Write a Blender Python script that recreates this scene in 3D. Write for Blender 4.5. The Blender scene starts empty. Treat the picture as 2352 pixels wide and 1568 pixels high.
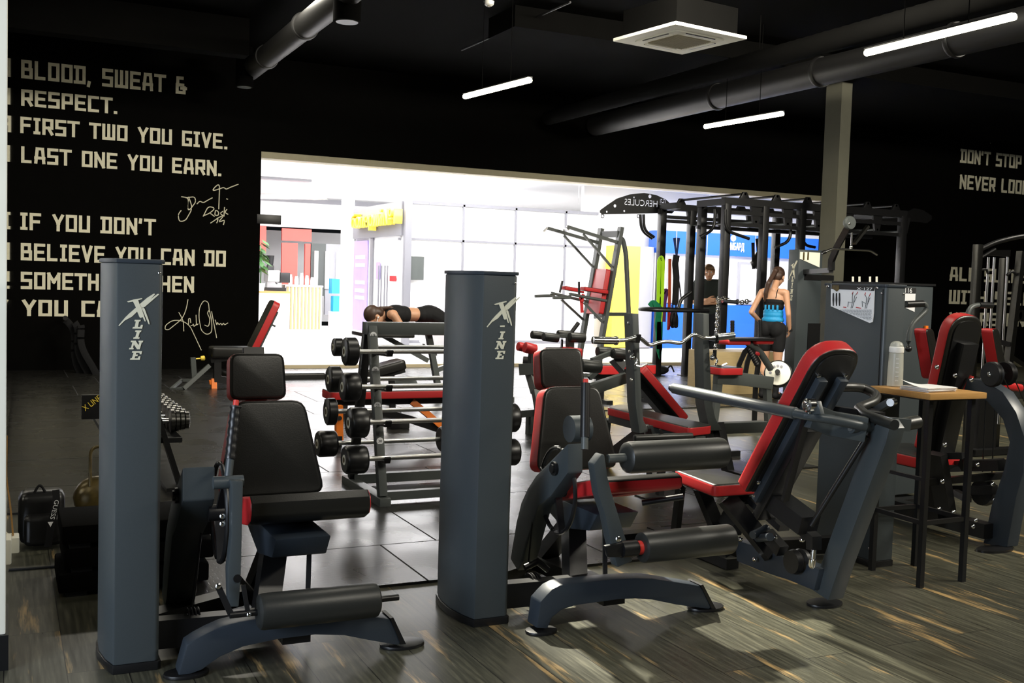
import bpy, bmesh, math, random
from mathutils import Vector, Matrix, noise
random.seed(7)
scn = bpy.context.scene
COL = scn.collection
# ------------------------------------------------------------------ camera
FPX, YAW, PITCH, ROLL, EYE = 2434.862, .4471026, .0567567, .0301591, 1.35
_f = Vector((math.sin(YAW)*math.cos(PITCH), math.cos(YAW)*math.cos(PITCH), -math.sin(PITCH)))
_r0 = Vector((math.cos(YAW), -math.sin(YAW), 0)); _u0 = _r0.cross(_f)
_r = _r0*math.cos(ROLL)+_u0*math.sin(ROLL); _u = _u0*math.cos(ROLL)-_r0*math.sin(ROLL)
EYEP = Vector((0, 0, EYE))
cd = bpy.data.cameras.new('camera'); cam = bpy.data.objects.new('camera', cd); COL.objects.link(cam)
cd.sensor_fit = 'HORIZONTAL'; cd.sensor_width = 36; cd.lens = 36*FPX/2352; cd.clip_start = .05; cd.clip_end = 200
cam.matrix_world = Matrix(((_r.x, _u.x, -_f.x, 0), (_r.y, _u.y, -_f.y, 0), (_r.z, _u.z, -_f.z, EYE), (0, 0, 0, 1)))
scn.camera = cam
# ------------------------------------------------------------------ light and exposure
scn.view_settings.view_transform = 'Standard'; scn.view_settings.look = 'None'
scn.view_settings.exposure = 0.0; scn.view_settings.gamma = 1.0
scn.view_settings.use_curve_mapping = False
w = bpy.data.worlds.new('world'); scn.world = w; w.use_nodes = True
w.node_tree.nodes['Background'].inputs[0].default_value = (.6, .7, .8, 1)
w.node_tree.nodes['Background'].inputs[1].default_value = .01
def area(name, loc, target, sx, sy, power, color=(1, 1, 1)):
    d = bpy.data.lights.new(name, 'AREA'); d.shape = 'RECTANGLE'; d.size = sx; d.size_y = sy
    d.energy = power; d.color = color
    o = bpy.data.objects.new(name, d); COL.objects.link(o); o.location = loc
    o.rotation_euler = (Vector(target)-Vector(loc)).to_track_quat('-Z', 'Y').to_euler(); return o
area('mall_ceiling_light', (7, 21.5, 3.3), (7, 21.5, 0), 4, 9, 820, (1, .99, .98))
area('mall_ceiling_light', (13, 17.2, 3.3), (13, 17.2, 0), 8, 2.5, 620, (1, .99, .98))
area('mall_ceiling_light', (5, 17.0, 3.3), (5, 17.0, 0), 6, 2.5, 430, (1, .99, .98))
area('mall_ceiling_light', (9, 24.5, 3.3), (9, 24.5, 0), 10, 3, 560, (1, .99, .98))
area('daylight_window_light', (-3.2, 1.2, 1.7), (1.2, 3.4, .8), 2.2, 2.0, 250, (.76, .86, 1))
area('ceiling_fill_light', (2.6, .8, 3.4), (2.6, 1.6, 0), 2.0, .3, 70, (1, .94, .80))  # unseen overhead fill, added for the fronts of the near machines
area('ceiling_fill_light', (6.8, 2.2, 3.4), (6.2, 3.0, 0), 2.0, .3, 250, (1, .94, .80))  # unseen fill added to brighten the table and right-hand floor
area('ceiling_fill_light', (1.6, 10.9, 4.28), (1.6, 11.3, 0), 2.2, .4, 125, (1, .94, .80))  # fill added above the view to light the lower wall lettering
area('ceiling_fill_light', (5.6, 7.2, 4.28), (8.4, 11.2, .9), 2.4, .5, 470, (1, .94, .80))  # added fill lamp, tilted toward the rig and the people
area('ceiling_fill_light', (3.2, 5.6, 4.28), (3.0, 6.2, 0), 2.0, .3, 80, (1, .94, .80))  # extra fill added out of view above the barbell rack
area('ceiling_fill_light', (10.5, 5.0, 4.28), (13.5, 12, .5), 2.4, .5, 380, (1, .94, .80))  # added fill aimed at the right-hand lettering
sd = bpy.data.lights.new('gym_spot_light', 'SPOT'); sd.energy = 6500; sd.spot_size = math.radians(12.5); sd.spot_blend = .25
sd.shadow_soft_size = .1; sd.color = (1, .95, .8)
so = bpy.data.objects.new('gym_spot_light', sd); COL.objects.link(so); so.location = (2.6, 8.0, 4.28)
so.rotation_euler = (Vector((2.45, 3.35, 0))-so.location).to_track_quat('-Z', 'Y').to_euler()
# ------------------------------------------------------------------ pixel rays (photo frame 2352 x 1568)
_crop = [0, 0, 1.0]
def crop(ox=0, oy=0, s=1.0): _crop[:] = [ox, oy, s]
def ray(x, y):
    x = _crop[0]+x/_crop[2]; y = _crop[1]+y/_crop[2]
    return _f+_r*((x-1176)/FPX)-_u*((y-784)/FPX)
def on_y(x, y, Y): d = ray(x, y); return EYEP+d*(Y/d.y)
def on_x(x, y, X): d = ray(x, y); return EYEP+d*(X/d.x)
def on_z(x, y, Z=0): d = ray(x, y); return EYEP+d*((Z-EYE)/d.z)
# ------------------------------------------------------------------ materials
def mat(name, color, rough=.5, metal=0.0, vary=.12, scale=40, bump=0.0, emit=None, estr=0, coat=0, spec=None, stretch=(1, 1, 1)):
    m = bpy.data.materials.new(name); m.use_nodes = True; nt = m.node_tree; b = nt.nodes['Principled BSDF']
    b.inputs['Roughness'].default_value = rough; b.inputs['Metallic'].default_value = metal
    if spec is not None: b.inputs['Specular IOR Level'].default_value = spec
    if coat: b.inputs['Coat Weight'].default_value = coat
    tc = nt.nodes.new('ShaderNodeTexCoord'); mp = nt.nodes.new('ShaderNodeMapping'); mp.inputs['Scale'].default_value = stretch
    nt.links.new(tc.outputs['Object'], mp.inputs[0])
    n = nt.nodes.new('ShaderNodeTexNoise'); n.inputs['Scale'].default_value = scale; n.inputs['Detail'].default_value = 4
    nt.links.new(mp.outputs[0], n.inputs['Vector'])
    mx = nt.nodes.new('ShaderNodeMix'); mx.data_type = 'RGBA'
    c = color
    mx.inputs[6].default_value = (c[0]*(1-vary), c[1]*(1-vary), c[2]*(1-vary), 1)
    mx.inputs[7].default_value = (min(1, c[0]*(1+vary)), min(1, c[1]*(1+vary)), min(1, c[2]*(1+vary)), 1)
    nt.links.new(n.outputs[0], mx.inputs[0]); nt.links.new(mx.outputs[2], b.inputs['Base Color'])
    if bump:
        bp = nt.nodes.new('ShaderNodeBump'); bp.inputs['Strength'].default_value = bump; bp.inputs['Distance'].default_value = .002
        nt.links.new(n.outputs[0], bp.inputs['Height']); nt.links.new(bp.outputs[0], b.inputs['Normal'])
    if emit:
        b.inputs['Emission Color'].default_value = (*emit, 1); b.inputs['Emission Strength'].default_value = estr
    return m
M = {}
M['steel'] = mat('slate_painted_steel', (.044, .0535, .0575), .42, .0, .10, 300, .08)
M['steelb'] = mat('navy_painted_steel', (.026, .034, .044), .40, .0, .10, 300, .08)
M['graysteel'] = mat('grey_painted_steel', (.070, .078, .075), .42, .0, .10, 200, .08)
M['black'] = mat('black_painted_steel', (.006, .006, .0065), .38, .0, .15, 200, .05)
M['rubber'] = mat('black_rubber', (.006, .006, .0065), .36, 0, .15, 120, .08)
M['foam'] = mat('charcoal_foam_vinyl', (.017, .018, .0165), .40, 0, .12, 160, .12)
M['vinyl'] = mat('black_upholstery_vinyl', (.0095, .0092, .0078), .34, 0, .12, 220, .12)
M['red'] = mat('red_upholstery_vinyl', (.47, .018, .020), .42, 0, .10, 220, .12)
M['redp'] = mat('red_plastic', (.62, .04, .03), .35, 0, .06)
M['orange'] = mat('orange_painted_steel', (.85, .20, .015), .4, 0, .06)
M['chrome'] = mat('chrome', (.75, .75, .74), .16, 1, .05)
M['satin'] = mat('satin_chrome', (.62, .62, .60), .28, 1, .06)
M['darkchrome'] = mat('dark_chrome', (.11, .108, .10), .3, 1, .1)
M['logo'] = mat('cream_decal', (.62, .60, .47), .5, 0, .05)
M['whitep'] = mat('white_plastic', (.80, .79, .74), .4, 0, .03)
M['wall'] = mat('matt_black_wall_paint', (.0030, .0028, .0025), .9, 0, .2, 6, 0, spec=.03)
M['ceil'] = mat('matt_black_ceiling_paint', (.0024, .0023, .0021), .9, 0, .25, 3, 0, spec=.03)
M['letter'] = mat('cream_wall_lettering', (.80, .76, .58), .65, 0, .12, 25)
M['cream'] = mat('cream_wall_paint', (.88, .86, .74), .6, 0, .05, 10)
M['olive'] = mat('olive_grey_pillar_paint', (.085, .082, .058), .7, 0, .08, 10)
M['trim'] = mat('tan_reveal_paint', (.40, .36, .24), .6, 0, .1, 10)
M['mallw'] = mat('white_mall_wall', (.86, .86, .87), .5, 0, .02, 5)
M['mallf'] = mat('white_mall_floor_tile', (.82, .81, .80), .3, 0, .02, 5)
M['mallg'] = mat('light_grey_frame', (.30, .30, .33), .45, 0, .03, 10)
M['tan'] = mat('oak_board', (.44, .235, .07), .45, 0, .22, 14, .1, stretch=(1, 12, 12))
M['ply'] = mat('plywood', (.36, .27, .13), .55, 0, .2, 10, .1, stretch=(1, 1, 14))
M['paper'] = mat('white_paper', (.85, .85, .85), .7, 0, .02)
M['skin'] = mat('skin', (.56, .30, .18), .5, 0, .06, 30, .05)
M['hair'] = mat('brown_hair', (.055, .028, .018), .5, 0, .4, 60, .4, stretch=(1, 1, .2))
M['hairf'] = mat('fair_brown_hair', (.22, .115, .045), .5, 0, .3, 60, .4, stretch=(1, 1, .2))
M['cloth'] = mat('black_knit_fabric', (.011, .011, .012), .8, 0, .2, 200, .2, spec=.2)
M['tee'] = mat('dark_grey_cotton', (.026, .032, .030), .85, 0, .12, 160, .2, spec=.2)
M['trouser'] = mat('black_cotton', (.014, .015, .018), .85, 0, .12, 160, .2, spec=.2)
M['bluebelt'] = mat('bright_blue_neoprene', (.01, .28, .58), .55, 0, .06, 100, .1)
M['shoe'] = mat('white_shoe_leather', (.75, .72, .66), .5, 0, .05)
M['blue'] = mat('royal_blue_panel', (.02, .13, .72), .4, 0, .04, 5)
M['yellow'] = mat('yellow_panel', (.95, .70, .08), .45, 0, .05, 5)
M['pinkred'] = mat('red_shop_panel', (.80, .10, .08), .5, 0, .08, 4)
M['lime'] = mat('lime_rubber_band', (.45, .85, .02), .5, 0, .05)
M['green'] = mat('green_rubber_band', (.005, .19, .085), .5, 0, .05)
M['orangeband'] = mat('orange_red_rubber_band', (.45, .07, .02), .5, 0, .05)
M['redband'] = mat('red_rubber_band', (.50, .015, .02), .5, 0, .05)
M['purple'] = mat('purple_rubber_band', (.10, .03, .16), .5, 0, .05)
M['strapblue'] = mat('navy_webbing', (.01, .03, .12), .7, 0, .1)
M['tube'] = mat('lit_tube_diffuser', (.9, .9, .8), .4, 0, 0, emit=(1, .93, .66), estr=17)
M['dark'] = mat('dark_plastic', (.02, .02, .02), .45, 0, .1)
M['gold'] = mat('gold_bag_print', (.10, .072, .022), .35, .3, .9, 22)
M['sofa'] = mat('grey_sofa_fabric', (.40, .39, .40), .8, 0, .06)
M['violet'] = mat('violet_poster', (.34, .26, .62), .5, 0, .15, 3)
M['cyan'] = mat('cyan_shelf', (.02, .45, .72), .5, 0, .1, 6)
M['leaf'] = mat('green_leaf', (.03, .10, .02), .5, 0, .3, 20)
M['malld'] = mat('grey_aluminium_frame', (.17, .17, .19), .45, 0, .03, 10)
M['beige'] = mat('beige_stone_sill', (.62, .52, .34), .5, 0, .05, 8)
def glass(name, fac=.06, tint=(1, 1, 1)):
    m = bpy.data.materials.new(name); m.use_nodes = True; nt = m.node_tree; nt.nodes.clear()
    o = nt.nodes.new('ShaderNodeOutputMaterial'); t = nt.nodes.new('ShaderNodeBsdfTransparent'); g = nt.nodes.new('ShaderNodeBsdfGlossy')
    t.inputs[0].default_value = (*tint, 1); g.inputs['Roughness'].default_value = .02
    x = nt.nodes.new('ShaderNodeMixShader'); lw = nt.nodes.new('ShaderNodeLayerWeight'); lw.inputs[0].default_value = .12
    ml = nt.nodes.new('ShaderNodeMath'); ml.operation = 'MULTIPLY_ADD'; ml.inputs[1].default_value = .5; ml.inputs[2].default_value = fac
    nt.links.new(lw.outputs[0], ml.inputs[0]); nt.links.new(ml.outputs[0], x.inputs[0])
    nt.links.new(t.outputs[0], x.inputs[1]); nt.links.new(g.outputs[0], x.inputs[2]); nt.links.new(x.outputs[0], o.inputs[0]); return m
M['glass'] = glass('clear_shop_glass', .01, (.98, .98, .985))
def frost():
    m = bpy.data.materials.new('frosted_bottle_plastic'); m.use_nodes = True; nt = m.node_tree; b = nt.nodes['Principled BSDF']; b.inputs['Base Color'].default_value = (.62, .62, .54, 1); b.inputs['Roughness'].default_value = .3
    t = nt.nodes.new('ShaderNodeBsdfTransparent'); x = nt.nodes.new('ShaderNodeMixShader'); x.inputs[0].default_value = .55; o = nt.nodes['Material Output']
    nt.links.new(t.outputs[0], x.inputs[1]); nt.links.new(b.outputs[0], x.inputs[2]); nt.links.new(x.outputs[0], o.inputs[0]); return m
M['frost'] = frost()
def mirror():
    m = bpy.data.materials.new('wall_mirror'); m.use_nodes = True; b = m.node_tree.nodes['Principled BSDF']
    b.inputs['Base Color'].default_value = (.55, .56, .55, 1); b.inputs['Metallic'].default_value = 1; b.inputs['Roughness'].default_value = .02; return m
M['mirror'] = mirror()
def floor_mat():
    m = bpy.data.materials.new('worn_dark_oak_planks'); m.use_nodes = True; nt = m.node_tree; L = nt.links.new; b = nt.nodes['Principled BSDF']
    tc = nt.nodes.new('ShaderNodeTexCoord')
    mp = nt.nodes.new('ShaderNodeMapping'); mp.inputs['Rotation'].default_value = (0, 0, math.pi/2); L(tc.outputs['Object'], mp.inputs[0])
    br = nt.nodes.new('ShaderNodeTexBrick'); br.inputs['Scale'].default_value = 1; br.inputs['Brick Width'].default_value = 1.25; br.inputs['Row Height'].default_value = .19
    br.inputs['Mortar Size'].default_value = .0018; br.offset = .37; br.inputs['Color1'].default_value = (0, 0, 0, 1); br.inputs['Color2'].default_value = (1, 1, 1, 1)
    br.inputs['Mortar'].default_value = (.5, .5, .5, 1); br.inputs['Bias'].default_value = 0
    L(mp.outputs[0], br.inputs['Vector'])
    def noise_(sx, sy, sc, det=5, rough=.6):
        q = nt.nodes.new('ShaderNodeMapping'); q.inputs['Scale'].default_value = (sx, sy, 1); L(tc.outputs['Object'], q.inputs[0])
        # shift the pattern from plank to plank
        ad = nt.nodes.new('ShaderNodeVectorMath'); ad.operation = 'MULTIPLY_ADD'; L(br.outputs['Color'], ad.inputs[0]); ad.inputs[1].default_value = (7, 13, 0); L(q.outputs[0], ad.inputs[2])
        n = nt.nodes.new('ShaderNodeTexNoise'); n.inputs['Scale'].default_value = sc; n.inputs['Detail'].default_value = det; n.inputs['Roughness'].default_value = rough
        L(ad.outputs[0], n.inputs['Vector']); return n
    def ramp(src, stops):
        r = nt.nodes.new('ShaderNodeValToRGB'); e = r.color_ramp.elements
        e[0].position, e[0].color = stops[0][0], (*stops[0][1], 1); e[1].position, e[1].color = stops[-1][0], (*stops[-1][1], 1)
        for p, c in stops[1:-1]: k = e.new(p); k.color = (*c, 1)
        L(src, r.inputs[0]); return r
    grain = noise_(30, 1.6, 2.2, 8, .65)
    base = ramp(grain.outputs[0], [(.30, (.026, .026, .019)), (.52, (.058, .057, .042)), (.72, (.115, .11, .078))])
    hue = nt.nodes.new('ShaderNodeMix'); hue.data_type = 'RGBA'; hue.blend_type = 'MULTIPLY'; hue.inputs[0].default_value = .7
    pl = ramp(br.outputs['Color'], [(0, (.70, .70, .68)), (1, (1.35, 1.35, 1.25))]); L(base.outputs[0], hue.inputs[6]); L(pl.outputs[0], hue.inputs[7])
    wear = noise_(9.0, .9, 1.3, 4, .6); fine = noise_(60, 2.5, 3, 6, .7)
    ws = nt.nodes.new('ShaderNodeMath'); ws.operation = 'MULTIPLY_ADD'; L(fine.outputs[0], ws.inputs[0]); ws.inputs[1].default_value = .30; L(wear.outputs[0], ws.inputs[2])
    wm = ramp(ws.outputs[0], [(.745, (0, 0, 0)), (.85, (1, 1, 1))])
    mx = nt.nodes.new('ShaderNodeMix'); mx.data_type = 'RGBA'; L(wm.outputs[0], mx.inputs[0]); L(hue.outputs[2], mx.inputs[6]); mx.inputs[7].default_value = (.42, .28, .12, 1)
    seam = nt.nodes.new('ShaderNodeMix'); seam.data_type = 'RGBA'; L(br.outputs['Fac'], seam.inputs[0]); L(mx.outputs[2], seam.inputs[6]); seam.inputs[7].default_value = (.008, .007, .006, 1)
    L(seam.outputs[2], b.inputs['Base Color'])
    rr = nt.nodes.new('ShaderNodeMapRange'); L(grain.outputs[0], rr.inputs[0]); rr.inputs[3].default_value = .22; rr.inputs[4].default_value = .40; L(rr.outputs[0], b.inputs['Roughness'])
    bp = nt.nodes.new('ShaderNodeBump'); bp.inputs['Strength'].default_value = .12; bp.inputs['Distance'].default_value = .002; L(grain.outputs[0], bp.inputs['Height']); L(bp.outputs[0], b.inputs['Normal'])
    return m
def mat_rubber_tiles():
    m = bpy.data.materials.new('black_rubber_floor_tiles'); m.use_nodes = True; nt = m.node_tree; L = nt.links.new; b = nt.nodes['Principled BSDF']
    tc = nt.nodes.new('ShaderNodeTexCoord'); mp = nt.nodes.new('ShaderNodeMapping'); L(tc.outputs['Object'], mp.inputs[0])
    br = nt.nodes.new('ShaderNodeTexBrick'); br.inputs['Scale'].default_value = 1; br.inputs['Brick Width'].default_value = 1.0; br.inputs['Row Height'].default_value = 1.0
    br.inputs['Mortar Size'].default_value = .0055; br.offset = .3; L(mp.outputs[0], br.inputs['Vector'])
    br.inputs['Color1'].default_value = (.010, .0097, .0087, 1); br.inputs['Color2'].default_value = (.015, .0146, .013, 1); br.inputs['Mortar'].default_value = (.003, .003, .003, 1)
    L(br.outputs['Color'], b.inputs['Base Color'])
    ck = nt.nodes.new('ShaderNodeTexBrick'); ck.inputs['Scale'].default_value = 1; ck.inputs['Brick Width'].default_value = .05; ck.inputs['Row Height'].default_value = .035; ck.inputs['Mortar Size'].default_value = .004
    L(mp.outputs[0], ck.inputs['Vector'])
    n = nt.nodes.new('ShaderNodeTexNoise'); n.inputs['Scale'].default_value = 3; L(tc.outputs['Object'], n.inputs['Vector'])
    rr = nt.nodes.new('ShaderNodeMapRange'); L(n.outputs[0], rr.inputs[0]); rr.inputs[3].default_value = .20; rr.inputs[4].default_value = .36
    mxr = nt.nodes.new('ShaderNodeMath'); mxr.operation = 'MAXIMUM'; L(rr.outputs[0], mxr.inputs[0]); L(br.outputs['Fac'], mxr.inputs[1]); L(mxr.outputs[0], b.inputs['Roughness'])
    bp = nt.nodes.new('ShaderNodeBump'); bp.inputs['Strength'].default_value = .25; bp.inputs['Distance'].default_value = .002; bp.invert = True; L(ck.outputs['Fac'], bp.inputs['Height']); L(bp.outputs[0], b.inputs['Normal'])
    return m
M['floor'] = floor_mat(); M['tiles'] = mat_rubber_tiles()
# ------------------------------------------------------------------ mesh builder
Z = Vector((0, 0, 1))
def V3(*a): return Vector(a)
def round_path(pts, r, n=5):
    pts = [Vector(p) for p in pts]; out = [pts[0]]
    for i in range(1, len(pts)-1):
        a, b, c = pts[i-1], pts[i], pts[i+1]; u = a-b; v = c-b
        k = min(r, u.length*.48, v.length*.48); p = b+u.normalized()*k; q = b+v.normalized()*k
        for j in range(n+1):
            t = j/n; out.append(p*(1-t)**2+b*2*t*(1-t)+q*t*t)
    out.append(pts[-1]); return out
def round_poly(pts, r, n=4):
    pts = [Vector(p) for p in pts]; out = []; N = len(pts)
    for i in range(N):
        a, b, c = pts[i-1], pts[i], pts[(i+1) % N]; u = a-b; v = c-b
        k = min(r, u.length*.48, v.length*.48); p = b+u.normalized()*k; q = b+v.normalized()*k
        for j in range(n+1):
            t = j/n; out.append(p*(1-t)**2+b*2*t*(1-t)+q*t*t)
    return out
class B:
    def __init__(s): s.bm = bmesh.new()
    def box(s, c, size, rot=None):
        c = Vector(c); h = Vector(size)/2; R = rot or Matrix.Identity(3); vs = []
        for x in (-1, 1):
            for y in (-1, 1):
                for z in (-1, 1): vs.append(s.bm.verts.new(c+R@Vector((x*h.x, y*h.y, z*h.z))))
        for f in ((0, 1, 3, 2), (4, 6, 7, 5), (0, 4, 5, 1), (2, 3, 7, 6), (0, 2, 6, 4), (1, 5, 7, 3)): s.bm.faces.new([vs[i] for i in f])
        return s
    def span(s, a, b): a = Vector(a); b = Vector(b); return s.box((a+b)/2, [abs(x) for x in (b-a)])
    def prism(s, poly, ext):
        ext = Vector(ext); poly = [Vector(p) for p in poly]
        a = [s.bm.verts.new(p) for p in poly]; b = [s.bm.verts.new(p+ext) for p in poly]; n = len(a)
        nrm = Vector((0, 0, 0))
        for i in range(n): nrm += poly[i].cross(poly[(i+1) % n])
        if nrm.dot(ext) > 0: a2, b2 = a[::-1], b
        else: a2, b2 = a, b[::-1]
        s.bm.faces.new(a2); s.bm.faces.new(b2)
        for i in range(n):
            j = (i+1) % n
            q = [a[i], a[j], b[j], b[i]]
            s.bm.faces.new(q if nrm.dot(ext) > 0 else q[::-1])
        return s
    def sweep(s, pts, prof, up=Z, cap=True, closed=False):
        pts = [Vector(p) for p in pts]; n = len(pts); rings = []; up = Vector(up); pu = None
        for i in range(n):
            if closed: d0 = (pts[i]-pts[i-1]).normalized(); d1 = (pts[(i+1) % n]-pts[i]).normalized()
            else:
                d0 = (pts[i]-pts[i-1]).normalized() if i else (pts[1]-pts[0]).normalized()
                d1 = (pts[i+1]-pts[i]).normalized() if i < n-1 else d0
            t = (d0+d1)
            t = t.normalized() if t.length > 1e-6 else d0
            sd_ = t.cross(up)
            if sd_.length < 1e-3: sd_ = t.cross(pu if pu else Vector((0, 1, 0)))
            sd_.normalize(); u2 = sd_.cross(t).normalized(); pu = u2
            k = 1/max(.35, math.sqrt(max(0, (1+d0.dot(d1))/2)))
            # stretch across the mitre
            bend = (d1-d0)
            ring = []
            for (a, b_) in prof:
                o = sd_*a+u2*b_
                if bend.length > 1e-5:
                    bn = bend.normalized(); o = o+bn*(o.dot(bn)*(k-1))
                ring.append(s.bm.verts.new(pts[i]+o))
            rings.append(ring)
        m = len(prof)
        for i in range(n if closed else n-1):
            r0, r1 = rings[i], rings[(i+1) % n]
            for j in range(m): s.bm.faces.new((r0[j], r0[(j+1) % m], r1[(j+1) % m], r1[j]))
        if cap and not closed: s.bm.faces.new(rings[0][::-1]); s.bm.faces.new(rings[-1])
        return s
    def bar(s, pts, w, h, up=Z): return s.sweep(pts, [(-w/2, -h/2), (w/2, -h/2), (w/2, h/2), (-w/2, h/2)], up)
    def tube(s, pts, r, n=10, rnd=0, closed=False):
        if rnd: pts = round_path(pts, rnd)
        return s.sweep(pts, [(r*math.cos(2*math.pi*i/n), r*math.sin(2*math.pi*i/n)) for i in range(n)], Z if abs((Vector(pts[1])-Vector(pts[0])).normalized().z) < .95 else (0, 1, 0), True, closed)
    def rev(s, p, q, prof, n=24):
        p = Vector(p); q = Vector(q); ax = (q-p); L = ax.length; ax.normalize()
        e = ax.cross(Z) if abs(ax.z) < .9 else ax.cross(Vector((0, 1, 0))); e.normalize(); g = ax.cross(e); rings = []
        for (t, r) in prof: rings.append([s.bm.verts.new(p+ax*(t*L)+(e*math.cos(2*math.pi*i/n)+g*math.sin(2*math.pi*i/n))*max(r, 1e-4)) for i in range(n)])
        for a, b in zip(rings, rings[1:]):
            for i in range(n): s.bm.faces.new((a[i], a[(i+1) % n], b[(i+1) % n], b[i]))
        s.bm.faces.new(rings[0][::-1]); s.bm.faces.new(rings[-1]); return s
    def cyl(s, p, q, r, n=20, r2=None): return s.rev(p, q, [(0, r), (1, r if r2 is None else r2)], n)
    def roller(s, p, q, r, n=28, e=.05): return s.rev(p, q, [(0, r*.55), (.004, r*.8), (e*.4, r*.95), (e, r), (1-e, r), (1-e*.4, r*.95), (.996, r*.8), (1, r*.55)], n)
    def ball(s, c, r, n=10, sc=(1, 1, 1)):
        vs = bmesh.ops.create_uvsphere(s.bm, u_segments=n*2, v_segments=n, radius=1)['verts']; c = Vector(c)
        for v in vs: v.co = c+Vector((v.co.x*r*sc[0], v.co.y*r*sc[1], v.co.z*r*sc[2]))
        return s
    def bolt(s, p, d, r=.011, h=.010):
        d = Vector(d).normalized(); p = Vector(p)
        return s.rev(p, p+d*h, [(0, r), (.55, r), (.85, r*.7), (1, r*.3)], 10)
    def bevel(s, w, seg=2, ang=35):
        s.bm.normal_update(); bmesh.ops.remove_doubles(s.bm, verts=s.bm.verts, dist=1e-6)
        es = [e for e in s.bm.edges if len(e.link_faces) == 2 and e.calc_face_angle(0) > math.radians(ang)]
        if es: bmesh.ops.bevel(s.bm, geom=es, offset=w, segments=seg, affect='EDGES', clamp_overlap=True, profile=.6)
        return s
    def build(s, name, m, parent=None, label=None, front=None, sharp=38):
        """link the mesh as ONE object; parent gives the frame it is stored in"""
        bm = s.bm; bmesh.ops.recalc_face_normals(bm, faces=bm.faces); bm.normal_update()
        ms = m if isinstance(m, (list, tuple)) else [m]
        for f in bm.faces:
            f.smooth = True
            if front is not None: f.material_index = 0 if abs(f.normal.dot(front)) > .62 else 1
        for e in bm.edges: e.smooth = not (len(e.link_faces) == 2 and e.calc_face_angle(0) > math.radians(sharp))
        base = world_loc(parent)
        if base.length: bmesh.ops.translate(bm, verts=bm.verts, vec=-base)
        me = bpy.data.meshes.new(name); bm.to_mesh(me); bm.free()
        for k in ms: me.materials.append(M[k])
        o = bpy.data.objects.new(name, me); COL.objects.link(o)
        if parent: o.parent = parent
        if label: o['label'] = label
        return o
def world_loc(o):
    v = Vector((0, 0, 0))
    while o is not None: v = v+Vector(o.location); o = o.parent
    return v
def tag(o, label, cat, group=None):
    o['label'] = label; o['category'] = cat
    if group: o['group'] = group
    return o
def thing(name, label, cat, loc, group=None):
    o = bpy.data.objects.new(name, None); COL.objects.link(o); o.location = loc; o.empty_display_size = .1
    return tag(o, label, cat, group)
def struct(name, b, m, parent=None):
    o = b.build(name, m, parent)
    if parent is None: o['kind'] = 'structure'
    return o
def dup(root, loc, label=None, group=None):
    r = root.copy(); COL.objects.link(r); r.location = loc
    if label: r['label'] = label
    if group: r['group'] = group
    for ch in list(root.children):
        c = ch.copy(); COL.objects.link(c); c.parent = r
        for g in ch.children:
            d = g.copy(); COL.objects.link(d); d.parent = c
    return r
def pad(name, outline, normal, thick, parent, mats=('vinyl', 'red'), rnd=.03, bev=.014, label=None):
    """cushion: outline is its face, normal points out of the face, body goes back from it"""
    n = Vector(normal).normalized(); b = B(); b.prism(round_poly(outline, rnd, 4), -n*thick); b.bevel(bev, 3, 50)
    return b.build(name, list(mats), parent, label, front=n)
def frame_pts(c, up, side, w, h, wt=None):
    """rectangle (or trapezoid) outline around c"""
    c = Vector(c); up = Vector(up).normalized(); side = Vector(side).normalized(); wt = w if wt is None else wt
    return [c-side*(w/2)-up*(h/2), c+side*(w/2)-up*(h/2), c+side*(wt/2)+up*(h/2), c-side*(wt/2)+up*(h/2)]
# ================================================================== SETTING
YW = 15.0            # gym side of the wall with the big opening
OX0, OX1, OZ = 3.225, 13.55, 2.985
struct('floor', B().span((-6, -6, -.1), (26, YW+.3, 0)), 'floor')
b = B(); b.span((.62, 4.335, 0), (3.30, 6.3, .012)); b.span((-.30, 6.3, 0), (3.30, YW, .012)); struct('floor', b, 'tiles')
b = B(); b.span((3.30, 4.9, 0), (4.15, YW, .012)); b.span((4.15, 6.2, 0), (5.6, YW, .012)); b.span((5.6, 9.7, 0), (14.5, YW, .012)); struct('floor', b, 'tiles')
b = B(); b.span((-6, YW, 0), (OX0, YW+.3, 4.6)); b.span((OX1, YW, 0), (26, YW+.3, 4.6)); b.span((OX0, YW, OZ+.07), (OX1, YW+.3, 4.6))
wall_back = struct('wall_back', b, 'wall')
struct('trim_1', B().span((OX0, YW+.01, OZ-.02), (OX1, YW+.29, OZ+.07)), 'trim')
struct('trim_2', B().span((OX0, YW-.02, 0), (OX1, YW+.30, .06)), 'beige')
struct('ceiling', B().span((-6, -6, 4.35), (26, YW, 4.45)), 'ceil')
struct('wall_right', B().span((25.7, -6, 0), (26, YW, 4.4)), 'wall')
# mirror wall on the left, a degree off square
b = B(); b.prism([(-.052, 4.2, .12), (.118, YW, .12), (-.05, YW, .12), (-.2, 4.2, .12)], (0, 0, 4.2)); struct('wall_left', b, 'mirror')
# white pillar at the left edge
b = B(); b.span((-.5, 3.86, .12), (.006, 4.2, 4.35)); b.bevel(.006); struct('wall_left', b, 'cream')
struct('baseboard_left', B().span((-.5, 3.85, 0), (.014, 4.2, .12)), 'black')
# olive pillar
b = B(); b.span((10.02, 11, 0), (10.2, 11.3, 4.35)); pil = struct('wall_right', b, 'olive')
# beams; the left one is added for its shade
b = B(); b.span((5.0, 10.6, 4.12), (26, 11.3, 4.35)); struct('trim_3', b, 'ceil')
struct('added_shade_beam', B().span((-6, 12.85, 3.92), (2.6, 13.1, 4.35)), 'ceil')  # black beam added to keep lamp light off the top lettering lines
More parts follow.
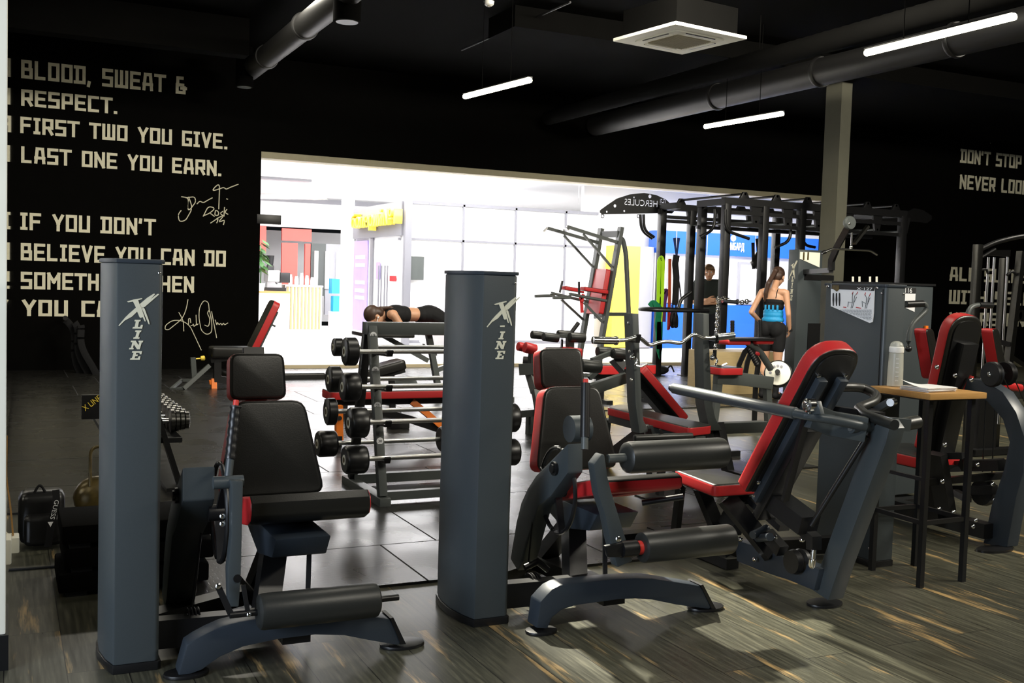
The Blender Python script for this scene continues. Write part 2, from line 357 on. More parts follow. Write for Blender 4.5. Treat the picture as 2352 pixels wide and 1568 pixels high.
# ------------------------------------------------------------------ block letters
def strokes(ch):
    a, c, y0, y1, m = .1, .52, .1, .9, .5
    S = {
     'A': [[(a, y0), (a+.07, y1), (c-.07, y1), (c, y0)], [(a, .36), (c, .36)]],
     'B': [[(a, y0), (a, y1), (c-.05, y1), (c-.05, m), (c, m), (c, y0), (a, y0)], [(a, m), (c, m)]],
     'C': [[(c, y1), (a, y1), (a, y0), (c, y0)]],
     'D': [[(a+.06, y0), (a+.06, y1), (c, y1), (c, y0), (a+.06, y0)], [(a-.04, y0), (a+.06, y0)], [(a-.04, y1), (a+.06, y1)]],
     'E': [[(c, y1), (a, y1), (a, y0), (c, y0)], [(a, m), (c-.06, m)]],
     'F': [[(c, y1), (a, y1), (a, y0)], [(a, m), (c-.06, m)]],
     'G': [[(c, y1), (a, y1), (a, y0), (c, y0), (c, m-.04), (c-.16, m-.04)]],
     'H': [[(a, y0), (a, y1)], [(c, y0), (c, y1)], [(a, m), (c, m)]],
     'I': [[(.2, y0), (.2, y1)], [(a, y0), (.3, y0)], [(a, y1), (.3, y1)]],
     'K': [[(a, y0), (a, y1)], [(c, y1), (a+.08, m), (c, y0)]],
     'L': [[(a, y1), (a, y0), (c-.04, y0)]],
     'M': [[(a, y0), (a, y1), (.36, .45), (.62, y1), (.62, y0)]],
     'N': [[(a, y0), (a, y1), (c, y0), (c, y1)]],
     'O': [[(a, y0), (a, y1), (c, y1), (c, y0), (a, y0)]],
     'P': [[(a, y0), (a, y1), (c, y1), (c, .42), (a, .42)]],
     'R': [[(a, y0), (a, y1), (c, y1), (c, .44), (a, .44)], [(c-.18, .44), (c, y0)]],
     'S': [[(c, y1), (a, y1), (a, m), (c, m), (c, y0), (a, y0)]],
     'T': [[(a-.04, y1), (c+.04, y1)], [(.31, y1), (.31, y0)]],
     'U': [[(a, y1), (a, y0), (c, y0), (c, y1)]],
     'V': [[(a, y1), (.31, y0), (c, y1)]],
     'W': [[(a, y1), (a, y0), (.66, y0), (.66, y1)], [(.38, y0), (.38, y1)]],
     'Y': [[(a, y1), (.31, m-.05), (c, y1)], [(.31, m), (.31, y0)]],
     '&': [[(c-.1, m+.02), (a, m+.02), (a, y0), (c-.02, y0), (c-.02, .38)], [(a+.03, m), (a+.03, y1), (c-.14, y1)], [(c-.16, .34), (c+.06, .34)]],
     '.': [[(a, y0), (a+.02, y0)]], ',': [[(a, y0+.03), (a-.03, y0-.12)]], "'": [[(a, y1), (a-.02, y1-.14)]],
     '-': [[(a, m), (.36, m)]]}
    W = {'I': .4, '.': .22, ',': .22, "'": .24, 'M': .72, 'W': .76, '-': .46, ' ': .42}
    return S.get(ch, []), W.get(ch, .62)
def block_line(name, text, X0, X1, zb, zt, Y, parent, label=None, mt='letter', gap=.07, adv=1.0):
    w_ = sum(strokes(c)[1]+gap for c in text)-gap; kx = (X1-X0)/w_; kz = zt-zb; x = X0; b = B(); t = .085; lay = 0
    for c in text:
        ss, wd = strokes(c)
        for pl in ss:
            for p, q in zip(pl, pl[1:]):
                p = Vector((p[0], 0, p[1])); q = Vector((q[0], 0, q[1])); d = (q-p).normalized(); nn = Vector((-d.z, 0, d.x))
                p = p-d*t; q = q+d*t
                quad = [p-nn*t, q-nn*t, q+nn*t, p+nn*t]
                b.prism([Vector((x+v.x*kx, Y, zb+min(1, max(-.12, v.z))*kz)) for v in quad], (0, -.004-.0007*(lay % 7), 0)); lay += 1
        x += (wd+gap)*kx
    o = b.build(name, mt, parent, label); return o
def wall_line(text, x0, x1, yt, yb, lab):
    p = on_y(x0, yt, YW); q = on_y(x0, yb, YW); r = on_y(x1, yb, YW)
    block_line('lettering', text, p.x, r.x, q.z, p.z, YW-.001, wall_back, lab)
crop()
for t in (('BLOOD, SWEAT &', 48, 428, 136, 180), ('RESPECT.', 48, 270, 204, 243), ('FIRST TWO YOU GIVE.', 46, 523, 267, 306),
          ('LAST ONE YOU EARN.', 48, 509, 335, 374), ("IF YOU DON'T", 46, 357, 487, 528), ('BELIEVE YOU CAN DO', 47, 519, 557, 598),
          ('SOMETHING, THEN', 47, 446, 623, 664), ("YOU CAN'T", 50, 338, 687, 726)):
    wall_line(*t, 'cream block lettering line reading '+t[0].lower())
for t in (('START POLI', 2208, 2374, 286, 321), ("DON'T STOP", 2207, 2346, 341, 374), ('NEVER LOOK', 2205, 2362, 400, 434),
          ('ALL SUCCESSES', 2182, 2438, 612, 645), ('WITH SELF-DIS', 2180, 2440, 665, 698), ('YOURS UNTIL', 2180, 2410, 716, 748)):
    wall_line(*t, 'cream block lettering line reading '+t[0].lower())
def ink(pls, ox, oy, s, lab, r=.009, smooth=True):
    crop(ox, oy, s); b = B()
    for pl in pls:
        pts = [on_y(x, y, YW-.006) for x, y in pl]
        b.tube(round_path(pts, .12, 5), r, 6)
    b.build('signature', 'letter', wall_back, lab); crop()
ink([[(1050, 795), (1055, 665), (1010, 712), (1075, 690), (1085, 700), (1105, 690), (1145, 675)], [(870, 735), (905, 740), (900, 812), (940, 760), (935, 735), (890, 740)],
     [(945, 770), (960, 755), (975, 765), (1000, 750), (1020, 740)], [(905, 735), (925, 790), (890, 850), (860, 855), (855, 820), (870, 800)], [(1086, 745), (1094, 747)],
     [(975, 830), (1000, 780), (1035, 790), (1005, 815), (980, 825)], [(1010, 815), (1030, 830)], [(1035, 800), (1030, 825), (1050, 825), (1048, 805), (1035, 800)], [(1070, 805), (1055, 815), (1070, 825)], [(1078, 785), (1075, 830)], [(1090, 795), (1078, 810), (1095, 820)],
     [(1010, 862), (1050, 835), (1040, 862)], [(1040, 840), (1080, 820), (1045, 860), (1080, 845), (1072, 870)]], 0, 100, 2.09, 'thin cream handwritten signature above the word believe', .007)
ink([[(450, 35), (430, 150), (385, 255), (230, 380), (190, 375), (195, 330), (270, 272), (380, 272), (470, 330), (540, 480), (600, 608)], [(345, 180), (400, 280), (402, 395)],
     [(455, 320), (455, 255), (475, 250), (480, 300)], [(480, 330), (500, 330), (510, 310), (515, 345), (540, 320)], [(540, 210), (545, 330), (565, 310)],
     [(690, 175), (680, 70), (630, 45), (580, 120), (570, 240), (600, 390), (660, 435), (715, 410), (720, 300), (690, 150), (665, 190), (700, 260), (680, 345), (635, 325)], [(715, 170), (745, 330), (772, 470)],
     [(755, 265), (775, 330), (780, 290), (800, 325), (820, 300), (830, 330), (850, 300), (860, 325), (900, 300)]], 340, 680, 4.9, 'thin cream handwritten signature beside the last lettering line', .006)
# ------------------------------------------------------------------ shop-front glazing in the opening
for i in range(4):
    x0 = OX0+.01+i*(OX1-OX0-.02)/4; x1 = x0+(OX1-OX0-.02)/4-.008
    struct('window_%d' % (i+1), B().span((x0, YW+.14, .062), (x1, YW+.152, OZ-.022)), 'glass')
# ------------------------------------------------------------------ mall beyond
MX0, MX1, MY1, MZ = -8, 27, 28.0, 3.42
struct('floor', B().span((MX0, YW+.3, -.1), (MX1, MY1, 0)), 'mallf')
struct('ceiling', B().span((MX0, YW+.3, MZ), (MX1, MY1+.2, MZ+.1)), 'mallw')
struct('wall_front', B().span((MX0, MY1, 2.6), (MX1, MY1+.2, MZ)), 'mallw')
struct('wall_front', B().span((MX0, MY1+2.5, 0), (MX1, MY1+2.7, 2.6)), 'mallw')
struct('wall_left', B().span((MX0-.2, YW+.3, 0), (MX0, MY1+2.7, MZ)), 'mallw')
struct('wall_right', B().span((MX1, YW+.3, 0), (MX1+.2, MY1+2.7, MZ)), 'mallw')
struct('trim_5', B().span((MX0, MY1-.05, MZ-.16), (MX1, MY1, MZ-.04)), 'mallg')
struct('trim_6', B().span((3.0, 22.8, MZ-.05), (6.0, 23.1, MZ-.001)), 'mallg')
# black box fixed to the wall end
crop(); p = on_y(601, 492, YW); q = on_y(645, 516, YW)
tag(B().span((OX0-.05, YW-.02, q.z), (q.x, YW+.12, p.z)).bevel(.006).build('wall_bracket_box', 'black'), 'black rectangular box projecting from the end of the lettered wall', 'box')
# ------------------------------------------------------------------ mall contents
KY = 19.2; crop()
# kiosk: its side is seen to the left of the silver corner post, its glazed white front to the right
kx = on_y(925, 700, KY).x; kr = 11.1
k = thing('shop_kiosk', 'white glazed shop unit with grey frames and a yellow sign', 'shop', (kx+1.5, KY+1, 0))
kz = on_y(935, 462, KY).z; ky1 = on_x(814, 600, kx).y
B().span((kx+.02, KY+.02, 0), (kr, ky1, kz)).build('wall_panel', 'mallw', k)
B().span((kx-.02, KY-.10, 0), (kx+.12, KY+.03, kz+.02)).bevel(.02).build('corner_post', 'malld', k)
sy0 = on_y(925, 540, KY).z
B().span((kx-.05, KY+.05, sy0), (kx+.02, ky1, kz)).build('sign_board', 'malld', k, 'silver grey sign board')
b = B()
for px in (1065, 1185, 1300): x = on_y(px, 500, KY).x; b.span((x-.02, KY-.02, 0), (x+.02, KY+.03, kz))
b.span((kx+.1, KY-.02, kz-.04), (kr, KY+.03, kz+.02)); z = on_y(950, 547, KY).z; b.span((kx+.1, KY-.02, z-.03), (kr, KY+.03, z+.01)); b.span((kx+.1, KY-.02, .1), (kr, KY+.03, .16))
b.build('window_frame', 'malld', k)
# door in the side wall
b = B(); y0 = on_x(918, 600, kx).y; y1 = on_x(857, 600, kx).y
b.span((kx-.02, y1, 0), (kx+.01, y1+.16, sy0)); b.build('door_frame', 'malld', k); b = B(); b.span((kx-.03, y0-.03, sy0-.09), (kx, y0+.05, sy0-.04)); b.build('door_frame', 'malld', k)
b = B()
for px in (876, 882, 890, 896): y = on_x(px, 650, kx).y; zt = on_x(px, 610, kx).z; b.tube([(kx-.06, y, .35), (kx-.06, y, zt)], .016)
b.build('door_handle', 'malld', k)
pv = on_x(815, 545, kx).y; pw = on_x(846, 545, kx).y
B().span((kx-.015, pw, .2), (kx+.01, pv, sy0-.05)).build('poster', 'violet', k, 'violet poster on the side window')
b = B()
for t in (.80, .72, .55, .47, .40): b.span((kx-.02, pw+.15, sy0*t), (kx-.014, pv-.15, sy0*(t+.035)))
b.build('poster_lettering', 'paper', k)
p = on_x(866, 602, kx); q = on_x(873, 642, kx); B().span((kx-.02, q.y, q.z), (kx, p.y, p.z)).build('notice', 'violet', k)
p = on_x(897, 633, kx); q = on_x(910, 646, kx); B().span((kx-.02, q.y, q.z), (kx, p.y, p.z)).build('notice', 'redband', k, 'small red notice on the glass door')
def text_mesh(name, body, m, parent, width, height, ext, mtx, label=None):
    cu = bpy.data.curves.new(name, 'FONT'); cu.body = body; cu.extrude = .5; cu.resolution_u = 3
    t = bpy.data.objects.new(name, cu); COL.objects.link(t); dg = bpy.context.evaluated_depsgraph_get()
    me = bpy.data.meshes.new_from_object(t.evaluated_get(dg)); bpy.data.objects.remove(t); bpy.data.curves.remove(cu)
    xs = [v.co.x for v in me.vertices]; ys = [v.co.y for v in me.vertices]; zs = [v.co.z for v in me.vertices]
    base = world_loc(parent)
    for v in me.vertices:
        c = Vector(((v.co.x-min(xs))/(max(xs)-min(xs))*width, (v.co.y-min(ys))/(max(ys)-min(ys))*height, (v.co.z-min(zs))/(max(zs)-min(zs))*ext))
        v.co = mtx@c-base
    me.materials.clear(); me.materials.append(M[m]); o = bpy.data.objects.new(name, me); COL.objects.link(o)
    if parent: o.parent = parent
    if label: o['label'] = label
    return o
# letters run toward the viewer along the side wall
a0 = on_x(816, 520, kx-.12); a1 = on_x(917, 514, kx-.12); zt = on_x(905, 478, kx-.12).z; zb = on_x(870, 528, kx-.12).z
mt = Matrix(((0, 0, -1, kx-.06), (-1, 0, 0, a0.y), (0, 1, 0, zb), (0, 0, 0, 1)))
text_mesh('sign_lettering', 'болярий№1', 'yellow', k, a0.y-a1.y, zt-zb, .16, mt, 'thick yellow letters')
p = on_y(938, 588, KY); q = on_y(970, 643, KY)
tag(B().span((p.x, KY-.07, q.z), (q.x, KY-.03, p.z)).build('wall_screen', 'graysteel'), 'dark grey screen on the white shop front beside the silver corner post', 'screen')
for o in [o for o in COL.objects if o.name.startswith('wall_screen')]:
    B().span((p.x-.02, KY-.075, p.z+.0), (q.x+.02, KY-.028, p.z+.07)).build('screen_bracket', 'whitep', o)
p = on_y(870, 395, 17.8); q = on_y(893, 425, 17.8)
tag(B().span((p.x, 17.8, q.z), (q.x, 18.1, MZ)).bevel(.02).build('ceiling_unit', 'mallw'), 'white box unit under the mall ceiling above the yellow sign', 'ceiling unit')
# white square column between coffee counter and kiosk
p = on_y(790, 600, 24.0); q = on_y(812, 600, 24.0)
struct('trim_7', B().span((p.x, 24.0, 0), (q.x, 24.3, MZ)), 'mallw')
# yellow and grey rounded end of the white front
b = B(); x0 = on_y(1404, 700, KY).x; x1 = on_y(1464, 700, KY).x; zt = on_y(1430, 564, KY).z
yl = thing('yellow_display_panel', 'tall yellow panel standing at the end of the white shop front', 'panel', ((x0+x1)/2, KY, 0))
b.span((x0, KY-.05, .02), (x1, KY+.3, zt)); b.bevel(.01); b.build('panel', 'yellow', yl)
b = B(); b.rev((x1+.15, KY+.25, .02), (x1+.15, KY+.25, zt), [(0, .32), (1, .32)], 28); b.build('rounded_post', 'mallg', yl)
# pawnshop
px0 = on_y(1508, 700, KY).x; px1 = 17.2
ps = thing('pawnshop', 'pawnshop front with blue fascia lettered in Cyrillic and blue base panels', 'shop', ((px0+px1)/2, KY+.5, 0))
z = [on_y(1600, yy, KY).z for yy in (533, 584, 699, 800)]
B().span((px0, KY, z[1]), (px1, KY+.4, z[0])).build('fascia', 'blue', ps)
B().span((px0, KY+.06, .0), (px1, KY+.4, z[2])).build('base_panel', 'blue', ps)
B().span((px0, KY+.12, z[2]), (px1, KY+.4, z[1])).build('upper_panel', 'mallw', ps)
b = B()
for xx in (1553, 1624, 1735): x = on_y(xx, 560, KY).x; b.span((x-.01, KY-.008, z[1]), (x+.01, KY, z[0]))
b.build('panel_joint', 'mallg', ps)
for a, c in ((1538, 1568), (1700, 1760)):
    x0 = on_y(a, 640, KY).x; x1 = on_y(c, 640, KY).x; f = B().span((x0, KY+.07, z[2]+.02), (x1, KY+.12, z[1]-.12)).build('window', 'mallg', ps)
    B().span((x0+.06, KY+.065, z[2]+.08), (x1-.06, KY+.07, z[1]-.18)).build('pane', 'mallw', f)
p = on_y(1664, 577, KY-.02); q = on_y(1710, 556, KY-.02)
text_mesh('fascia_lettering', 'ЛОМБАРД', 'paper', ps, q.x-p.x, q.z-p.z-.02, .02, Matrix(((1, 0, 0, p.x), (0, 0, -1, KY-.002), (0, 1, 0, p.z), (0, 0, 0, 1))), 'white Cyrillic lettering')
p = on_y(1684, 547, KY); B().rev(p+V3(0, -.012, 0), p, [(0, .07), (1, .07)], 20).build('fascia_emblem', 'paper', ps, 'white round emblem above the lettering')
struct('wall_front', B().span((kr, KY+.62, 0), (px1+8, KY+.75, MZ)), 'mallw')
# coffee bar
p = on_y(655, 757, 26); q = on_y(739, 656, 26)
cb = thing('coffee_counter', 'white coffee bar counter faced with upright pale wood slats', 'counter', ((p.x+q.x)/2, 26, 0))
B().span((p.x-.02, 26.02, 0), (q.x+.02, 26.7, q.z-.03)).build('counter_body', 'mallw', cb)
B().span((p.x-.03, 25.97, q.z-.04), (q.x+.03, 26.72, q.z)).build('counter_top', 'paper', cb)
for i in range(10):
    x = p.x+(q.x-p.x)*(i+.5)/10; B().span((x-.022, 25.98, .0), (x+.022, 26.02, q.z-.04)).build('slat', 'ply', cb)
p2 = on_y(585, 667, 25.5)
B().span((p2.x-.9, 25.5, 0), (p.x-.03, 26.3, p2.z-.05)).build('side_counter', 'mallw', cb)
B().span((p2.x-.9, 25.45, p2.z-.05), (p.x-.03, 26.3, p2.z)).build('side_counter_top', 'tan', cb, 'wooden top of the lower counter')
top = p2.z
x0 = on_y(610, 660, 25.8).x; x1 = on_y(662, 660, 25.8).x
cm = thing('coffee_machine', 'black and chrome espresso machine on the coffee counter', 'coffee machine', ((x0+x1)/2, 25.8, top))
B().span((x0, 25.6, top+.22), (x1-.25, 26.05, top+.5)).bevel(.03).build('machine_body', 'satin', cm)
B().span((x0+.3, 25.58, top+.2), (x1, 26.1, top+.45)).bevel(.03).build('side_panel', 'black', cm)
B().span((x0, 25.6, top), (x1-.1, 26.0, top+.08)).build('drip_tray', 'black', cm)
B().span((x0+.05, 25.85, top+.08), (x1-.15, 26.0, top+.24)).build('back_plate', 'satin', cm)
b = B(); b.tube([(x0+.2, 25.6, top+.2), (x0+.18, 25.4, top+.18)], .015); b.build('portafilter', 'black', cm)
gx = on_y(625, 600, 26.0).x
g = thing('coffee_grinder', 'dark coffee grinder standing behind the espresso machine', 'coffee grinder', (gx, 26.15, top))
B().span((gx-.08, 26.12, top), (gx+.08, 26.28, top+.62)).bevel(.02).build('grinder_body', 'black', g)
B().rev((gx, 26.2, top+.6), (gx, 26.2, top+.86), [(0, .07), (1, .10)], 16).build('hopper', 'black', g)
for i, (px, h) in enumerate(((668, .26), (682, .22), (694, .3), (706, .24), (718, .2))):
    x = on_y(px, 650, 26.3).x
    o = B().rev((x, 26.35, q.z), (x, 26.35, q.z+h), [(0, .045), (.6, .05), (.9, .035), (1, .035)], 14).build('coffee_jar', 'paper')
    tag(o, 'white jar on the coffee counter, number %s from the espresso machine' % ['first', 'second', 'third', 'fourth', 'fifth'][i], 'jar', 'jars on the coffee counter')
pl = thing('potted_plant', 'leafy green plant at the left end of the coffee counter', 'plant', (on_y(598, 660, 25.2).x, 25.2, top))
c = Vector(pl.location); B().rev(c, c+V3(0, 0, .18), [(0, .08), (1, .11)], 14).build('pot', 'paper', pl)
b = B()
for i in range(26):
    a = random.uniform(0, 6.28); t = random.uniform(.3, 1.2); r = random.uniform(.05, .26); e = c+V3(math.cos(a)*r, math.sin(a)*r, .15+t*.85)
    s_ = V3(math.sin(a), -math.cos(a), 0)*.07; d_ = V3(math.cos(a), math.sin(a), -.6)*.13
    b.prism([e-d_, e+s_, e+d_, e-s_], (0, 0, .006))
b.build('foliage', 'leaf', pl)
B().tube([c+V3(0, 0, .1), c+V3(.02, 0, 1.0)], .015).build('stem', 'leaf', pl)
# red shop and glass fronts at the back
rx = [on_y(a, 560, 27.6).x for a in (594, 617, 654, 722, 790)]
rs = thing('red_shop', 'red shop behind clear glass beyond the coffee bar', 'shop', (rx[2]+1, 28, 0))
B().span((rx[0]-.6, 27.9, 1.9), (rx[1], 28.0, 2.6)).build('side_panel', 'pinkred', rs)
b = B(); b.span((rx[2], 27.9, .9), (rx[2]+.42, 28, 2.18)); b.span((rx[2]+.62, 27.9, .9), (rx[3]-.02, 28, 2.18)); b.span((rx[2], 27.9, 2.24), (rx[3], 28, 2.56)); b.build('red_panel', 'pinkred', rs)
B().span((rx[3], 27.9, .8), (rx[3]+.4, 28, 2.2)).build('window_panel', 'graysteel', rs, 'dark grey window panel')
B().span((rx[3]+.4, 27.9, .3), (rx[4], 28, 2.2)).build('window_pane', 'mallg', rs)
for i in range(3):
    x = rx[3]+.08+i*.3; B().span((x, 27.84, 1.0), (x+.1, 27.9, 2.0)).build('display_poster', 'paper', rs)
p = on_y(763, 640, 26.8); q = on_y(788, 716, 26.8)
sh = thing('cyan_display', 'bright cyan display stand behind the mall glass', 'display stand', ((p.x+q.x)/2, 26.9, 0))
B().span((p.x, 26.8, p.z-.38), (q.x, 27.1, p.z)).build('upper_box', 'cyan', sh)
B().span((p.x+.06, 26.85, q.z), (q.x, 27.1, p.z-.45)).build('shelf_unit', 'cyan', sh)
B().span((p.x, 26.85, 0), (q.x, 27.1, q.z)).build('base', 'mallw', sh)
# grey sofa half hidden behind the plank
p = on_y(982, 697, 17.6); q = on_y(1050, 775, 17.6)
sf = thing('grey_sofa', 'grey upholstered sofa in front of the white shop, behind the lying woman', 'sofa', ((p.x+q.x)/2, 17.8, 0))
B().span((p.x, 17.9, .3), (p.x+1.5, 18.15, .86)).bevel(.06, 3).build('backrest', 'sofa', sf)
B().span((p.x, 17.3, .18), (p.x+1.5, 18.0, .45)).bevel(.05, 3).build('seat', 'sofa', sf)
b = B()
for x in (p.x+.1, p.x+1.4):
    for y in (17.4, 18.0): b.cyl((x, y, 0), (x, y, .2), .025)
b.build('legs', 'black', sf)
# ================================================================== CEILING THINGS OF THE GYM
def tube_light(pa, pb, zc, lab):
    crop(); p = on_z(*pa, zc); q = on_z(*pb, zc); d = (q-p).normalized(); s_ = d.cross(Z)
    t = thing('pendant_tube_light', lab, 'ceiling light', (p+q)/2, 'lit tube lights under the ceiling')
    B().sweep([p, p+d*.03, q-d*.03, q], [(.030*math.cos(a*math.pi/6), .026*math.sin(a*math.pi/6)) for a in range(12)]).build('diffuser', 'tube', t)
    B().bar([p+V3(0, 0, .03), q+V3(0, 0, .03)], .06, .012).build('housing', 'black', t)
    for k_ in (.28, .72): e = p.lerp(q, k_); B().tube([e+V3(0, 0, .03), V3(e.x, e.y, 4.35)], .004, 6).build('hanging_wire', 'ceil', t)
tube_light((1068, 222), (1217, 184), 3.3, 'leftmost lit tube light hanging from the black ceiling')
tube_light((1990, 122), (2330, 38), 3.3, 'largest lit tube light at the upper right, beside the black pipe')
tube_light((1620, 291), (1797, 261), 3.3, 'lowest lit tube light hanging above the training rig')
# cassette air conditioner
cs = [on_z(*p, 3.8) for p in ((1402, 95), (1540, 54), (1720, 94), (1578, 125))]; c = sum(cs, V3(0, 0, 0))/4
ac = thing('air_conditioner', 'square white ceiling cassette air conditioner with dark intake grille', 'air conditioner', (c.x, c.y, 3.8))
ax = ((cs[1]-cs[0])+(cs[2]-cs[3])).normalized(); ay = Z.cross(ax)
if (cs[2]-cs[1]).dot(ay) < 0: ay = -ay
def acq(h, z): return [c+ax*(sx*h)+ay*(sy*h)+V3(0, 0, z) for sx, sy in ((-1, -1), (1, -1), (1, 1), (-1, 1))]
B().prism(acq(.47, 0), (0, 0, .035)).bevel(.01).build('fascia', 'cream', ac)
B().prism(acq(.40, .035), (0, 0, .27)).build('casing', 'ceil', ac)
B().prism(round_poly(acq(.33, -.012), .08), (0, 0, .02)).bevel(.006).build('inner_frame', 'cream', ac)
gr = B(); gr.prism(acq(.22, -.018), (0, 0, .01)); gr.build('grille', 'trim', ac)
b = B()
for i in range(-8, 9): e = c+ax*(i*.025)+V3(0, 0, -.021); b.bar([e-ay*.22, e+ay*.22], .007, .006)
b.build('grille_bars', 'trim', ac)
for d_, n_ in ((ax, ay), (-ax, ay), (ay, ax), (-ay, ax)):
    e = c+d_*.275+V3(0, 0, -.016); B().bar([e-n_*.19, e+n_*.19], .05, .008).build('air_vane', 'cream', ac)
    e = c+d_*.31+V3(0, 0, -.014); B().bar([e-n_*.19, e+n_*.19], .012, .008).build('vent_slot', 'black', ac)
# ducts
def duct(name, lab, x, z, r, y0, y1, rings, m='black', rib=0):
    d = thing(name, lab, 'duct', (x, (y0+y1)/2, z)); prof = [(0, r), (1, r)]
    if rib: prof = [(i/rib, r*(1.0 if i % 2 else .95)) for i in range(rib+1)]
    B().rev((x, y0, z), (x, y1, z), prof, 28).build('pipe', m, d)
    for y in rings: B().rev((x, y-.03, z), (x, y+.03, z), [(0, r+.012), (.3, r+.02), (.7, r+.02), (1, r+.012)], 28).build('joint_ring', m, d)
    for y in (y0+1, (y0+y1)/2): B().tube([(x, y, z+r-.01), (x, y, 4.36)], .006, 6).build('hanger', 'ceil', d)
    return d
M['ductp'] = mat('black_duct_paint', (.0065, .0062, .006), .5, 0, .1, 10)
p = on_z(1900, 192, 3.72); duct('round_duct', 'long smooth black ceiling pipe running beside the tube lights', p.x, 3.87, .16, 2.0, 14.9, (on_x(1648, 230, p.x).y, on_x(1885, 185, p.x).y, on_x(2195, 122, p.x).y), 'ductp')
p = on_z(1560, 200, 3.80); duct('flexible_duct', 'ribbed black flexible pipe above the smooth pipe', p.x, 3.86, .11, 4.5, 14.6, (), 'ceil', 150)
p = on_z(690, 96, 3.85); ld = duct('round_duct', 'black ceiling pipe at the left above the lettered wall', p.x, 3.98, .13, 3.0, 14.1, (on_x(700, 82, p.x).y, on_x(612, 148, p.x).y), 'ductp')
for px, py, r, lab in ((797, 50, .13, 'dark round downlight nearest, beside the left ceiling pipe'), (561, 200, .11, 'dark round downlight farthest, at the end of the left ceiling pipe')):
    e = on_z(px, py, 3.72); t = ld
    B().rev(e, e+V3(0, 0, .5), [(0, r), (1, r)], 24).build('air_outlet', 'ceil', t); B().rev(e-V3(0, 0, .006), e+V3(0, 0, .002), [(0, r*.8), (1, r*.8)], 24).build('outlet_disc', 'graysteel', t, 'grey round outlet disc')
e = on_z(1123, 14, 4.2); t = thing('smoke_detector', 'small white round smoke detector on the black ceiling', 'smoke detector', e)
B().rev(e, e+V3(0, 0, .05), [(0, .03), (.3, .05), (1, .055)], 18).build('housing', 'whitep', t); B().rev(e-V3(0, 0, .006), e, [(0, .02), (1, .02)], 12).build('sensor', 'gold', t)
p = on_z(1310, 5, 4.25); q = on_z(1060, 115, 4.25); tag(B().tube([p, q], .012, 6).build('ceiling_conduit', 'ductp'), 'thin black conduit slanting across the ceiling by the smoke detector', 'conduit')
# ================================================================== WEIGHT MACHINES IN THE FRONT ROW
def logo_polys():
    return [[(88, 772), (105, 776), (190, 685), (300, 620), (372, 545), (470, 462), (660, 245), (655, 230), (635, 235), (540, 300), (420, 410), (350, 480), (250, 575), (190, 640)],
            [(470, 465), (500, 455), (727, 243), (715, 232), (695, 238), (490, 410)],
            [(222, 375), (240, 383), (315, 370), (355, 455), (380, 530), (420, 630), (440, 640), (470, 625), (500, 695), (520, 695), (450, 480), (420, 420), (395, 345), (460, 325), (458, 310), (440, 312), (325, 335), (225, 368)],
            [(455, 480), (565, 745), (580, 745), (570, 690), (500, 490), (480, 465)]], \
           [('L', [(345, 672), (440, 672), (432, 697), (412, 700), (395, 790), (430, 790), (445, 755), (475, 755), (462, 818), (310, 818), (318, 792), (345, 788), (362, 700), (340, 697)]),
            ('I', [(358, 848), (452, 848), (445, 875), (425, 878), (402, 965), (425, 965), (418, 990), (322, 990), (330, 965), (355, 962), (378, 878), (352, 874)]),
            ('N', [(290, 1020), (362, 1020), (408, 1095), (422, 1048), (405, 1045), (412, 1020), (482, 1020), (474, 1048), (458, 1050), (428, 1163), (385, 1163), (335, 1085), (318, 1140), (335, 1142), (328, 1164), (258, 1164), (266, 1140), (290, 1137), (312, 1048), (284, 1045)]),
            ('E', [(312, 1195), (465, 1195), (455, 1248), (428, 1248), (425, 1222), (375, 1222), (366, 1252), (400, 1252), (392, 1280), (358, 1280), (346, 1315), (400, 1315), (412, 1282), (440, 1282), (430, 1340), (275, 1340), (283, 1315), (305, 1312), (332, 1222), (305, 1220)])]
def logo_on(parent, p0, ex, k, out, skip=''):
    """p0: upper left corner of the logo, ex: reading direction, k: metres per logo unit"""
    xs, ls = logo_polys(); f = lambda p: p0+ex*((p[0]-88)*k)+V3(0, 0, -(p[1]-230)*k)
    b = B()
    for i_, pl in enumerate(xs): b.prism([f(p) for p in pl], out*(.0015+.0005*i_))
    b.build('logo_mark', 'logo', parent, 'cream brush stroke letter X')
    b = B()
    for ch, pl in ls:
        if ch in skip: b.prism([f(p) for p in ((350, 745), (440, 740), (438, 768), (350, 768))], out*.002); continue
        b.prism([f(p) for p in pl], out*.002)
    b.build('logo_lettering', 'logo', parent, 'cream slanted capital letters')
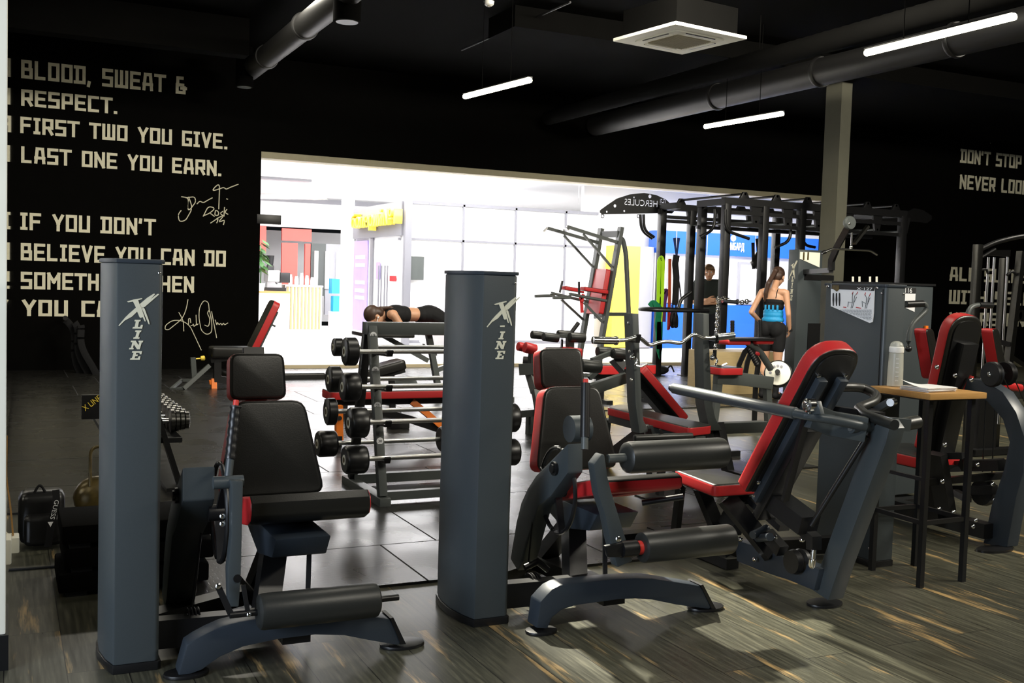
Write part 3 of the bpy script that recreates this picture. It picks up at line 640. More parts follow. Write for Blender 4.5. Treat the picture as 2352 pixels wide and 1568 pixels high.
def tower(root, x, y, H=1.372, depth=.37, flip=1, sx=.145):
    """weight stack shroud: narrow face to the viewer, curved cover on one side"""
    w_ = sx; X = lambda t: x+t if flip > 0 else x+w_-t
    plan = [(0, 0), (-.020, .07), (-.034, .17), (-.030, .27), (-.01, depth), (w_, depth), (w_, .01), (w_-.01, 0)]
    if flip < 0: plan = [(0, .01), (.0, depth), (w_+.01, depth), (w_+.034, .27), (w_+.04, .17), (w_+.02, .07), (w_, 0), (.01, 0)]; X = lambda t: x+t
    pl = [V3(X(a), y+c, .03) for a, c in plan]
    b = B(); b.prism(pl, (0, 0, H-.03)); t = b.bevel(.006).build('weight_tower', 'steel', root)
    cc = sum(pl, V3(0, 0, 0))/len(pl)
    b = B(); b.prism([V3(cc.x+(p.x-cc.x)*1.06, cc.y+(p.y-cc.y)*1.03, H) for p in pl], (0, 0, .014)); b.bevel(.003); b.build('top_cap', 'steelb', t)
    b = B(); b.prism([V3(cc.x+(p.x-cc.x)*1.07, cc.y+(p.y-cc.y)*1.03, .0) for p in pl], (0, 0, .03)); b.bevel(.004); b.build('base_plate', 'black', t)
    b = B()
    xs = x if flip > 0 else x+.0
    for zz in (.09, .5, .86, H-.03):
        b.bolt((xs-.0, y+.03, zz), (-1, -.2, 0), .005, .004)
    b.bolt((xs+w_-.012, y, H-.03), (0, -1, 0), .005, .004)
    b.build('screws', 'chrome', t)
    b = B(); b.span((xs-.004 if flip > 0 else xs-.002, y+.018, .04), (xs+.003, y+.024, H-.01)); b.build('seam_strip', 'black', t)
    return t
def arch_foot(root, outline, Y, th, plates, m='steelb'):
    b = B(); b.prism(outline, (0, th, 0)); b.bevel(.006, 2, 40); f = b.build('foot_beam', m, root)
    for c, sx, sy in plates:
        c = Vector(c); b = B(); b.prism([c+V3(sx*math.cos(a), sy*math.sin(a), 0) for a in [i*math.pi/8 for i in range(16)]], (0, 0, .012)); b.bevel(.003).build('foot_plate', 'black', root)
    return f
def leg_machine_common(root, cx, ax_, seat_front, seat_w, seat_off, head, back, mats_seat):
    # reclined back pads
    up = V3(0, .22, .97).normalized(); nrm = V3(0, -.97, .22)
    pad('headrest', frame_pts((cx+head[0], 4.20, head[1]), up, V3(1, 0, 0), .225, .185, .215), nrm, .08, root, rnd=.035)
    pad('backrest', frame_pts((cx+back[0], 4.06, back[1]), up, V3(1, 0, 0), .415, .37, .275), nrm, .085, root, rnd=.05)
    B().bar([(cx+head[0], 4.10, .40), (cx+head[0], 4.30, 1.05)], .08, .03, (0, 1, 0)).build('backrest_frame', 'black', root)
    # seat carrier, post, base
    b = B(); b.prism([V3(cx-.09, 3.66, .42), V3(cx-.09, 3.72, .34), V3(cx-.09, 3.95, .30), V3(cx-.09, 4.14, .36), V3(cx-.09, 4.14, .42)], (.20, 0, 0)); b.bevel(.008).build('seat_carrier', 'steelb', root)
    b = B(); b.bar([(cx-.02, 3.98, .32), (cx-.10, 3.80, .05)], .09, .06, (0, 1, 0)); b.bar([(cx-.02, 3.98, .32), (cx-.02, 4.30, .05)], .09, .06, (0, 1, 0)); b.bar([(cx-.02, 3.62, .09), (cx-.02, 4.36, .07)], .10, .07)
    b.bar([(cx-.02, 4.30, .05), (cx-.55, 4.02, .05)], .08, .06); b.build('main_post', 'black', root)
    b = B(); b.bar([(cx+.10, 3.92, .34), (cx+.08, 3.86, .05)], .018, .018); b.bar([(cx-.02, 3.8, .08), (cx-.52, 3.8, .09)], .06, .10); b.build('brace_bar', 'black', root)
    # cam wheel with cable and pulley
    w_ = B(); pts = [V3(cx+ax_+.10, 3.80+.15*math.cos(a), .50+.175*math.sin(a)) for a in [i*math.pi/14 for i in range(28)]]
    w_.tube(pts, .009, 8, closed=True); cw = w_.build('cam_wheel', 'black', root)
    b = B()
    for a in (.4, 2.4, 4.4): b.bar([V3(cx+ax_+.10, 3.80, .50), V3(cx+ax_+.10, 3.80+.15*math.cos(a), .50+.175*math.sin(a))], .012, .03, (1, 0, 0))
    b.cyl((cx+ax_+.06, 3.80, .50), (cx+ax_+.13, 3.80, .50), .03); b.build('cam_spokes', 'black', cw)
    B().tube([(cx+ax_+.06, 3.93, .40), (cx+ax_+.02, 3.90, .09)], .004, 6).build('cable', 'black', root)
    b = B()
    for dx in (-.012, .012): b.rev((cx+ax_+.02+dx-.008, 3.84, .09), (cx+ax_+.02+dx+.008, 3.84, .09), [(0, .062), (.2, .062), (.5, .05), (.8, .062), (1, .062)], 24)
    b.cyl((cx+ax_-.02, 3.84, .09), (cx+ax_+.06, 3.84, .09), .012); b.build('pulley', 'black', root)
# ---------------------------------------------------------------- machine 1: leg extension at the left
m1 = thing('leg_extension_machine', 'leg extension machine at the left front with a single low roller and black seat', 'exercise machine', (.95, 3.6, 0))
t1 = tower(m1, .33, 3.685); crop(260, 640, 7.128); p = on_y(88, 230, 3.685); q = on_y(727, 776, 3.685); crop()
k_ = (q.x-p.x)/(727-88); logo_on(t1, p+V3(0, -.0005, 0), V3(1, 0, 0), (p.z-q.z)/(776-230), V3(0, -1, 0))
leg_machine_common(m1, .95, -.36, 3.66, .43, .04, (-.045, .945), (-.02, .68), None)
crop(370, 1040, 2.969)
fo = [on_y(x, y, 3.57) for x, y in ((118, 1526), (150, 1400), (175, 1310), (240, 1268), (320, 1225), (420, 1180), (540, 1150), (700, 1125), (900, 1105), (1150, 1097), (1400, 1108), (1560, 1132), (1600, 1190), (1640, 1285), (1620, 1312), (1430, 1280), (1250, 1245), (1050, 1240), (800, 1270), (560, 1322), (400, 1392), (280, 1478), (205, 1530))]
for p in fo: p.z = max(p.z, .012)
fl, fr_ = fo[0], fo[13]
arch_foot(m1, fo, 3.57, .085, [((fl.x+.03, 3.60, 0), .075, .05), ((fr_.x+.02, 3.62, 0), .085, .06)])
e = fo[11]; B().prism([fo[11]+V3(0, -.004, .004), fo[11]+V3(.012, -.004, .006), fo[13]+V3(.016, -.004, -.01), fo[13]+V3(-.004, -.004, -.01)], (0, .094, 0)).build('end_cap', 'black', m1)
# seat: black with red cheeks
sd_ = on_y(620, 290, 3.66); x0 = on_y(600, 300, 3.68).x; x1 = on_y(1435, 270, 3.66).x; zt = on_y(1000, 268, 3.70).z
b = B(); prof = [(3.655, zt-.055), (3.66, zt-.02), (3.69, zt), (3.80, zt-.022), (4.02, zt-.075), (4.05, zt-.11), (4.0, zt-.16), (3.72, zt-.11), (3.67, zt-.085)]
b.prism([V3(x0, y, z_) for y, z_ in prof], (x1-x0, 0, 0)); b.bevel(.010, 3, 50); o = b.build('seat', ['vinyl', 'red'], m1)
for f in o.data.polygons: f.material_index = 1 if abs(f.normal.x) > .7 else 0
# lever with roller
lv = [on_y(x, y, 3.57) for x, y in ((475, 190), (560, 190), (552, 560), (545, 850), (530, 1050), (462, 1050), (455, 800), (482, 560), (482, 240))]
b = B(); b.prism(lv, (0, .05, 0)); b.bevel(.005); L1 = b.build('swing_lever', 'steel', m1)
p = on_y(520, 855, 3.57); B().cyl(p+V3(0, -.003, 0), p+V3(0, .01, 0), .014).build('lever_socket', 'black', L1)
p = on_y(518, 215, 3.57); B().cyl(p+V3(-.07, .05, 0), p+V3(.03, .05, 0), .022).build('pivot_sleeve', 'steel', L1)
p = on_y(655, 1078, 3.50); q = on_y(1480, 1005, 3.50); r_ = .061
zc = (p.z+q.z)/2; B().roller((p.x, 3.50, zc), (q.x, 3.50, zc), r_).build('roller_pad', 'foam', m1)
B().cyl((p.x-.09, 3.50, zc), (q.x+.075, 3.50, zc), .011).build('roller_axle', 'black', m1)
b = B(); a_ = on_y(385, 900, 3.52); b.bar([a_, (p.x-.085, 3.50, zc)], .02, .012, (0, 1, 0)); a2 = on_y(560, 900, 3.52); b.bar([a2, (p.x-.03, 3.5, zc)], .014, .012, (0, 1, 0)); b.build('adjuster_lever', 'black', m1)
b = B(); b.bolt(a_+V3(0, -.012, 0), (0, -1, 0), .010, .008); b.bolt((p.x-.03, 3.488, zc), (0, -1, 0), .008, .008)
for yy in (430, 482): b.bolt(on_y(418, yy, 3.62), (0, -1, 0), .010, .008)
b.build('bolts', 'chrome', m1)
# the big curved arm with the pivot
crop(1180, 960, 3.563)
ARM = [on_x(x, y, 2.0) for x, y in ((440, 208), (325, 325), (180, 470), (110, 580), (60, 690), (20, 850), (-30, 1150), (30, 1250), (70, 1180), (150, 880), (200, 720), (300, 640), (440, 450))]
crop()
def arm(root, X, dy, th, dz=0):
    b = B(); b.prism([V3(X, p.y+dy, max(.02, p.z+dz)) for p in ARM], (th, 0, 0)); b.bevel(.007, 2, 40); a = b.build('curved_arm', 'steel', root)
    e = V3(X, ARM[1].y+dy-.02, ARM[1].z+dz-.04); b = B(); b.cyl(e, e+V3(-.012, 0, 0), .028, 24); b.cyl(e, e+V3(-.02, 0, 0), .018, 20); b.build('pivot_cap', 'black', a)
    return a
arm(m1, .555, .12, .11, -.045)
# handle with red tip
p = on_y(525, 1088, 3.64); q = on_y(541, 934, 3.70); d_ = q-p
b = B(); b.cyl(p-d_*.1, q, .014, 16); hs = b.build('seat_handle', 'steel', m1)
b = B(); b.rev(p+d_*.22, q, [(i/16, .0185+.002*math.sin(i*2.4)) for i in range(17)], 16); b.build('hand_grip', 'rubber', hs)
B().cyl(q, q+d_*.10, .010, 12).build('red_tip', 'redp', hs, 'red button tip')
B().cyl(q-d_*.01, q+d_*.01, .021, 16).build('grip_collar', 'dark', hs)
# ---------------------------------------------------------------- machine 2: leg curl in the middle
m2 = thing('leg_curl_machine', 'leg curl machine in the middle front with two thick rollers and red seat edge', 'exercise machine', (2.25, 3.6, 0))
t2 = tower(m2, 1.652, 3.71); crop(1000, 560, 1.668); p = on_y(199, 200, 3.71); crop()
logo_on(t2, p+V3(0, -.0005, 0), V3(1, 0, 0), (1.205-1.035)/(776-230)*.70, V3(0, -1, 0), 'L')
leg_machine_common(m2, 2.25, -.30, 3.5, .33, .05, (.02, .965), (.02, .715), None)
crop(1160, 1160, 3.843)
fo = [on_y(x, y, 3.55) for x, y in ((280, 1085), (300, 950), (312, 855), (370, 790), (420, 740), (490, 705), (600, 690), (800, 670), (1000, 650), (1150, 643), (1300, 645), (1450, 668), (1600, 690), (1722, 712), (1790, 800), (1830, 895), (1800, 918), (1520, 880), (1300, 835), (1150, 825), (1000, 832), (620, 885), (500, 925), (420, 990), (375, 1090))]
crop()
for p in fo: p.z = max(p.z, .012)
fl, fr_ = fo[0], fo[15]
arch_foot(m2, fo, 3.55, .085, [((fl.x+.03, 3.57, 0), .065, .05), ((fr_.x+.0, 3.60, 0), .085, .06)])
B().prism([fo[13]+V3(0, -.004, .004), fo[13]+V3(.012, -.004, .006), fo[15]+V3(.016, -.004, -.01), fo[15]+V3(-.004, -.004, -.01)], (0, .094, 0)).build('end_cap', 'black', m2)
x0 = on_y(1402, 1110, 3.52).x-.02; x1 = on_y(1570, 1100, 3.52).x; zt = on_y(1490, 1090, 3.55).z
b = B(); prof = [(3.52, zt-.05), (3.525, zt-.01), (3.56, zt), (3.92, zt-.10), (3.97, zt-.13), (3.93, zt-.17), (3.60, zt-.08), (3.53, zt-.06)]
b.prism([V3(x0, y, z_) for y, z_ in prof], (x1-x0, 0, 0)); b.bevel(.012, 3, 50); o = b.build('seat', ['vinyl', 'red'], m2)
for f in o.data.polygons: f.material_index = 0 if f.normal.z > .6 else 1
arm(m2, 2.0, 0, .07)
e = on_y(1307, 985, 3.86); B().cyl(e, e+V3(.085, 0, 0), .056, 28).build('pivot_housing', 'steel', m2)
p = on_y(1435, 1050, 3.46); q = on_y(1663, 1040, 3.46); zc = (p.z+q.z)/2
B().roller((p.x, 3.46, zc), (q.x, 3.46, zc), .062).build('thigh_roller', 'foam', m2)
B().cyl((2.08, 3.46, zc), (p.x+.05, 3.46, zc), .017).build('roller_axle', 'graysteel', m2)
crop(1180, 960, 3.563)
lv = [on_y(x, y, 3.44) for x, y in ((655, 380), (720, 295), (745, 300), (770, 480), (800, 600), (870, 830), (975, 1170), (850, 1222), (790, 1000), (750, 800), (690, 620))]
crop()
b = B(); b.prism(lv, (0, .05, 0)); b.bevel(.006); L2 = b.build('swing_lever', 'steel', m2)
p = on_y(1472, 1252, 3.40); q = on_y(1678, 1242, 3.40); zc = (p.z+q.z)/2
B().roller((p.x, 3.40, zc), (q.x, 3.40, zc), .060, e=.03).build('ankle_roller', 'foam', m2)
B().cyl((p.x-.10, 3.40, zc), (p.x+.02, 3.40, zc), .012).build('roller_axle', 'black', m2)
B().cyl((p.x-.018, 3.40, zc), (p.x+.002, 3.40, zc), .027).build('red_collar', 'redp', m2, 'red plastic collar')
e = on_y(1432, 1240, 3.40); b = B(); b.cyl((e.x-.01, 3.40, zc), (p.x-.022, 3.40, zc), .032); b.build('adjuster_hub', 'rubber', m2)
f_ = on_y(1398, 1265, 3.38); b = B(); b.prism([V3(e.x-.005, 3.385, zc+.03), V3(e.x+.01, 3.385, zc-.03), f_+V3(.0, 0, -.025), f_+V3(-.015, 0, .02)], (0, .02, 0)); b.bevel(.006).build('adjuster_lever', 'rubber', m2)
B().bolt(on_y(1420, 1237, 3.38), (-.3, -1, 0), .011, .008).build('bolts', 'chrome', m2)
p = on_y(1343, 1018, 3.50); q = on_y(1345, 880, 3.56); d_ = q-p
hs = B().cyl(p-d_*.1, q, .014, 16).build('seat_handle', 'graysteel', m2)
B().rev(p+d_*.1, q, [(i/16, .0185) for i in range(17)], 16).build('hand_grip', 'rubber', hs)
B().cyl(q, q+d_*.07, .010, 12).build('red_tip', 'redp', hs, 'red button tip')
p = on_y(1475, 1155, 3.7); q = on_y(1570, 1140, 3.6); B().cyl(p, q, .013).build('side_handle', 'rubber', m2)
p = on_y(1205, 1303, 3.9); b = B(); b.tube([p, p+V3(.06, 0, .02), p+V3(.11, 0, -.02)], .014); b.build('weight_pin', 'black', m2)
# ---------------------------------------------------------------- machine 3: shoulder press seen from behind
m3 = thing('shoulder_press_machine', 'shoulder press machine seen from behind with red backrest and long lever bars', 'exercise machine', (3.1, 3.7, 0))
t3 = tower(m3, 3.845, 3.85, 1.376, .42, -1, .125)
crop(1880, 640, 6.03)
xp = 3.842
po = [on_x(x, y, xp) for x, y in ((180, 75), (785, 100), (770, 480), (755, 600), (715, 612), (460, 500), (178, 380))]
pl_ = B().prism(po, (-.004, 0, 0)).build('instruction_placard', 'paper', t3, 'white placard with exercise drawings')
B().prism([on_x(x, y, xp-.004) for x, y in ((180, 75), (785, 100), (772, 168), (178, 140))], (-.0015, 0, 0)).build('placard_header', 'dark', t3)
def on_placard(name, polys, m, lab=None, o=.0045):
    b = B()
    for pl in polys: b.prism([on_x(x, y, xp-o) for x, y in pl], (-.0015, 0, 0))
    b.build(name, m, t3, lab)
def stick(a, b_, w_): 
    a = Vector((*a, 0)); b_ = Vector((*b_, 0)); d = (b_-a).normalized(); n = Vector((-d.y, d.x, 0))*w_/2
    return [tuple((a+n)[:2]), tuple((b_+n)[:2]), tuple((b_-n)[:2]), tuple((a-n)[:2])]
on_placard('body_figures', [[(x-6, 195), (x+6, 195), (x+9, 215), (x+12, 290), (x+5, 375), (x-5, 375), (x-12, 290), (x-9, 215)] for x in (207, 250, 292)], 'dark', 'small dark standing figures')
on_placard('exercise_drawing', [stick(*s, 5) for s in (((480, 190), (470, 250)), ((535, 200), (500, 240)), ((470, 250), (470, 330)), ((500, 240), (490, 330)), ((410, 320), (470, 330)), ((415, 320), (405, 390)), ((470, 330), (450, 410)), ((490, 330), (470, 405)), ((530, 250), (485, 345)),
    ((645, 220), (665, 260)), ((710, 230), (690, 265)), ((665, 260), (660, 345)), ((690, 265), (685, 345)), ((600, 310), (660, 345)), ((605, 320), (610, 390)), ((660, 345), (645, 415)), ((680, 345), (665, 410)), ((715, 260), (680, 350)))], 'graysteel', 'grey line drawings of a seated lifter')
on_placard('red_arrows', [stick((465, 215), (482, 180), 7), stick((528, 215), (545, 180), 7), stick((655, 190), (640, 228), 7), stick((722, 200), (706, 238), 7), stick((345, 392), (385, 396), 10), stick((520, 395), (590, 408), 10)], 'redband', 'red arrows')
b = B(); random.seed(3)
for i in range(9):
    yy = 432+i*17; xa = 300+i*46; 
    if xa < 730:
        x = xa
        while x < 730:
            l = random.uniform(14, 40); b.prism([on_x(a, c, xp-.0045) for a, c in ((x, yy-4), (min(735, x+l), yy-3), (min(735, x+l), yy+2), (x, yy+1))], (-.001, 0, 0)); x += l+8
b.build('fine_print', 'graysteel', t3, 'rows of fine grey print')
on_placard('portrait', [[(200, 85), (288, 92), (285, 150), (255, 178), (215, 150), (190, 125)]], 'gold', None, .006)
a_ = on_x(530, 155, xp-.006); c_ = on_x(748, 112, xp-.006)
text_mesh('model_number', 'X·127', 'paper', t3, abs(a_.y-c_.y), c_.z-a_.z-.004, .0015, Matrix(((0, 0, -1, xp-.0055), (-1, 0, 0, a_.y), (0, 1, 0, a_.z), (0, 0, 0, 1))), 'white characters X 127')
crop()
b = B()
for px, py in ((1902, 657), (2015, 661)): b.bolt(on_x(px, py, xp), (-1, 0, 0), .008, .006)
b.build('placard_screws', 'chrome', t3)
PX = 3.15
crop(1500, 780, 2.451)
b = B(); b.prism([on_x(x, y, PX) for x, y in ((893, 1408), (985, 1468), (1050, 1270), (1180, 920), (1310, 580), (1330, 500), (1290, 440), (1210, 520), (1100, 830), (990, 1130))], (.085, 0, 0)); b.bevel(.006); b.build('rear_post', 'steel', m3)
c_ = on_z(965, 1490, 0); b = B(); b.prism([c_+V3(.085*math.cos(i*math.pi/10), .06*math.sin(i*math.pi/10), 0) for i in range(20)], (0, 0, .012)); b.bevel(.003).build('foot_plate', 'black', m3)
b = B(); b.prism([on_x(x, y, 3.12) for x, y in ((460, 1125), (590, 1165), (620, 1190), (800, 1235), (935, 1292), (905, 1412), (760, 1352), (600, 1300), (470, 1245))], (.07, 0, 0)); b.bevel(.006).build('base_beam', 'steelb', m3)
e = on_x(430, 1230, 3.12); b = B(); b.bar([(3.15, 4.05, .03), (3.15, 4.75, .03)], .07, .05); b.bar([(2.85, 4.70, .025), (3.5, 4.70, .025)], .08, .05); b.bar([(3.15, 4.2, .06), (3.87, 4.1, .06)], .06, .08); b.build('floor_frame', 'black', m3)
# lever bars (near and far) pivoting at the rear post
def on3(pts, X0, X1):
    if isinstance(X0, (list, tuple)): return [on_x(x, y, X) for (x, y), X in zip(pts, X0)]
    n = len(pts)-1; return [on_x(x, y, X0+(X1-X0)*i/n) for i, (x, y) in enumerate(pts)]
p = on3([(112, 272), (400, 330), (640, 385), (860, 425), (1000, 448), (1190, 490)], (2.82, 2.83, 2.84, 2.86, 2.93, 3.10), 0)
lv = B().tube(p[:], .019, 14).build('lever_bar', 'steel', m3)
B().rev(p[0].lerp(p[1], .02), p[3].lerp(p[2], .25), [(0, .018), (.004, .025), (.996, .025), (1, .018)], 18).build('grip_sleeve', 'steel', lv)
B().cyl(p[0]+(p[0]-p[1]).normalized()*.015, p[0]+(p[1]-p[0]).normalized()*.02, .016).build('end_plug', 'black', lv)
q = on3([(880, 425), (1000, 470), (1200, 505)], 2.90, 3.12); b = B(); b.bar(q, .05, .10); b.bevel(.006).build('lever_plate', 'steel', m3)
e = on_x(1165, 485, 3.10); b = B(); b.cyl(e+V3(-.05, 0, 0), e+V3(.05, 0, 0), .028); b.build('pivot_hub', 'steel', m3)
B().cyl(e+V3(-.055, 0, 0), e+V3(-.05, 0, 0), .019).build('hub_cap', 'satin', m3)
e = on_x(888, 370, 2.86); b = B(); b.rev(e+V3(-.025, 0, 0), e+V3(.02, 0, 0), [(0, .018), (.1, .028), (.9, .028), (1, .018)], 20); b.cyl(e+V3(-.032, 0, 0), e, .010); b.cyl(on_x(878, 412, 2.86), e, .008); b.build('rod_end', 'chrome', m3)
B().prism([on_x(x, y, 2.87) for x, y in ((890, 345), (925, 345), (945, 420), (880, 420))], (.02, 0, 0)).bevel(.003).build('rod_bracket', 'steel', m3)
b = B(); a = on_x(868, 420, 2.89); c_ = on_x(742, 905, 2.95); b.bar([a, c_], .018, .03, (1, 0, 0)); b.build('link_rod', 'black', m3)
b = B(); a = on_x(1205, 545, 3.13); c_ = on_x(890, 1045, 3.05); b.tube([a, c_], .011); b.build('diagonal_strut', 'black', m3)
# far handle
p = [on_z(960, 268, .93), on_z(1115, 266, .93), on_z(1190, 272, .92), on_z(1262, 312, .90), on_z(1245, 350, .88), on_z(1150, 385, .86), on_z(1200, 425, .85), on_z(1360, 480, .84)]
fh = B().tube(round_path(p, .04, 4), .021, 14).build('far_handle', 'foam', m3)
a = on_x(1335, 490, 3.26); c_ = a+V3(.17, .02, .012); B().rev(a, c_, [(0, .014), (.35, .014), (.36, .028), (1, .028)], 20).build('side_grip', 'foam', fh)
B().bar([on_x(1290, 470, PX+.02), on_x(1290, 470, PX+.02)+V3(.13, 0, -.01)], .05, .05).build('cross_tube', 'steel', m3)
e = on_z(1335, 350, .90); b = B(); b.cyl(e+V3(-.02, -.02, 0), e+V3(.02, .0, 0), .016); b.build('far_rod_end', 'chrome', m3)
a = on_z(1240, 405, .84); B().bar([a, e], .02, .03).build('far_rod_bracket', 'steel', m3)
a = on_x(900, 395, 3.15); c_ = on_x(1290, 450, 3.22); B().bar([a, c_], .04, .06).build('far_lever_bar', 'black', m3)
# backrest: its rear side faces the viewer
up = V3(0, -.545, .838).normalized(); nb = V3(0, -.838, -.545).normalized()   # nb points to the rear
cb = V3(3.045, 3.54, .825); L_ = .785; Wd = .25
o_ = frame_pts(cb, up, V3(1, 0, 0), Wd, L_)
outl = round_path([o_[0], o_[3]-up*0, o_[2], o_[1]], .115, 7)
b = B(); b.prism(outl, nb*.075); b.bevel(.016, 3, 40); bk = b.build('backrest', ['vinyl', 'red'], m3, front=-nb)
cr = cb+nb*.0755
inn = round_path([cr+V3(-.095, 0, 0)-up*.38, cr+V3(-.095, 0, 0)+up*.37, cr+V3(.095, 0, 0)+up*.37, cr+V3(.095, 0, 0)-up*.38], .085, 7)
B().prism(inn, nb*.006).build('back_board', 'black', bk)
for sx in (-.055, .055):
    e = cr+V3(sx, 0, 0)+nb*.018; b = B(); b.bar([e+up*.26, e-up*.42], .045, .035, nb); b.bevel(.004).build('back_rail', 'steelb', bk)
b = B(); e = cr+nb*.045; b.bar([e+up*.02, e-up*.50], .10, .045, nb); b.bevel(.006).build('back_beam', 'black', bk)
b = B()
for sx, k2 in ((-.07, .27), (.07, .27), (-.09, -.32), (-.07, -.40), (-.06, -.03)): b.bolt(cr+V3(sx, 0, 0)+up*k2+nb*.006, nb, .010, .012)
for px, py in ((515, 895), (495, 1122), (465, 1115), (575, 1235), (762, 1283), (840, 1125), (688, 1110), (733, 443), (790, 498)): b.bolt(on_x(px, py, 3.10), (-1, -.3, 0), .012, .014)
b.build('bolts', 'chrome', m3)
# seat
so_ = [on_z(x, y, .47) for x, y in ((248, 738), (392, 722), (520, 828), (335, 848))]
sc = (so_[0]+so_[2])/2
pad('seat', [V3(sc.x-.12, 3.83, .47), V3(sc.x+.15, 3.83, .47), V3(sc.x+.13, 4.20, .475), V3(sc.x-.09, 4.20, .475)], (0, 0, 1), .06, m3, rnd=.03)
b = B(); b.bar([(sc.x, 4.1, .40), (3.12, 4.05, .08)], .06, .05, (0, 1, 0)); b.bar([(sc.x-.08, 4.15, .40), (sc.x+.0, 4.30, .08)], .03, .04, (0, 1, 0)); b.bar([(sc.x, 3.9, .39), (3.14, 3.75, .15)], .08, .05, (0, 1, 0)); b.build('seat_post', 'black', m3)
# links under the back
b = B()
b.bar([on_x(520, 880, 3.08), on_x(430, 1060, 3.08)], .10, .07, (1, 0, 0)); b.bar([on_x(650, 870, 3.06), on_x(880, 1045, 3.06)], .08, .10, (1, 0, 0)); b.bar([on_x(560, 900, 3.10), on_x(740, 1060, 3.10)], .03, .06, (1, 0, 0)); b.bar([on_x(840, 1060, 3.08), on_x(905, 1120, 3.08), on_x(905, 1180, 3.08)], .04, .05, (1, 0, 0))
b.bar([on_x(640, 1090, 3.1), on_x(730, 1190, 3.1)], .05, .05, (1, 0, 0)); b.build('link_plates', 'black', m3)
b = B(); b.rev(on_x(905, 1180, 3.06), on_x(893, 1285, 3.06), [(0, .011), (.2, .012), (.5, .012), (.52, .016), (.85, .016), (1, .010)], 14); b.build('cable_end', 'chrome', m3)
e = on_x(790, 1250, 3.09); B().rev(e+V3(-.015, 0, 0), e+V3(.06, 0, 0), [(0, .05), (.3, .055), (.5, .045), (.7, .055), (1, .05)], 24).build('pulley', 'black', m3)
b = B(); b.cyl(on_x(560, 1100, 3.0), on_x(640, 1060, 3.1), .018); b.cyl(on_x(660, 1110, 3.0), on_x(560, 1120, 3.1), .018); b.build('pivot_tubes', 'steelb', m3)
crop()
# ---------------------------------------------------------------- bar table, bottle, papers
crop(); TZ = .90
tb = thing('bar_table', 'small tall bar table with wooden top and thin black metal legs', 'table', (3.95, 3.66, 0))
tc = [on_z(2014, 878, TZ), on_z(2133, 897, TZ), on_z(2236, 890, TZ)]
t0 = [V3(3.76, 3.47, TZ), V3(4.12, 3.47, TZ), V3(4.12, 3.84, TZ), V3(3.76, 3.84, TZ)]
b = B(); b.prism([p+V3(0, 0, -.028) for p in t0], (0, 0, .028)); b.bevel(.003).build('table_top', 'tan', tb)
for x, y in ((3.80, 3.51), (4.08, 3.52), (4.08, 3.81), (3.81, 3.82)):
    B().bar([(x, y, 0), (x, y, TZ-.028)], .025, .025, (0, 1, 0)).build('leg', 'black', tb)
for zz in (.30, .872):
    for p_, q_ in (((3.80, 3.51), (4.08, 3.52)), ((4.08, 3.52), (4.08, 3.81)), ((4.08, 3.81), (3.81, 3.82)), ((3.81, 3.82), (3.80, 3.51))): B().bar([(*p_, zz), (*q_, zz)], .016, .02).build('stretcher', 'black', tb)
B().bar([(3.80, 3.51, .50), (3.81, 3.82, .50)], .016, .016).build('stretcher', 'black', tb)
bc = on_z(2047, 876, TZ); bo = thing('water_bottle', 'clear frosted water bottle with white cap on the bar table', 'bottle', (3.868, 3.79, TZ)); bc = Vector(bo.location)
B().rev(bc, bc+V3(0, 0, .165), [(0, .032), (.02, .037), (.5, .036), (.97, .033), (1, .028)], 28).build('bottle_body', 'frost', bo)
B().rev(bc+V3(0, 0, .164), bc+V3(0, 0, .192), [(0, .033), (.1, .0345), (.9, .034), (1, .031)], 24).build('cap', 'whitep', bo)
B().rev(bc+V3(0, 0, .192), bc+V3(0, 0, .218), [(0, .031), (.5, .029), (.85, .021), (1, .010)], 24).build('cap_dome', 'frost', bo)
B().span(bc+V3(-.006, -.012, .192), bc+V3(.006, .0, .212)).build('spout', 'whitep', bo)
b = B(); vd = Vector((-bc.x, -bc.y, 0)).normalized(); sd2 = Z.cross(vd)
for i in range(6): e = bc+vd*.0365+sd2*.006+V3(0, 0, .03+i*.021); b.bar([e-sd2*.006, e+sd2*.009], .002, .0025)
b.build('volume_marks', 'paper', bo)
pa = thing('paper_stack', 'stack of white paper sheets with a lifted corner on the bar table', 'papers', (3.885, 3.60, TZ))
b = B(); random.seed(5)
for i in range(9):
    a = random.uniform(-.06, .06)+.12; c_ = V3(3.885+random.uniform(-.005, .005), 3.60+random.uniform(-.005, .005), TZ+.0005+i*.0022); R_ = Matrix.Rotation(a, 3, 'Z')
    b.box(c_+V3(0, 0, .001), (.21, .148, .0018), R_)
b.build('sheets', 'paper', pa)
b = B(); n_ = 8; R_ = Matrix.Rotation(.14, 3, 'Z'); vs = []
for i in range(n_+1):
    for j in range(n_+1):
        u, v = i/n_-.5, j/n_-.5; lift = max(0, (-u+.5)*.5+(v+.5)*.5-.62)**1.5*.12; vs.append(b.bm.verts.new(V3(3.885, 3.60, TZ+.0205+lift)+R_@V3(u*.21, v*.148, 0)))
for i in range(n_):
    for j in range(n_): a = i*(n_+1)+j; b.bm.faces.new((vs[a], vs[a+n_+1], vs[a+n_+2], vs[a+1]))
b.build('top_sheet', 'paper', pa)
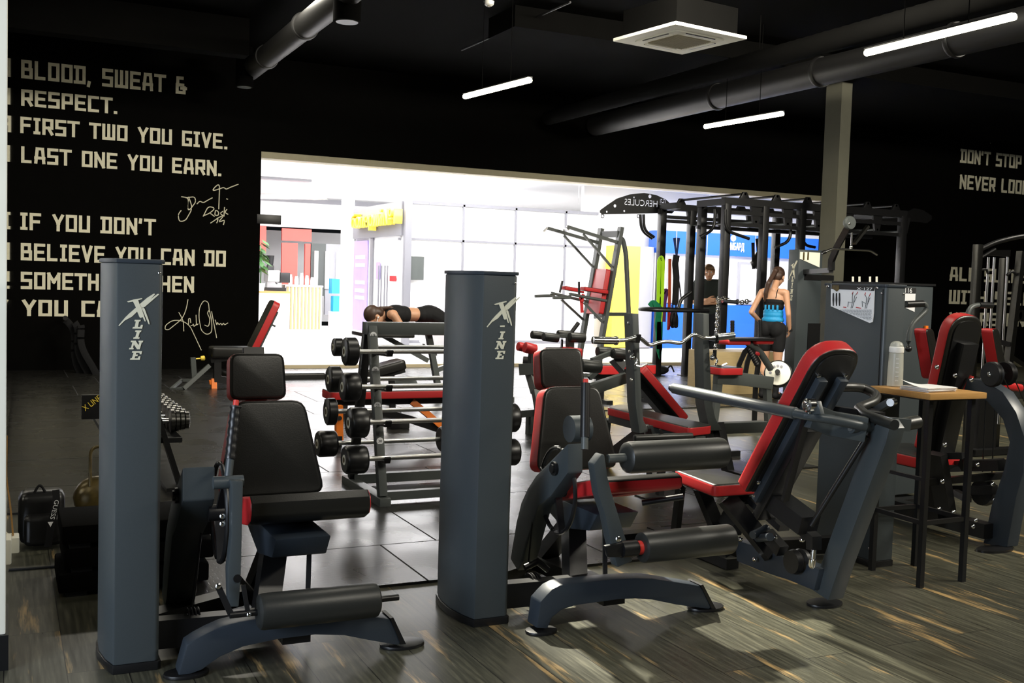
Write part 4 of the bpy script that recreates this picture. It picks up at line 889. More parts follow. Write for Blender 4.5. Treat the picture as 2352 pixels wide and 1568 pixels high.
# ---------------------------------------------------------------- machine behind the table
m5 = thing('chest_fly_machine', 'weight machine with tall red backrest and red arm pads behind the bar table', 'exercise machine', (4.9, 4.4, 0))
crop(1900, 560, 1.9115)
X5 = 4.86
b = B(); b.prism([on_x(x, y, 4.83) for x, y in ((615, 590), (690, 600), (770, 650), (830, 740), (866, 850), (862, 1000), (830, 1110), (790, 1330), (740, 1340), (680, 1335), (720, 1150), (775, 990), (800, 870), (770, 770), (700, 690), (600, 640))], (.085, 0, 0)); b.bevel(.006); b.build('curved_post', 'steelb', m5)
c_ = on_z(735, 1345, 0); b = B(); b.prism([c_+V3(.12*math.cos(i*math.pi/10), .06*math.sin(i*math.pi/10), 0) for i in range(20)], (0, 0, .012)); b.build('foot_plate', 'black', m5)
up5 = V3(0, -.20, .98).normalized(); n5 = V3(0, -.98, -.20)
a = on_y(580, 300, 4.30); cb = V3(a.x-.005, 4.38, .86)
o_ = frame_pts(cb, up5, V3(1, 0, 0), .26, .80); outl = round_path([o_[0], o_[3], o_[2], o_[1]], .12, 7)
b = B(); b.prism(outl, n5*.08); b.bevel(.018, 3, 40); bk = b.build('backrest', ['vinyl', 'red'], m5, front=-n5)
cr = cb+n5*.081; inn = round_path([cr+V3(-.10, 0, 0)-up5*.39, cr+V3(-.10, 0, 0)+up5*.37, cr+V3(.10, 0, 0)+up5*.37, cr+V3(.10, 0, 0)-up5*.39], .09, 7)
B().prism(inn, n5*.006).build('back_board', 'black', bk)
b = B(); b.bar([cr+n5*.03+up5*.25, cr+n5*.03-up5*.45], .12, .05, n5); b.bevel(.006).build('back_beam', 'black', bk)
b = B(); e = cr+n5*.07-up5*.0; b.cyl(e+V3(.0, 0, -.02), e+V3(.03, -.02, .07), .012); b.build('red_lever', 'redp', bk, 'red adjustment lever')
# arm pads left and right
for nm, (x0, y0), (x1, y1), w_, Yp in (('arm_pad', (395, 372), (445, 595), 95, 4.75), ('arm_pad', (690, 372), (735, 560), 80, 4.95)):
    a = on_y(x0, y0, Yp); c_ = on_y(x0+(x1-x0)*.75, y1, Yp); sd_ = V3(.93, .36, 0); nn = V3(.36, -.93, 0).normalized(); w5 = .135; o5 = V3(.055, -.02, 0)
    pad(nm, [c_+o5, c_+o5+sd_*w5, a+o5+sd_*w5*.85, a+o5], nn, .085, m5, rnd=.03)
for (pts, Yp, nm) in (((( 345, 265), (432, 262), (436, 290), (372, 350), (358, 400), (355, 470)), 4.75, 'upper_handle'), (((722, 270), (655, 268), (625, 280), (612, 330)), 4.95, 'upper_handle')):
    b = B(); b.tube(round_path([on_y(x, y, Yp) for x, y in pts], .04, 4), .016, 12); h_ = b.build(nm, 'graysteel', m5)
    p = on_y(*pts[0], Yp); q = on_y(*pts[1], Yp); B().cyl(p, p.lerp(q, .85), .021).build('hand_grip', 'rubber', h_)
for px in (357, 357):
    e = on_y(px, 460, 4.74); 
B().ball(e, .02).build('locking_knob', 'black', m5)
# seat, base, pulleys
zs = .45; s0 = on_z(305, 885, zs); s1 = on_z(480, 930, zs)
pad('seat', [V3(4.55, 4.25, zs), V3(4.95, 4.25, zs), V3(4.93, 4.70, zs), V3(4.57, 4.70, zs)], (0, 0, 1), .07, m5, rnd=.04)
b = B(); b.bar([(4.75, 4.35, .40), (4.78, 4.30, .08)], .10, .08, (0, 1, 0)); b.bar([(4.80, 3.98, .08), (4.80, 4.85, .08)], .08, .08); b.bar([(4.45, 4.85, .04), (5.2, 4.85, .04)], .08, .06); b.bar([(4.85, 3.96, .44), (4.85, 4.4, .36)], .07, .06); b.bar([(4.85, 4.0, .30), (4.85, 4.5, .20)], .05, .05); b.build('base_frame', 'black', m5)
crop(1900, 560, 1.9115)
for i, (px, py) in enumerate(((725, 572), (785, 568))):
    e = on_y(px, py, 4.02+i*.12); b = B(); b.rev(e+V3(-.02, 0, 0), e+V3(.02, 0, 0), [(0, .062), (.2, .068), (.5, .055), (.8, .068), (1, .062)], 28); w_ = b.build('pulley_wheel', 'black', m5); B().bolt(e+V3(-.02, 0, 0), (-1, 0, 0), .013, .012).build('axle_bolt', 'chrome', w_)
b = B()
for (a, c_) in (((698, 655), (682, 1000)), ((738, 700), (722, 1020)), ((770, 580), (864, 770)), ((815, 575), (864, 690))): b.tube([on_y(*a, 4.1), on_y(*c_, 4.15)], .0035, 6)
b.build('cables', 'black', m5)
b = B()
for px, py in ((632, 597), (560, 577), (480, 540), (725, 1055), (733, 1122), (640, 1240), (652, 1213), (490, 1165), (555, 1177), (505, 1042), (810, 1005), (660, 968), (515, 882)): b.bolt(on_y(px, py, 4.0), (-.3, -1, 0), .012, .012)
b.build('bolts', 'chrome', m5)
b = B()
for (a, c_) in (((440, 1045), (840, 1010)), ((600, 965), (780, 955)), ((560, 1090), (620, 1120)), ((490, 930), (600, 930))): b.bar([on_y(*a, 4.15), on_y(*c_, 4.0)], .035, .035)
b.bar([on_y(480, 920, 4.12), on_y(520, 1170, 4.12)], .05, .10, (0, 1, 0)); b.bar([on_y(520, 985, 4.1), on_y(590, 985, 4.05), on_y(610, 930, 4.0)], .035, .035); b.build('linkage', 'black', m5)
e = on_y(690, 1090, 4.1); B().rev(e+V3(-.03, 0, 0), e+V3(.03, 0, 0), [(0, .07), (.5, .075), (1, .07)], 24).build('cam', 'black', m5)
crop()
# its tower with placard
a = on_y(2084, 655, 5.1); c_ = on_y(2144, 660, 5.1)
H5 = a.z; b = B(); b.span((a.x-.25, 5.1, .03), (c_.x, 5.5, H5)); b.bevel(.006); t5 = b.build('weight_tower', 'steel', m5)
B().span((a.x-.26, 5.09, H5), (c_.x+.01, 5.51, H5+.014)).build('top_cap', 'black', t5)
p = on_y(2060, 660, 5.1); q = on_y(2100, 716, 5.1); B().prism([V3(p.x, 5.097, p.z), V3(q.x, 5.097, p.z), V3(q.x, 5.097, q.z), V3(p.x, 5.097, q.z+.05)], (0, .003, 0)).build('instruction_placard', 'paper', t5, 'pale placard partly hidden')
B().span((p.x, 5.094, p.z-.035), (q.x, 5.097, p.z)).build('placard_header', 'dark', t5)
p = on_y(2079, 672, 5.093); q = on_y(2095, 662, 5.093); text_mesh('model_number', '116', 'paper', t5, q.x-p.x, q.z-p.z, .002, Matrix(((1, 0, 0, p.x), (0, 0, -1, 5.094), (0, 1, 0, p.z), (0, 0, 0, 1))), 'white digits 116')
p = on_y(2128, 748, 5.09); B().span((p.x-.012, 5.085, p.z-.03), (p.x+.012, 5.1, p.z)).build('safety_sticker', 'orange', t5)
# ================================================================== FREE WEIGHTS AND BENCHES
crop()
rk = thing('barbell_rack', 'dark steel rack holding two columns of short fixed barbells, number stickers on its post', 'weight rack', (2.3, 6.2, 0))
crop(700, 720, 3.409)
YN, YF = 5.85, 6.52
def legs(xr, nm=''):
    a = V3(xr, 5.90, .06); c_ = V3(xr, 6.17, 1.05); f_ = V3(xr, 6.50, .06); g_ = V3(xr, 6.25, 1.05)
    B().bar([a, c_], .05, .055, (0, 1, 0)).bevel(.004).build('rack_leg', 'graysteel', rk); B().bar([f_, g_], .05, .055, (0, 1, 0)).bevel(.004).build('rack_leg', 'black', rk)
    B().span((xr-.035, 5.84, .0), (xr+.035, 6.62, .06)).bevel(.005).build('rack_foot', 'graysteel', rk); return a, c_
xr = on_y(555, 700, 5.98).x+.028; a, c_ = legs(xr); legs(xr+.72)
p = on_y(440, 85, 6.21); B().span((xr-.03, 6.16, 1.0), (xr+.75, 6.27, 1.075)).bevel(.004).build('top_beam', 'graysteel', rk)
B().span((xr, 6.45, .03), (xr+.72, 6.51, .09)).build('base_beam', 'graysteel', rk); B().span((xr, 5.92, .03), (xr+.72, 5.97, .08)).build('base_beam', 'graysteel', rk)
near = [(308, 297, .0815, .072), (293, 575, .083, .096), (342, 855, .089, .107), (308, 1145, .083, .13)]
far = [(222, 263, .058, .06), (183, 515, .083, .08), (167, 768, .086, .06), (97, 1020, .084, .12)]
words = ['top', 'second', 'third', 'bottom']
for i, (nr, col) in enumerate([(n, 'near') for n in near]+[(f, 'far') for f in far]):
    px, py, r, L = nr; Yb = (YN+.02*0) if col == 'near' else YF; e = on_y(px, py, Yb); k_ = i % 4
    t = thing('fixed_barbell', 'short fixed barbell with black heads on the %s holder of the rack, %s side' % (words[k_], 'near' if col == 'near' else 'far'), 'barbell', e, 'fixed barbells on the rack')
    xe = (1.0, 1.0, 1.07, 1.10)[k_] if col == 'near' else .95
    B().cyl(e+V3(L*.9, 0, 0), e+V3(xe-L*.9, 0, 0), .0145, 14).build('bar', 'satin', t)
    for s_ in (0, 1):
        q = e+V3(s_*(xe-L), 0, 0); h = B().rev(q, q+V3(L, 0, 0), [(0, r*.86), (.04, r*.93), (.12, r), (.88, r), (.96, r*.93), (1, r*.86)], 32).build('weight_head', 'rubber', t)
        z_ = q if s_ == 0 else q+V3(L, 0, 0); sg = -1 if s_ == 0 else 1
        B().cyl(z_, z_+V3(.002*sg, 0, 0), r*.36, 20).build('head_disc', 'cream', h); B().rev(z_+V3(.002*sg, 0, 0), z_+V3(.0035*sg, 0, 0), [(0, r*.2), (1, r*.2)], 12).build('disc_centre', 'gold', h)
    for xx in (xr, xr+.72):
        b = B(); sy = 1 if col == 'near' else -1; yl = (a.y+(c_.y-a.y)*(e.z-.06)/.99) if col == 'near' else 6.50-(.25)*(e.z-.06)/.99
        b.bar([(xx+.0, yl, e.z-.03), (xx+.0, Yb-.02*sy, e.z-.022), (xx, Yb-.035*sy, e.z+.008)], .035, .014); b.build('bar_holder', 'black', rk)
for (px, py), n_ in (((538, 170), '15'), ((553, 442), '20'), ((571, 719), '25'), ((590, 997), '30')):
    z_ = on_y(px, py, 6.0).z; y_ = a.y+(c_.y-a.y)*(z_-.06)/.99-.031; e = V3(on_y(px, py, y_).x, y_, on_y(px, py, y_).z)
    s_ = B().cyl(e, e+V3(0, .004, 0), .021, 20).build('number_sticker', 'paper', rk, 'white round weight sticker')
    text_mesh('sticker_digits', n_, 'dark', s_, .022, .016, .001, Matrix(((1, 0, 0, e.x-.011), (0, 0, -1, e.y-.0004), (0, 1, 0, e.z-.008), (0, 0, 0, 1))))
crop()
# ---------------------------------------------------------------- bench with curl bar
G = (1180, 720, 4.3556)
bn = thing('barbell_bench', 'red edged bench between two tall olive grey uprights', 'weight bench', (4.25, 6.2, 0))
crop(*G)
for nm, fx in (('upright', [(1185, 0), (1248, 0), (1262, 400), (1280, 900), (1300, 1070), (1340, 1140), (1345, 1180), (1260, 1200), (1218, 900), (1200, 400)]),
               ('upright', [(1895, 0), (1955, 0), (1960, 400), (1985, 900), (2020, 1050), (2060, 1120), (2090, 1170), (1960, 1170), (1905, 900), (1895, 400)])):
    f_ = [on_y(x, y, 6.14) for x, y in fx]; b = B(); b.prism(f_, (0, .11, 0)); b.bevel(.005); b.build(nm, 'graysteel', bn)
u0 = on_y(1300, 1170, 6.2); u1 = on_y(2040, 1170, 6.2)
b = B(); b.bar([(u0.x, 6.2, u0.z), (u1.x+.5, 6.3, u0.z-.02)], .09, .08); b.bevel(.006); b.build('cross_beam', 'graysteel', bn)
b = B()
for x in (u0.x, u1.x): b = B(); b.bar([(x, 6.2, u0.z+.03), (x-.0, 6.05, .03), (x, 5.75, .03)], .06, .07); b.bar([(x, 6.2, u0.z), (x, 6.75, .03)], .06, .07); b.build('base_leg', 'black', bn)
for xx, yy in ((1190, 440), (1990, 440)):
    e = on_y(xx, yy, 6.10); b = B(); b.tube([e+V3(0, 0, .03), e+V3(.03, -.02, -.02), e+V3(.0, -.03, -.05), e+V3(.05, -.03, -.06), e+V3(.10, -.03, -.04)], .007, 8, .015); b.ball(e, .02); b.build('spring_clip', 'chrome', bn)
    B().span(e+V3(.0, -.02, .0), e+V3(.018, .0, .055)).build('clip_lever', 'black', bn)
b = B()
for px, py in ((1150, 97), (1162, 380), (1178, 662)): b.bolt(on_x(px, py, on_y(1190, py, 6.14).x-.001), (-1, 0, 0), .012, .01)
b.build('bolts', 'satin', bn)
for xx, yy in ((1228, 235), (2015, 240)):
    e = on_y(xx, yy, 6.10); b = B(); b.bar([e+V3(-.01, .06, -.03), e+V3(-.01, -.03, -.03), e+V3(-.01, -.045, .02)], .03, .014); b.build('bar_hook', 'black', bn)
zs = .43; q = [on_z(x, y, zs) for x, y in ((925, 930), (1070, 903), (1995, 1112), (1750, 1138))]
pad('seat', [q[0], q[3], q[2], q[1]], (0, 0, 1), .065, bn, rnd=.05)
mid = (q[0]+q[2])/2; b = B(); b.bar([(q[0]+q[1])/2-V3(0, 0, .10), (q[2]+q[3])/2-V3(0, 0, .10)], .08, .06); b.bar([(q[0]+q[1])/2-V3(0, -.1, .12), ((q[0]+q[1])/2).x*V3(1, 0, 0)+V3(0, (q[0]+q[1]).y/2+.15, .02)], .06, .06, (0, 1, 0)); b.build('bench_frame', 'graysteel', bn)
t_ = on_y(1325, 515, 6.85); s_ = on_y(1765, 1038, 6.85); up = (t_-s_).normalized(); nn = V3(up.z, 0, -up.x); wy = V3(0, .27, 0)
bb2 = pad('backrest', [s_, s_+wy, t_+wy, t_], nn, .075, bn, rnd=.04)
e = (s_+t_)/2+wy/2-nn*.10; B().bar([e+up*.2, e-up*.38], .10, .05, nn).build('backrest_frame', 'black', bn)
p = on_y(1205, 1243, 5.6); q_ = on_y(1785, 1222, 5.6); fr = thing('foot_roller_bar', 'dark horizontal foam bar on a T post in front of the curl bar bench', 'roller bar', ((p.x+q_.x)/2, 5.6, 0))
B().roller(p, q_, .021, e=.02).build('roller', 'foam', fr); m_ = (p+q_)/2; B().bar([m_, (m_.x, 5.62, 0)], .04, .04, (0, 1, 0)).build('post', 'black', fr); B().bar([m_, m_+V3(-.03, 0, .05)], .012, .012, (0, 1, 0)).build('pin', 'black', fr); B().span((m_.x-.15, 5.56, 0), (m_.x+.15, 5.68, .02)).build('base_plate', 'black', fr)
ez = thing('curl_bar', 'chrome cambered curl bar resting across the two bench uprights', 'curl bar', on_y(1500, 280, 6.07))
pts = [on_y(x, y, 6.07) for x, y in ((1000, 270), (1090, 266), (1160, 255), (1230, 230), (1275, 252), (1340, 308), (1380, 314), (1470, 282), (1560, 278), (1660, 298), (1700, 280), (1780, 216), (1820, 210), (1900, 244), (1960, 245), (2040, 236))]
B().tube(round_path(pts, .03, 3), .0135, 12).build('bar', 'chrome', ez)
for p, q_ in (((790, 265), (1022, 270)), ((2030, 236), (2200, 218))):
    p = on_y(*p, 6.07); q_ = on_y(*q_, 6.07); B().rev(p, q_, [(0, .018), (.01, .025), (.99, .025), (1, .02)], 20).build('sleeve', 'chrome', ez)
    e = p if p.x > 4.2 else q_; B().cyl(e-V3(.006, 0, 0), e+V3(.006, 0, 0), .031, 20).build('collar', 'chrome', ez)
# ---------------------------------------------------------------- roller bench behind
crop(1200, 660, 6.532)
ab = thing('sit_up_bench', 'sit up bench with black foam rollers and red pads behind the leg curl machine', 'weight bench', (5.0, 7.6, 0))
def rol(a, c_, Y, r, par, mt='foam', nm='foam_roller'):
    p = on_y(*a, Y); q_ = on_y(*c_, Y+.0); o = B().roller(p, q_, r, e=.06).build(nm, mt, par); B().cyl(q_, q_+(q_-p).normalized()*.008, r*.4, 14).build('roller_cap', 'dark', o); return o
rol((135, 705), (320, 725), 7.9, .034, ab); rol((310, 735), (535, 760), 7.7, .037, ab); rol((525, 690), (715, 700), 7.9, .030, ab); rol((700, 745), (930, 755), 7.6, .042, ab)
b = B(); b.bar([on_y(320, 715, 7.8), on_y(720, 735, 7.75)], .03, .03); b.build('roller_bar', 'graysteel', ab)
b = B(); b.bar([on_y(712, 740, 7.7), on_y(712, 960, 7.7), V3(on_y(712, 960, 7.7).x, 7.8, .05)], .05, .06, (0, 1, 0)); b.build('post', 'graysteel', ab)
p = on_y(740, 665, 7.7); q_ = on_y(840, 530, 7.7); B().cyl(p, q_, .018).build('hand_grip', 'rubber', ab)
B().cyl(on_y(595, 780, 7.7), on_y(595, 900, 7.7), .008).build('pin', 'black', ab)
p = on_y(760, 915, 7.5); q_ = on_y(908, 1060, 7.5); B().span((p.x, 7.5, q_.z), (q_.x, 7.75, p.z)).bevel(.02, 3).build('seat', 'red', ab)
rol((1120, 960), (1330, 965), 7.3, .040, ab); rol((1350, 985), (1560, 1010), 7.2, .042, ab); rol((870, 1165), (1165, 1195), 6.8, .048, ab)
b = B(); b.bar([on_y(1340, 975, 7.25), on_y(1040, 1095, 7.1)], .03, .035); b.bar([on_y(1150, 1220, 6.9), on_y(1000, 1360, 6.9)], .035, .035); b.build('roller_arm', 'graysteel', ab)
b = B(); b.bar([on_y(980, 1545, 6.7), on_y(1250, 1450, 6.9), on_y(1550, 1350, 7.2)], .05, .085); b.bevel(.006); b.build('main_beam', 'graysteel', ab)
b = B(); b.bar([on_y(1370, 1060, 7.3), on_y(1560, 1270, 7.25)], .06, .12, (0, 1, 0)); b.build('carriage_plate', 'black', ab)
b = B(); b.bar([(4.9, 6.75, .25), (4.9, 6.8, .03), (5.3, 6.8, .03)], .05, .05); b.bar([(5.35, 7.3, .40), (5.35, 7.3, .03)], .05, .05, (0, 1, 0)); b.bar([(5.0, 7.75, .04), (5.0, 7.2, .04), (5.35, 7.2, .04)], .05, .05); b.build('base_frame', 'black', ab)
# flat red bench farther back
rb = thing('flat_bench', 'flat bench with red edge lying behind the sit up bench', 'weight bench', (7.3, 10.4, 0))
p = on_y(1180, 1200, 10.2); q_ = on_y(2020, 1200, 10.2)
zt = on_y(1400, 1165, 10.2).z; pad('seat', [V3(p.x, 10.2, zt), V3(q_.x, 10.2, zt), V3(q_.x, 10.5, zt), V3(p.x, 10.5, zt)], (0, 0, 1), .11, rb, rnd=.04)
b = B(); b.bar([(p.x, 10.35, zt-.14), (q_.x, 10.35, zt-.14)], .06, .06)
b.build('bench_frame', 'black', rb)
for xx in (p.x+.1, q_.x-.1): b = B(); b.bar([(xx, 10.35, zt-.12), (xx, 10.35, .04)], .05, .05, (0, 1, 0)); b.span((xx-.04, 10.15, .012), (xx+.04, 10.55, .05)); b.build('leg', 'black', rb)
# red foam roller bench at the left, partly behind the tower
rr = thing('leg_roller_bench', 'bench end with red foam rollers just right of the middle tower', 'weight bench', (4.2, 8.4, 0))
rol((-70, 880), (30, 900), 8.4, .04, rr, 'red'); rol((30, 895), (195, 935), 8.3, .048, rr, 'red')
b = B(); b.bar([on_y(150, 960, 8.3), on_y(130, 1240, 8.4)], .05, .06, (0, 1, 0)); b.bar([on_y(-40, 1230, 8.4), on_y(210, 1215, 8.3)], .06, .10); b.bar([on_y(110, 1260, 8.4), on_y(200, 1560, 8.2)], .06, .08, (0, 1, 0)); b.build('bench_frame', 'graysteel', rr)
b = B(); e = on_y(10, 1130, 8.5); b.cyl(e, e+V3(.05, -.03, 0), .06); b.build('knob', 'black', rr)
b = B(); e = on_y(120, 1880, 8.3); b.bar([e, V3(e.x, e.y, .012)], .06, .06, (0, 1, 0)); e = on_y(250, 1870, 8.2); b.bar([e, V3(e.x, e.y, .012)], .06, .06, (0, 1, 0)); b.bar([on_y(-60, 1900, 8.3), on_y(250, 1870, 8.2)], .06, .06); b.bar([on_y(200, 1540, 8.2), on_y(260, 1900, 8.1)], .06, .06, (0, 1, 0)); b.build('base_frame', 'graysteel', rr)
crop()
# ---------------------------------------------------------------- red and orange bench behind the rack
crop(640, 820, 5.88)
ob = thing('adjustable_bench', 'flat bench with red edge on orange legs behind the barbell rack', 'weight bench', (3.0, 8.2, 0))
zt = on_y(1700, 450, 8.0).z; p = on_y(700, 520, 8.0); q_ = on_y(2700, 520, 8.0)
pad('seat', [V3(p.x, 8.0, zt), V3(q_.x, 8.0, zt), V3(q_.x, 8.28, zt), V3(p.x, 8.28, zt)], (0, 0, 1), .07, ob, rnd=.05)
b = B(); b.bar([on_y(810, 650, 7.95), on_y(815, 1120, 7.95)], .055, .055, (0, 1, 0)); b.build('leg', 'orange', ob); B().cyl(on_y(825, 825, 7.92), on_y(825, 825, 7.90), .018, 14).build('adjusting_knob', 'dark', ob)
b = B(); b.bar([on_y(1800, 600, 8.1), on_y(2000, 760, 8.05), on_y(2160, 900, 8.0), on_y(2400, 1080, 8.0)], .05, .05, (0, 1, 0)); b.build('brace', 'orange', ob)
b = B(); b.bar([on_y(1400, 740, 8.1), on_y(1750, 830, 8.1), on_y(2300, 1010, 8.0)], .05, .06); b.bar([(p.x, 8.14, zt-.1), (q_.x, 8.14, zt-.1)], .06, .05); b.bar([on_y(815, 1110, 7.9), on_y(815, 1110, 8.3)], .05, .05); b.build('base_frame', 'black', ob)
pd_ = thing('foot_pedal_block', 'small black ribbed foot block on the rubber floor behind the rack', 'foot block', on_z(1610, 960, .012)); e = Vector(pd_.location)
B().span(e+V3(-.09, -.06, 0), e+V3(.09, .06, .06)).bevel(.01).build('block', 'rubber', pd_); b = B()
for i in range(5): b.span(e+V3(-.09, -.05+i*.022, .06), e+V3(.09, -.04+i*.022, .07))
b.build('ribs', 'rubber', pd_)
# black benches at the back left
bb = thing('black_flat_bench', 'small black bench seat in front of the long black bench, left of the rack', 'weight bench', on_z(740, 500, 0)*1.0)
zt = on_y(300, 310, 10.3).z; p = on_y(60, 320, 10.3); q_ = on_y(530, 320, 10.3)
B().span((p.x-.2, 10.3, zt-.10), (q_.x, 10.65, zt)).bevel(.03, 3).build('seat', 'vinyl', bb)
b = B(); b.bar([(p.x+.2, 10.45, zt-.1), (p.x+.1, 10.4, .03)], .05, .05, (0, 1, 0)); b.bar([(q_.x-.1, 10.45, zt-.1), (q_.x+.25, 10.3, .03)], .05, .05, (0, 1, 0)); b.bar([(p.x, 10.4, .04), (q_.x+.4, 10.4, .04)], .06, .05); b.build('bench_frame', 'black', bb)
bb.location.x, bb.location.y, bb.location.z = (0, 0, 0); [setattr(c, 'location', (0, 0, 0)) for c in bb.children]
lb = thing('long_black_bench', 'long black padded bench along the mall glass, left of the rack', 'weight bench', (3.3, 13.6, 0))
zt = on_y(400, 215, 13.4).z; p = on_y(-700, 240, 13.4); q_ = on_y(640, 260, 13.4)
B().span((p.x, 13.4, zt-.13), (q_.x, 13.8, zt)).bevel(.03, 3).build('seat', 'vinyl', lb)
b = B()
for xx in (p.x+.2, q_.x-.2): b.span((xx-.03, 13.45, .012), (xx+.03, 13.75, zt-.12))
b.build('legs', 'black', lb)
ib = thing('incline_bench', 'black incline bench seen between the rack bars', 'weight bench', (3.6, 10.9, 0))
p = on_y(800, 250, 9.7); q_ = on_y(1660, 20, 9.7); d_ = (q_-p).normalized(); nz = V3(-d_.z, 0, d_.x)
o_ = [p-V3(0, .14, 0), q_-V3(0, .14, 0), q_+V3(0, .14, 0), p+V3(0, .14, 0)]
b = B(); b.prism(round_poly(o_, .06), -nz*.09); b.bevel(.02, 3); b.build('backrest', 'vinyl', ib)
b = B(); b.bar([p-nz*.11, q_-nz*.11], .07, .05); m_ = p.lerp(q_, .8); b.bar([m_-nz*.1, (m_.x+.05, 9.7, .02)], .05, .05, (0, 1, 0)); m_ = p.lerp(q_, .1); b.bar([m_-nz*.1, (m_.x, 9.7, .02)], .05, .05, (0, 1, 0)); b.bar([(p.x, 9.7, .035), (q_.x, 9.7, .035)], .06, .05); b.build('bench_frame', 'black', ib)
wp = thing('weight_plate', 'grey weight plate leaning on the floor under the incline bench', 'weight plate', on_z(1640, 250, .012)); e = on_y(1640, 200, 10.6)
wp.location = (e.x, 10.6, .012); ax_ = V3(-.45, -.3, .84).normalized(); e.z = .17
b = B(); b.rev(e-ax_*.012, e+ax_*.012, [(0, .03), (0, .19), (.2, .2), (.8, .2), (1, .19), (1, .15), (.8, .14), (.8, .06), (1, .05), (1, .03)], 36); b.build('plate', 'graysteel', wp)
crop()
# ---------------------------------------------------------------- left wall bench (red backrest, orange foot)
crop(340, 680, 4.9)
w1 = thing('incline_bench', 'adjustable bench with raised red backrest against the lettered wall', 'weight bench', (2.5, 12.6, 0))
t_ = on_y(1395, 40, 12.5); s_ = on_y(1110, 620, 12.5); up = (t_-s_).normalized(); nn = V3(-up.z, 0, up.x)
pad('backrest', [s_-V3(0, .14, 0), t_-V3(0, .14, 0), t_+V3(0, .14, 0), s_+V3(0, .14, 0)], nn, .09, w1, rnd=.07)
B().bar([s_-nn*.11, t_-nn*.11-up*.1], .08, .035, nn).build('backrest_frame', 'graysteel', w1)
p = on_y(1320, 290, 12.5); B().cyl(p, p+V3(.12, 0, -.05), .012).build('adjusting_pin', 'graysteel', w1)
p = on_y(700, 565, 12.5); q_ = on_y(1010, 590, 12.5); B().span((p.x, 12.36, q_.z-.10), (q_.x+.15, 12.64, p.z)).bevel(.03, 3).build('seat', 'vinyl', w1)
b = B(); b.bar([on_y(1180, 560, 12.5), on_y(1235, 480, 12.5)], .05, .05, (0, 1, 0)); b.bar([on_y(740, 930, 12.5), on_y(745, 1130, 12.45)], .06, .06, (0, 1, 0)); b.bar([on_y(690, 970, 12.5), on_y(740, 960, 12.5)], .05, .05)
b.build('orange_bracket', 'orange', w1, 'orange foot and bracket')
b = B(); b.bar([on_y(700, 700, 12.5), on_y(1200, 640, 12.5)], .07, .10); b.bar([on_y(780, 700, 12.5), on_y(780, 930, 12.5), on_y(950, 960, 12.5)], .08, .08, (0, 1, 0)); b.build('bench_frame', 'black', w1)
b = B(); b.bar([on_y(505, 690, 12.5), on_y(520, 920, 12.5)], .055, .055, (0, 1, 0)); b.bar([on_y(690, 780, 12.5), on_y(400, 1040, 12.4)], .045, .045, (0, 1, 0)); b.bar([on_y(400, 1040, 12.4), on_y(260, 1045, 12.5), on_y(380, 945, 12.9), on_y(520, 945, 12.9)], .03, .03); b.build('front_leg', 'graysteel', w1)
p = on_y(540, 705, 12.5); B().rev(p, p+V3(.10, 0, .01), [(0, .008), (.5, .008), (.55, .025), (.9, .03), (1, .02)], 14).build('yellow_knob', 'yellow', w1, 'yellow adjusting knob')
crop()
# ---------------------------------------------------------------- pull up and dip station
crop(1200, 420, 3.136)
dp = thing('pull_up_station', 'grey pull up and dip station with red back and arm pads before the white shop', 'pull up station', (7.6, 13, 0))
YL, YR = 13.3, 12.75; D = lambda x, y: on_y(x, y, YL); E_ = lambda x, y: on_y(x, y, YR)
def fl(p, z=.015): return V3(p.x, p.y, z)
b = B(); b.bar([D(567, 328), D(418, 1195), fl(D(400, 1300), .03)], .055, .09, (0, 1, 0)); b.build('upright', 'graysteel', dp)
b = B(); b.bar([E_(710, 318), E_(565, 1150), fl(E_(545, 1270), .03)], .055, .09, (0, 1, 0)); b.build('upright', 'graysteel', dp)
for a_, c_, h_ in ((D(562, 372), E_(690, 368), .09), (D(520, 960), E_(610, 945), .07), (D(600, 640), E_(650, 640), .07)): B().bar([a_, c_], .03, h_).build('cross_member', 'graysteel', dp)
for F_, A_, B2, C_, K in ((D, (178, 325), (550, 432), [(298, 378), (505, 603)], (150, 352)), (E_, (318, 314), (695, 432), [(438, 368), (643, 605)], (420, 345))):
    b = B(); b.bar([F_(*A_), F_(*B2)], .045, .045); b.bar([F_(*C_[0]), F_(*C_[1])], .03, .03); b.build('pull_up_arm', 'graysteel', dp)
    B().tube([F_(*A_), F_(*K)], .014).build('arm_grip', 'satin', dp)
B().tube([D(300, 360), D(300, 330), E_(330, 335)], .015).build('grip_link', 'satin', dp)
for F_, pts, up_ in ((D, [(90, 815), (235, 810), (205, 792), (450, 850), (600, 870)], [(288, 705), (268, 790)]), (E_, [(220, 826), (345, 825), (338, 798), (440, 820), (622, 852)], [(407, 710), (408, 800)])):
    b = B(); b.tube([F_(*p) for p in pts], .022, 10, .03); b.build('dip_handle', 'graysteel', dp); B().tube([F_(*p) for p in up_], .016).build('hand_grip', 'rubber', dp)
B().bar([D(278, 838), D(438, 985)], .03, .03).build('brace', 'graysteel', dp); B().bar([E_(440, 860), E_(575, 1000)], .03, .03).build('brace', 'graysteel', dp)
o_ = [D(452, 940), E_(552, 940), E_(605, 618), D(520, 616)]; n_ = (o_[1]-o_[0]).cross(o_[3]-o_[0]).normalized(); n_ = n_ if n_.x < 0 else -n_
pad('backrest', o_, n_, .07, dp, ('red', 'red'), rnd=.03)
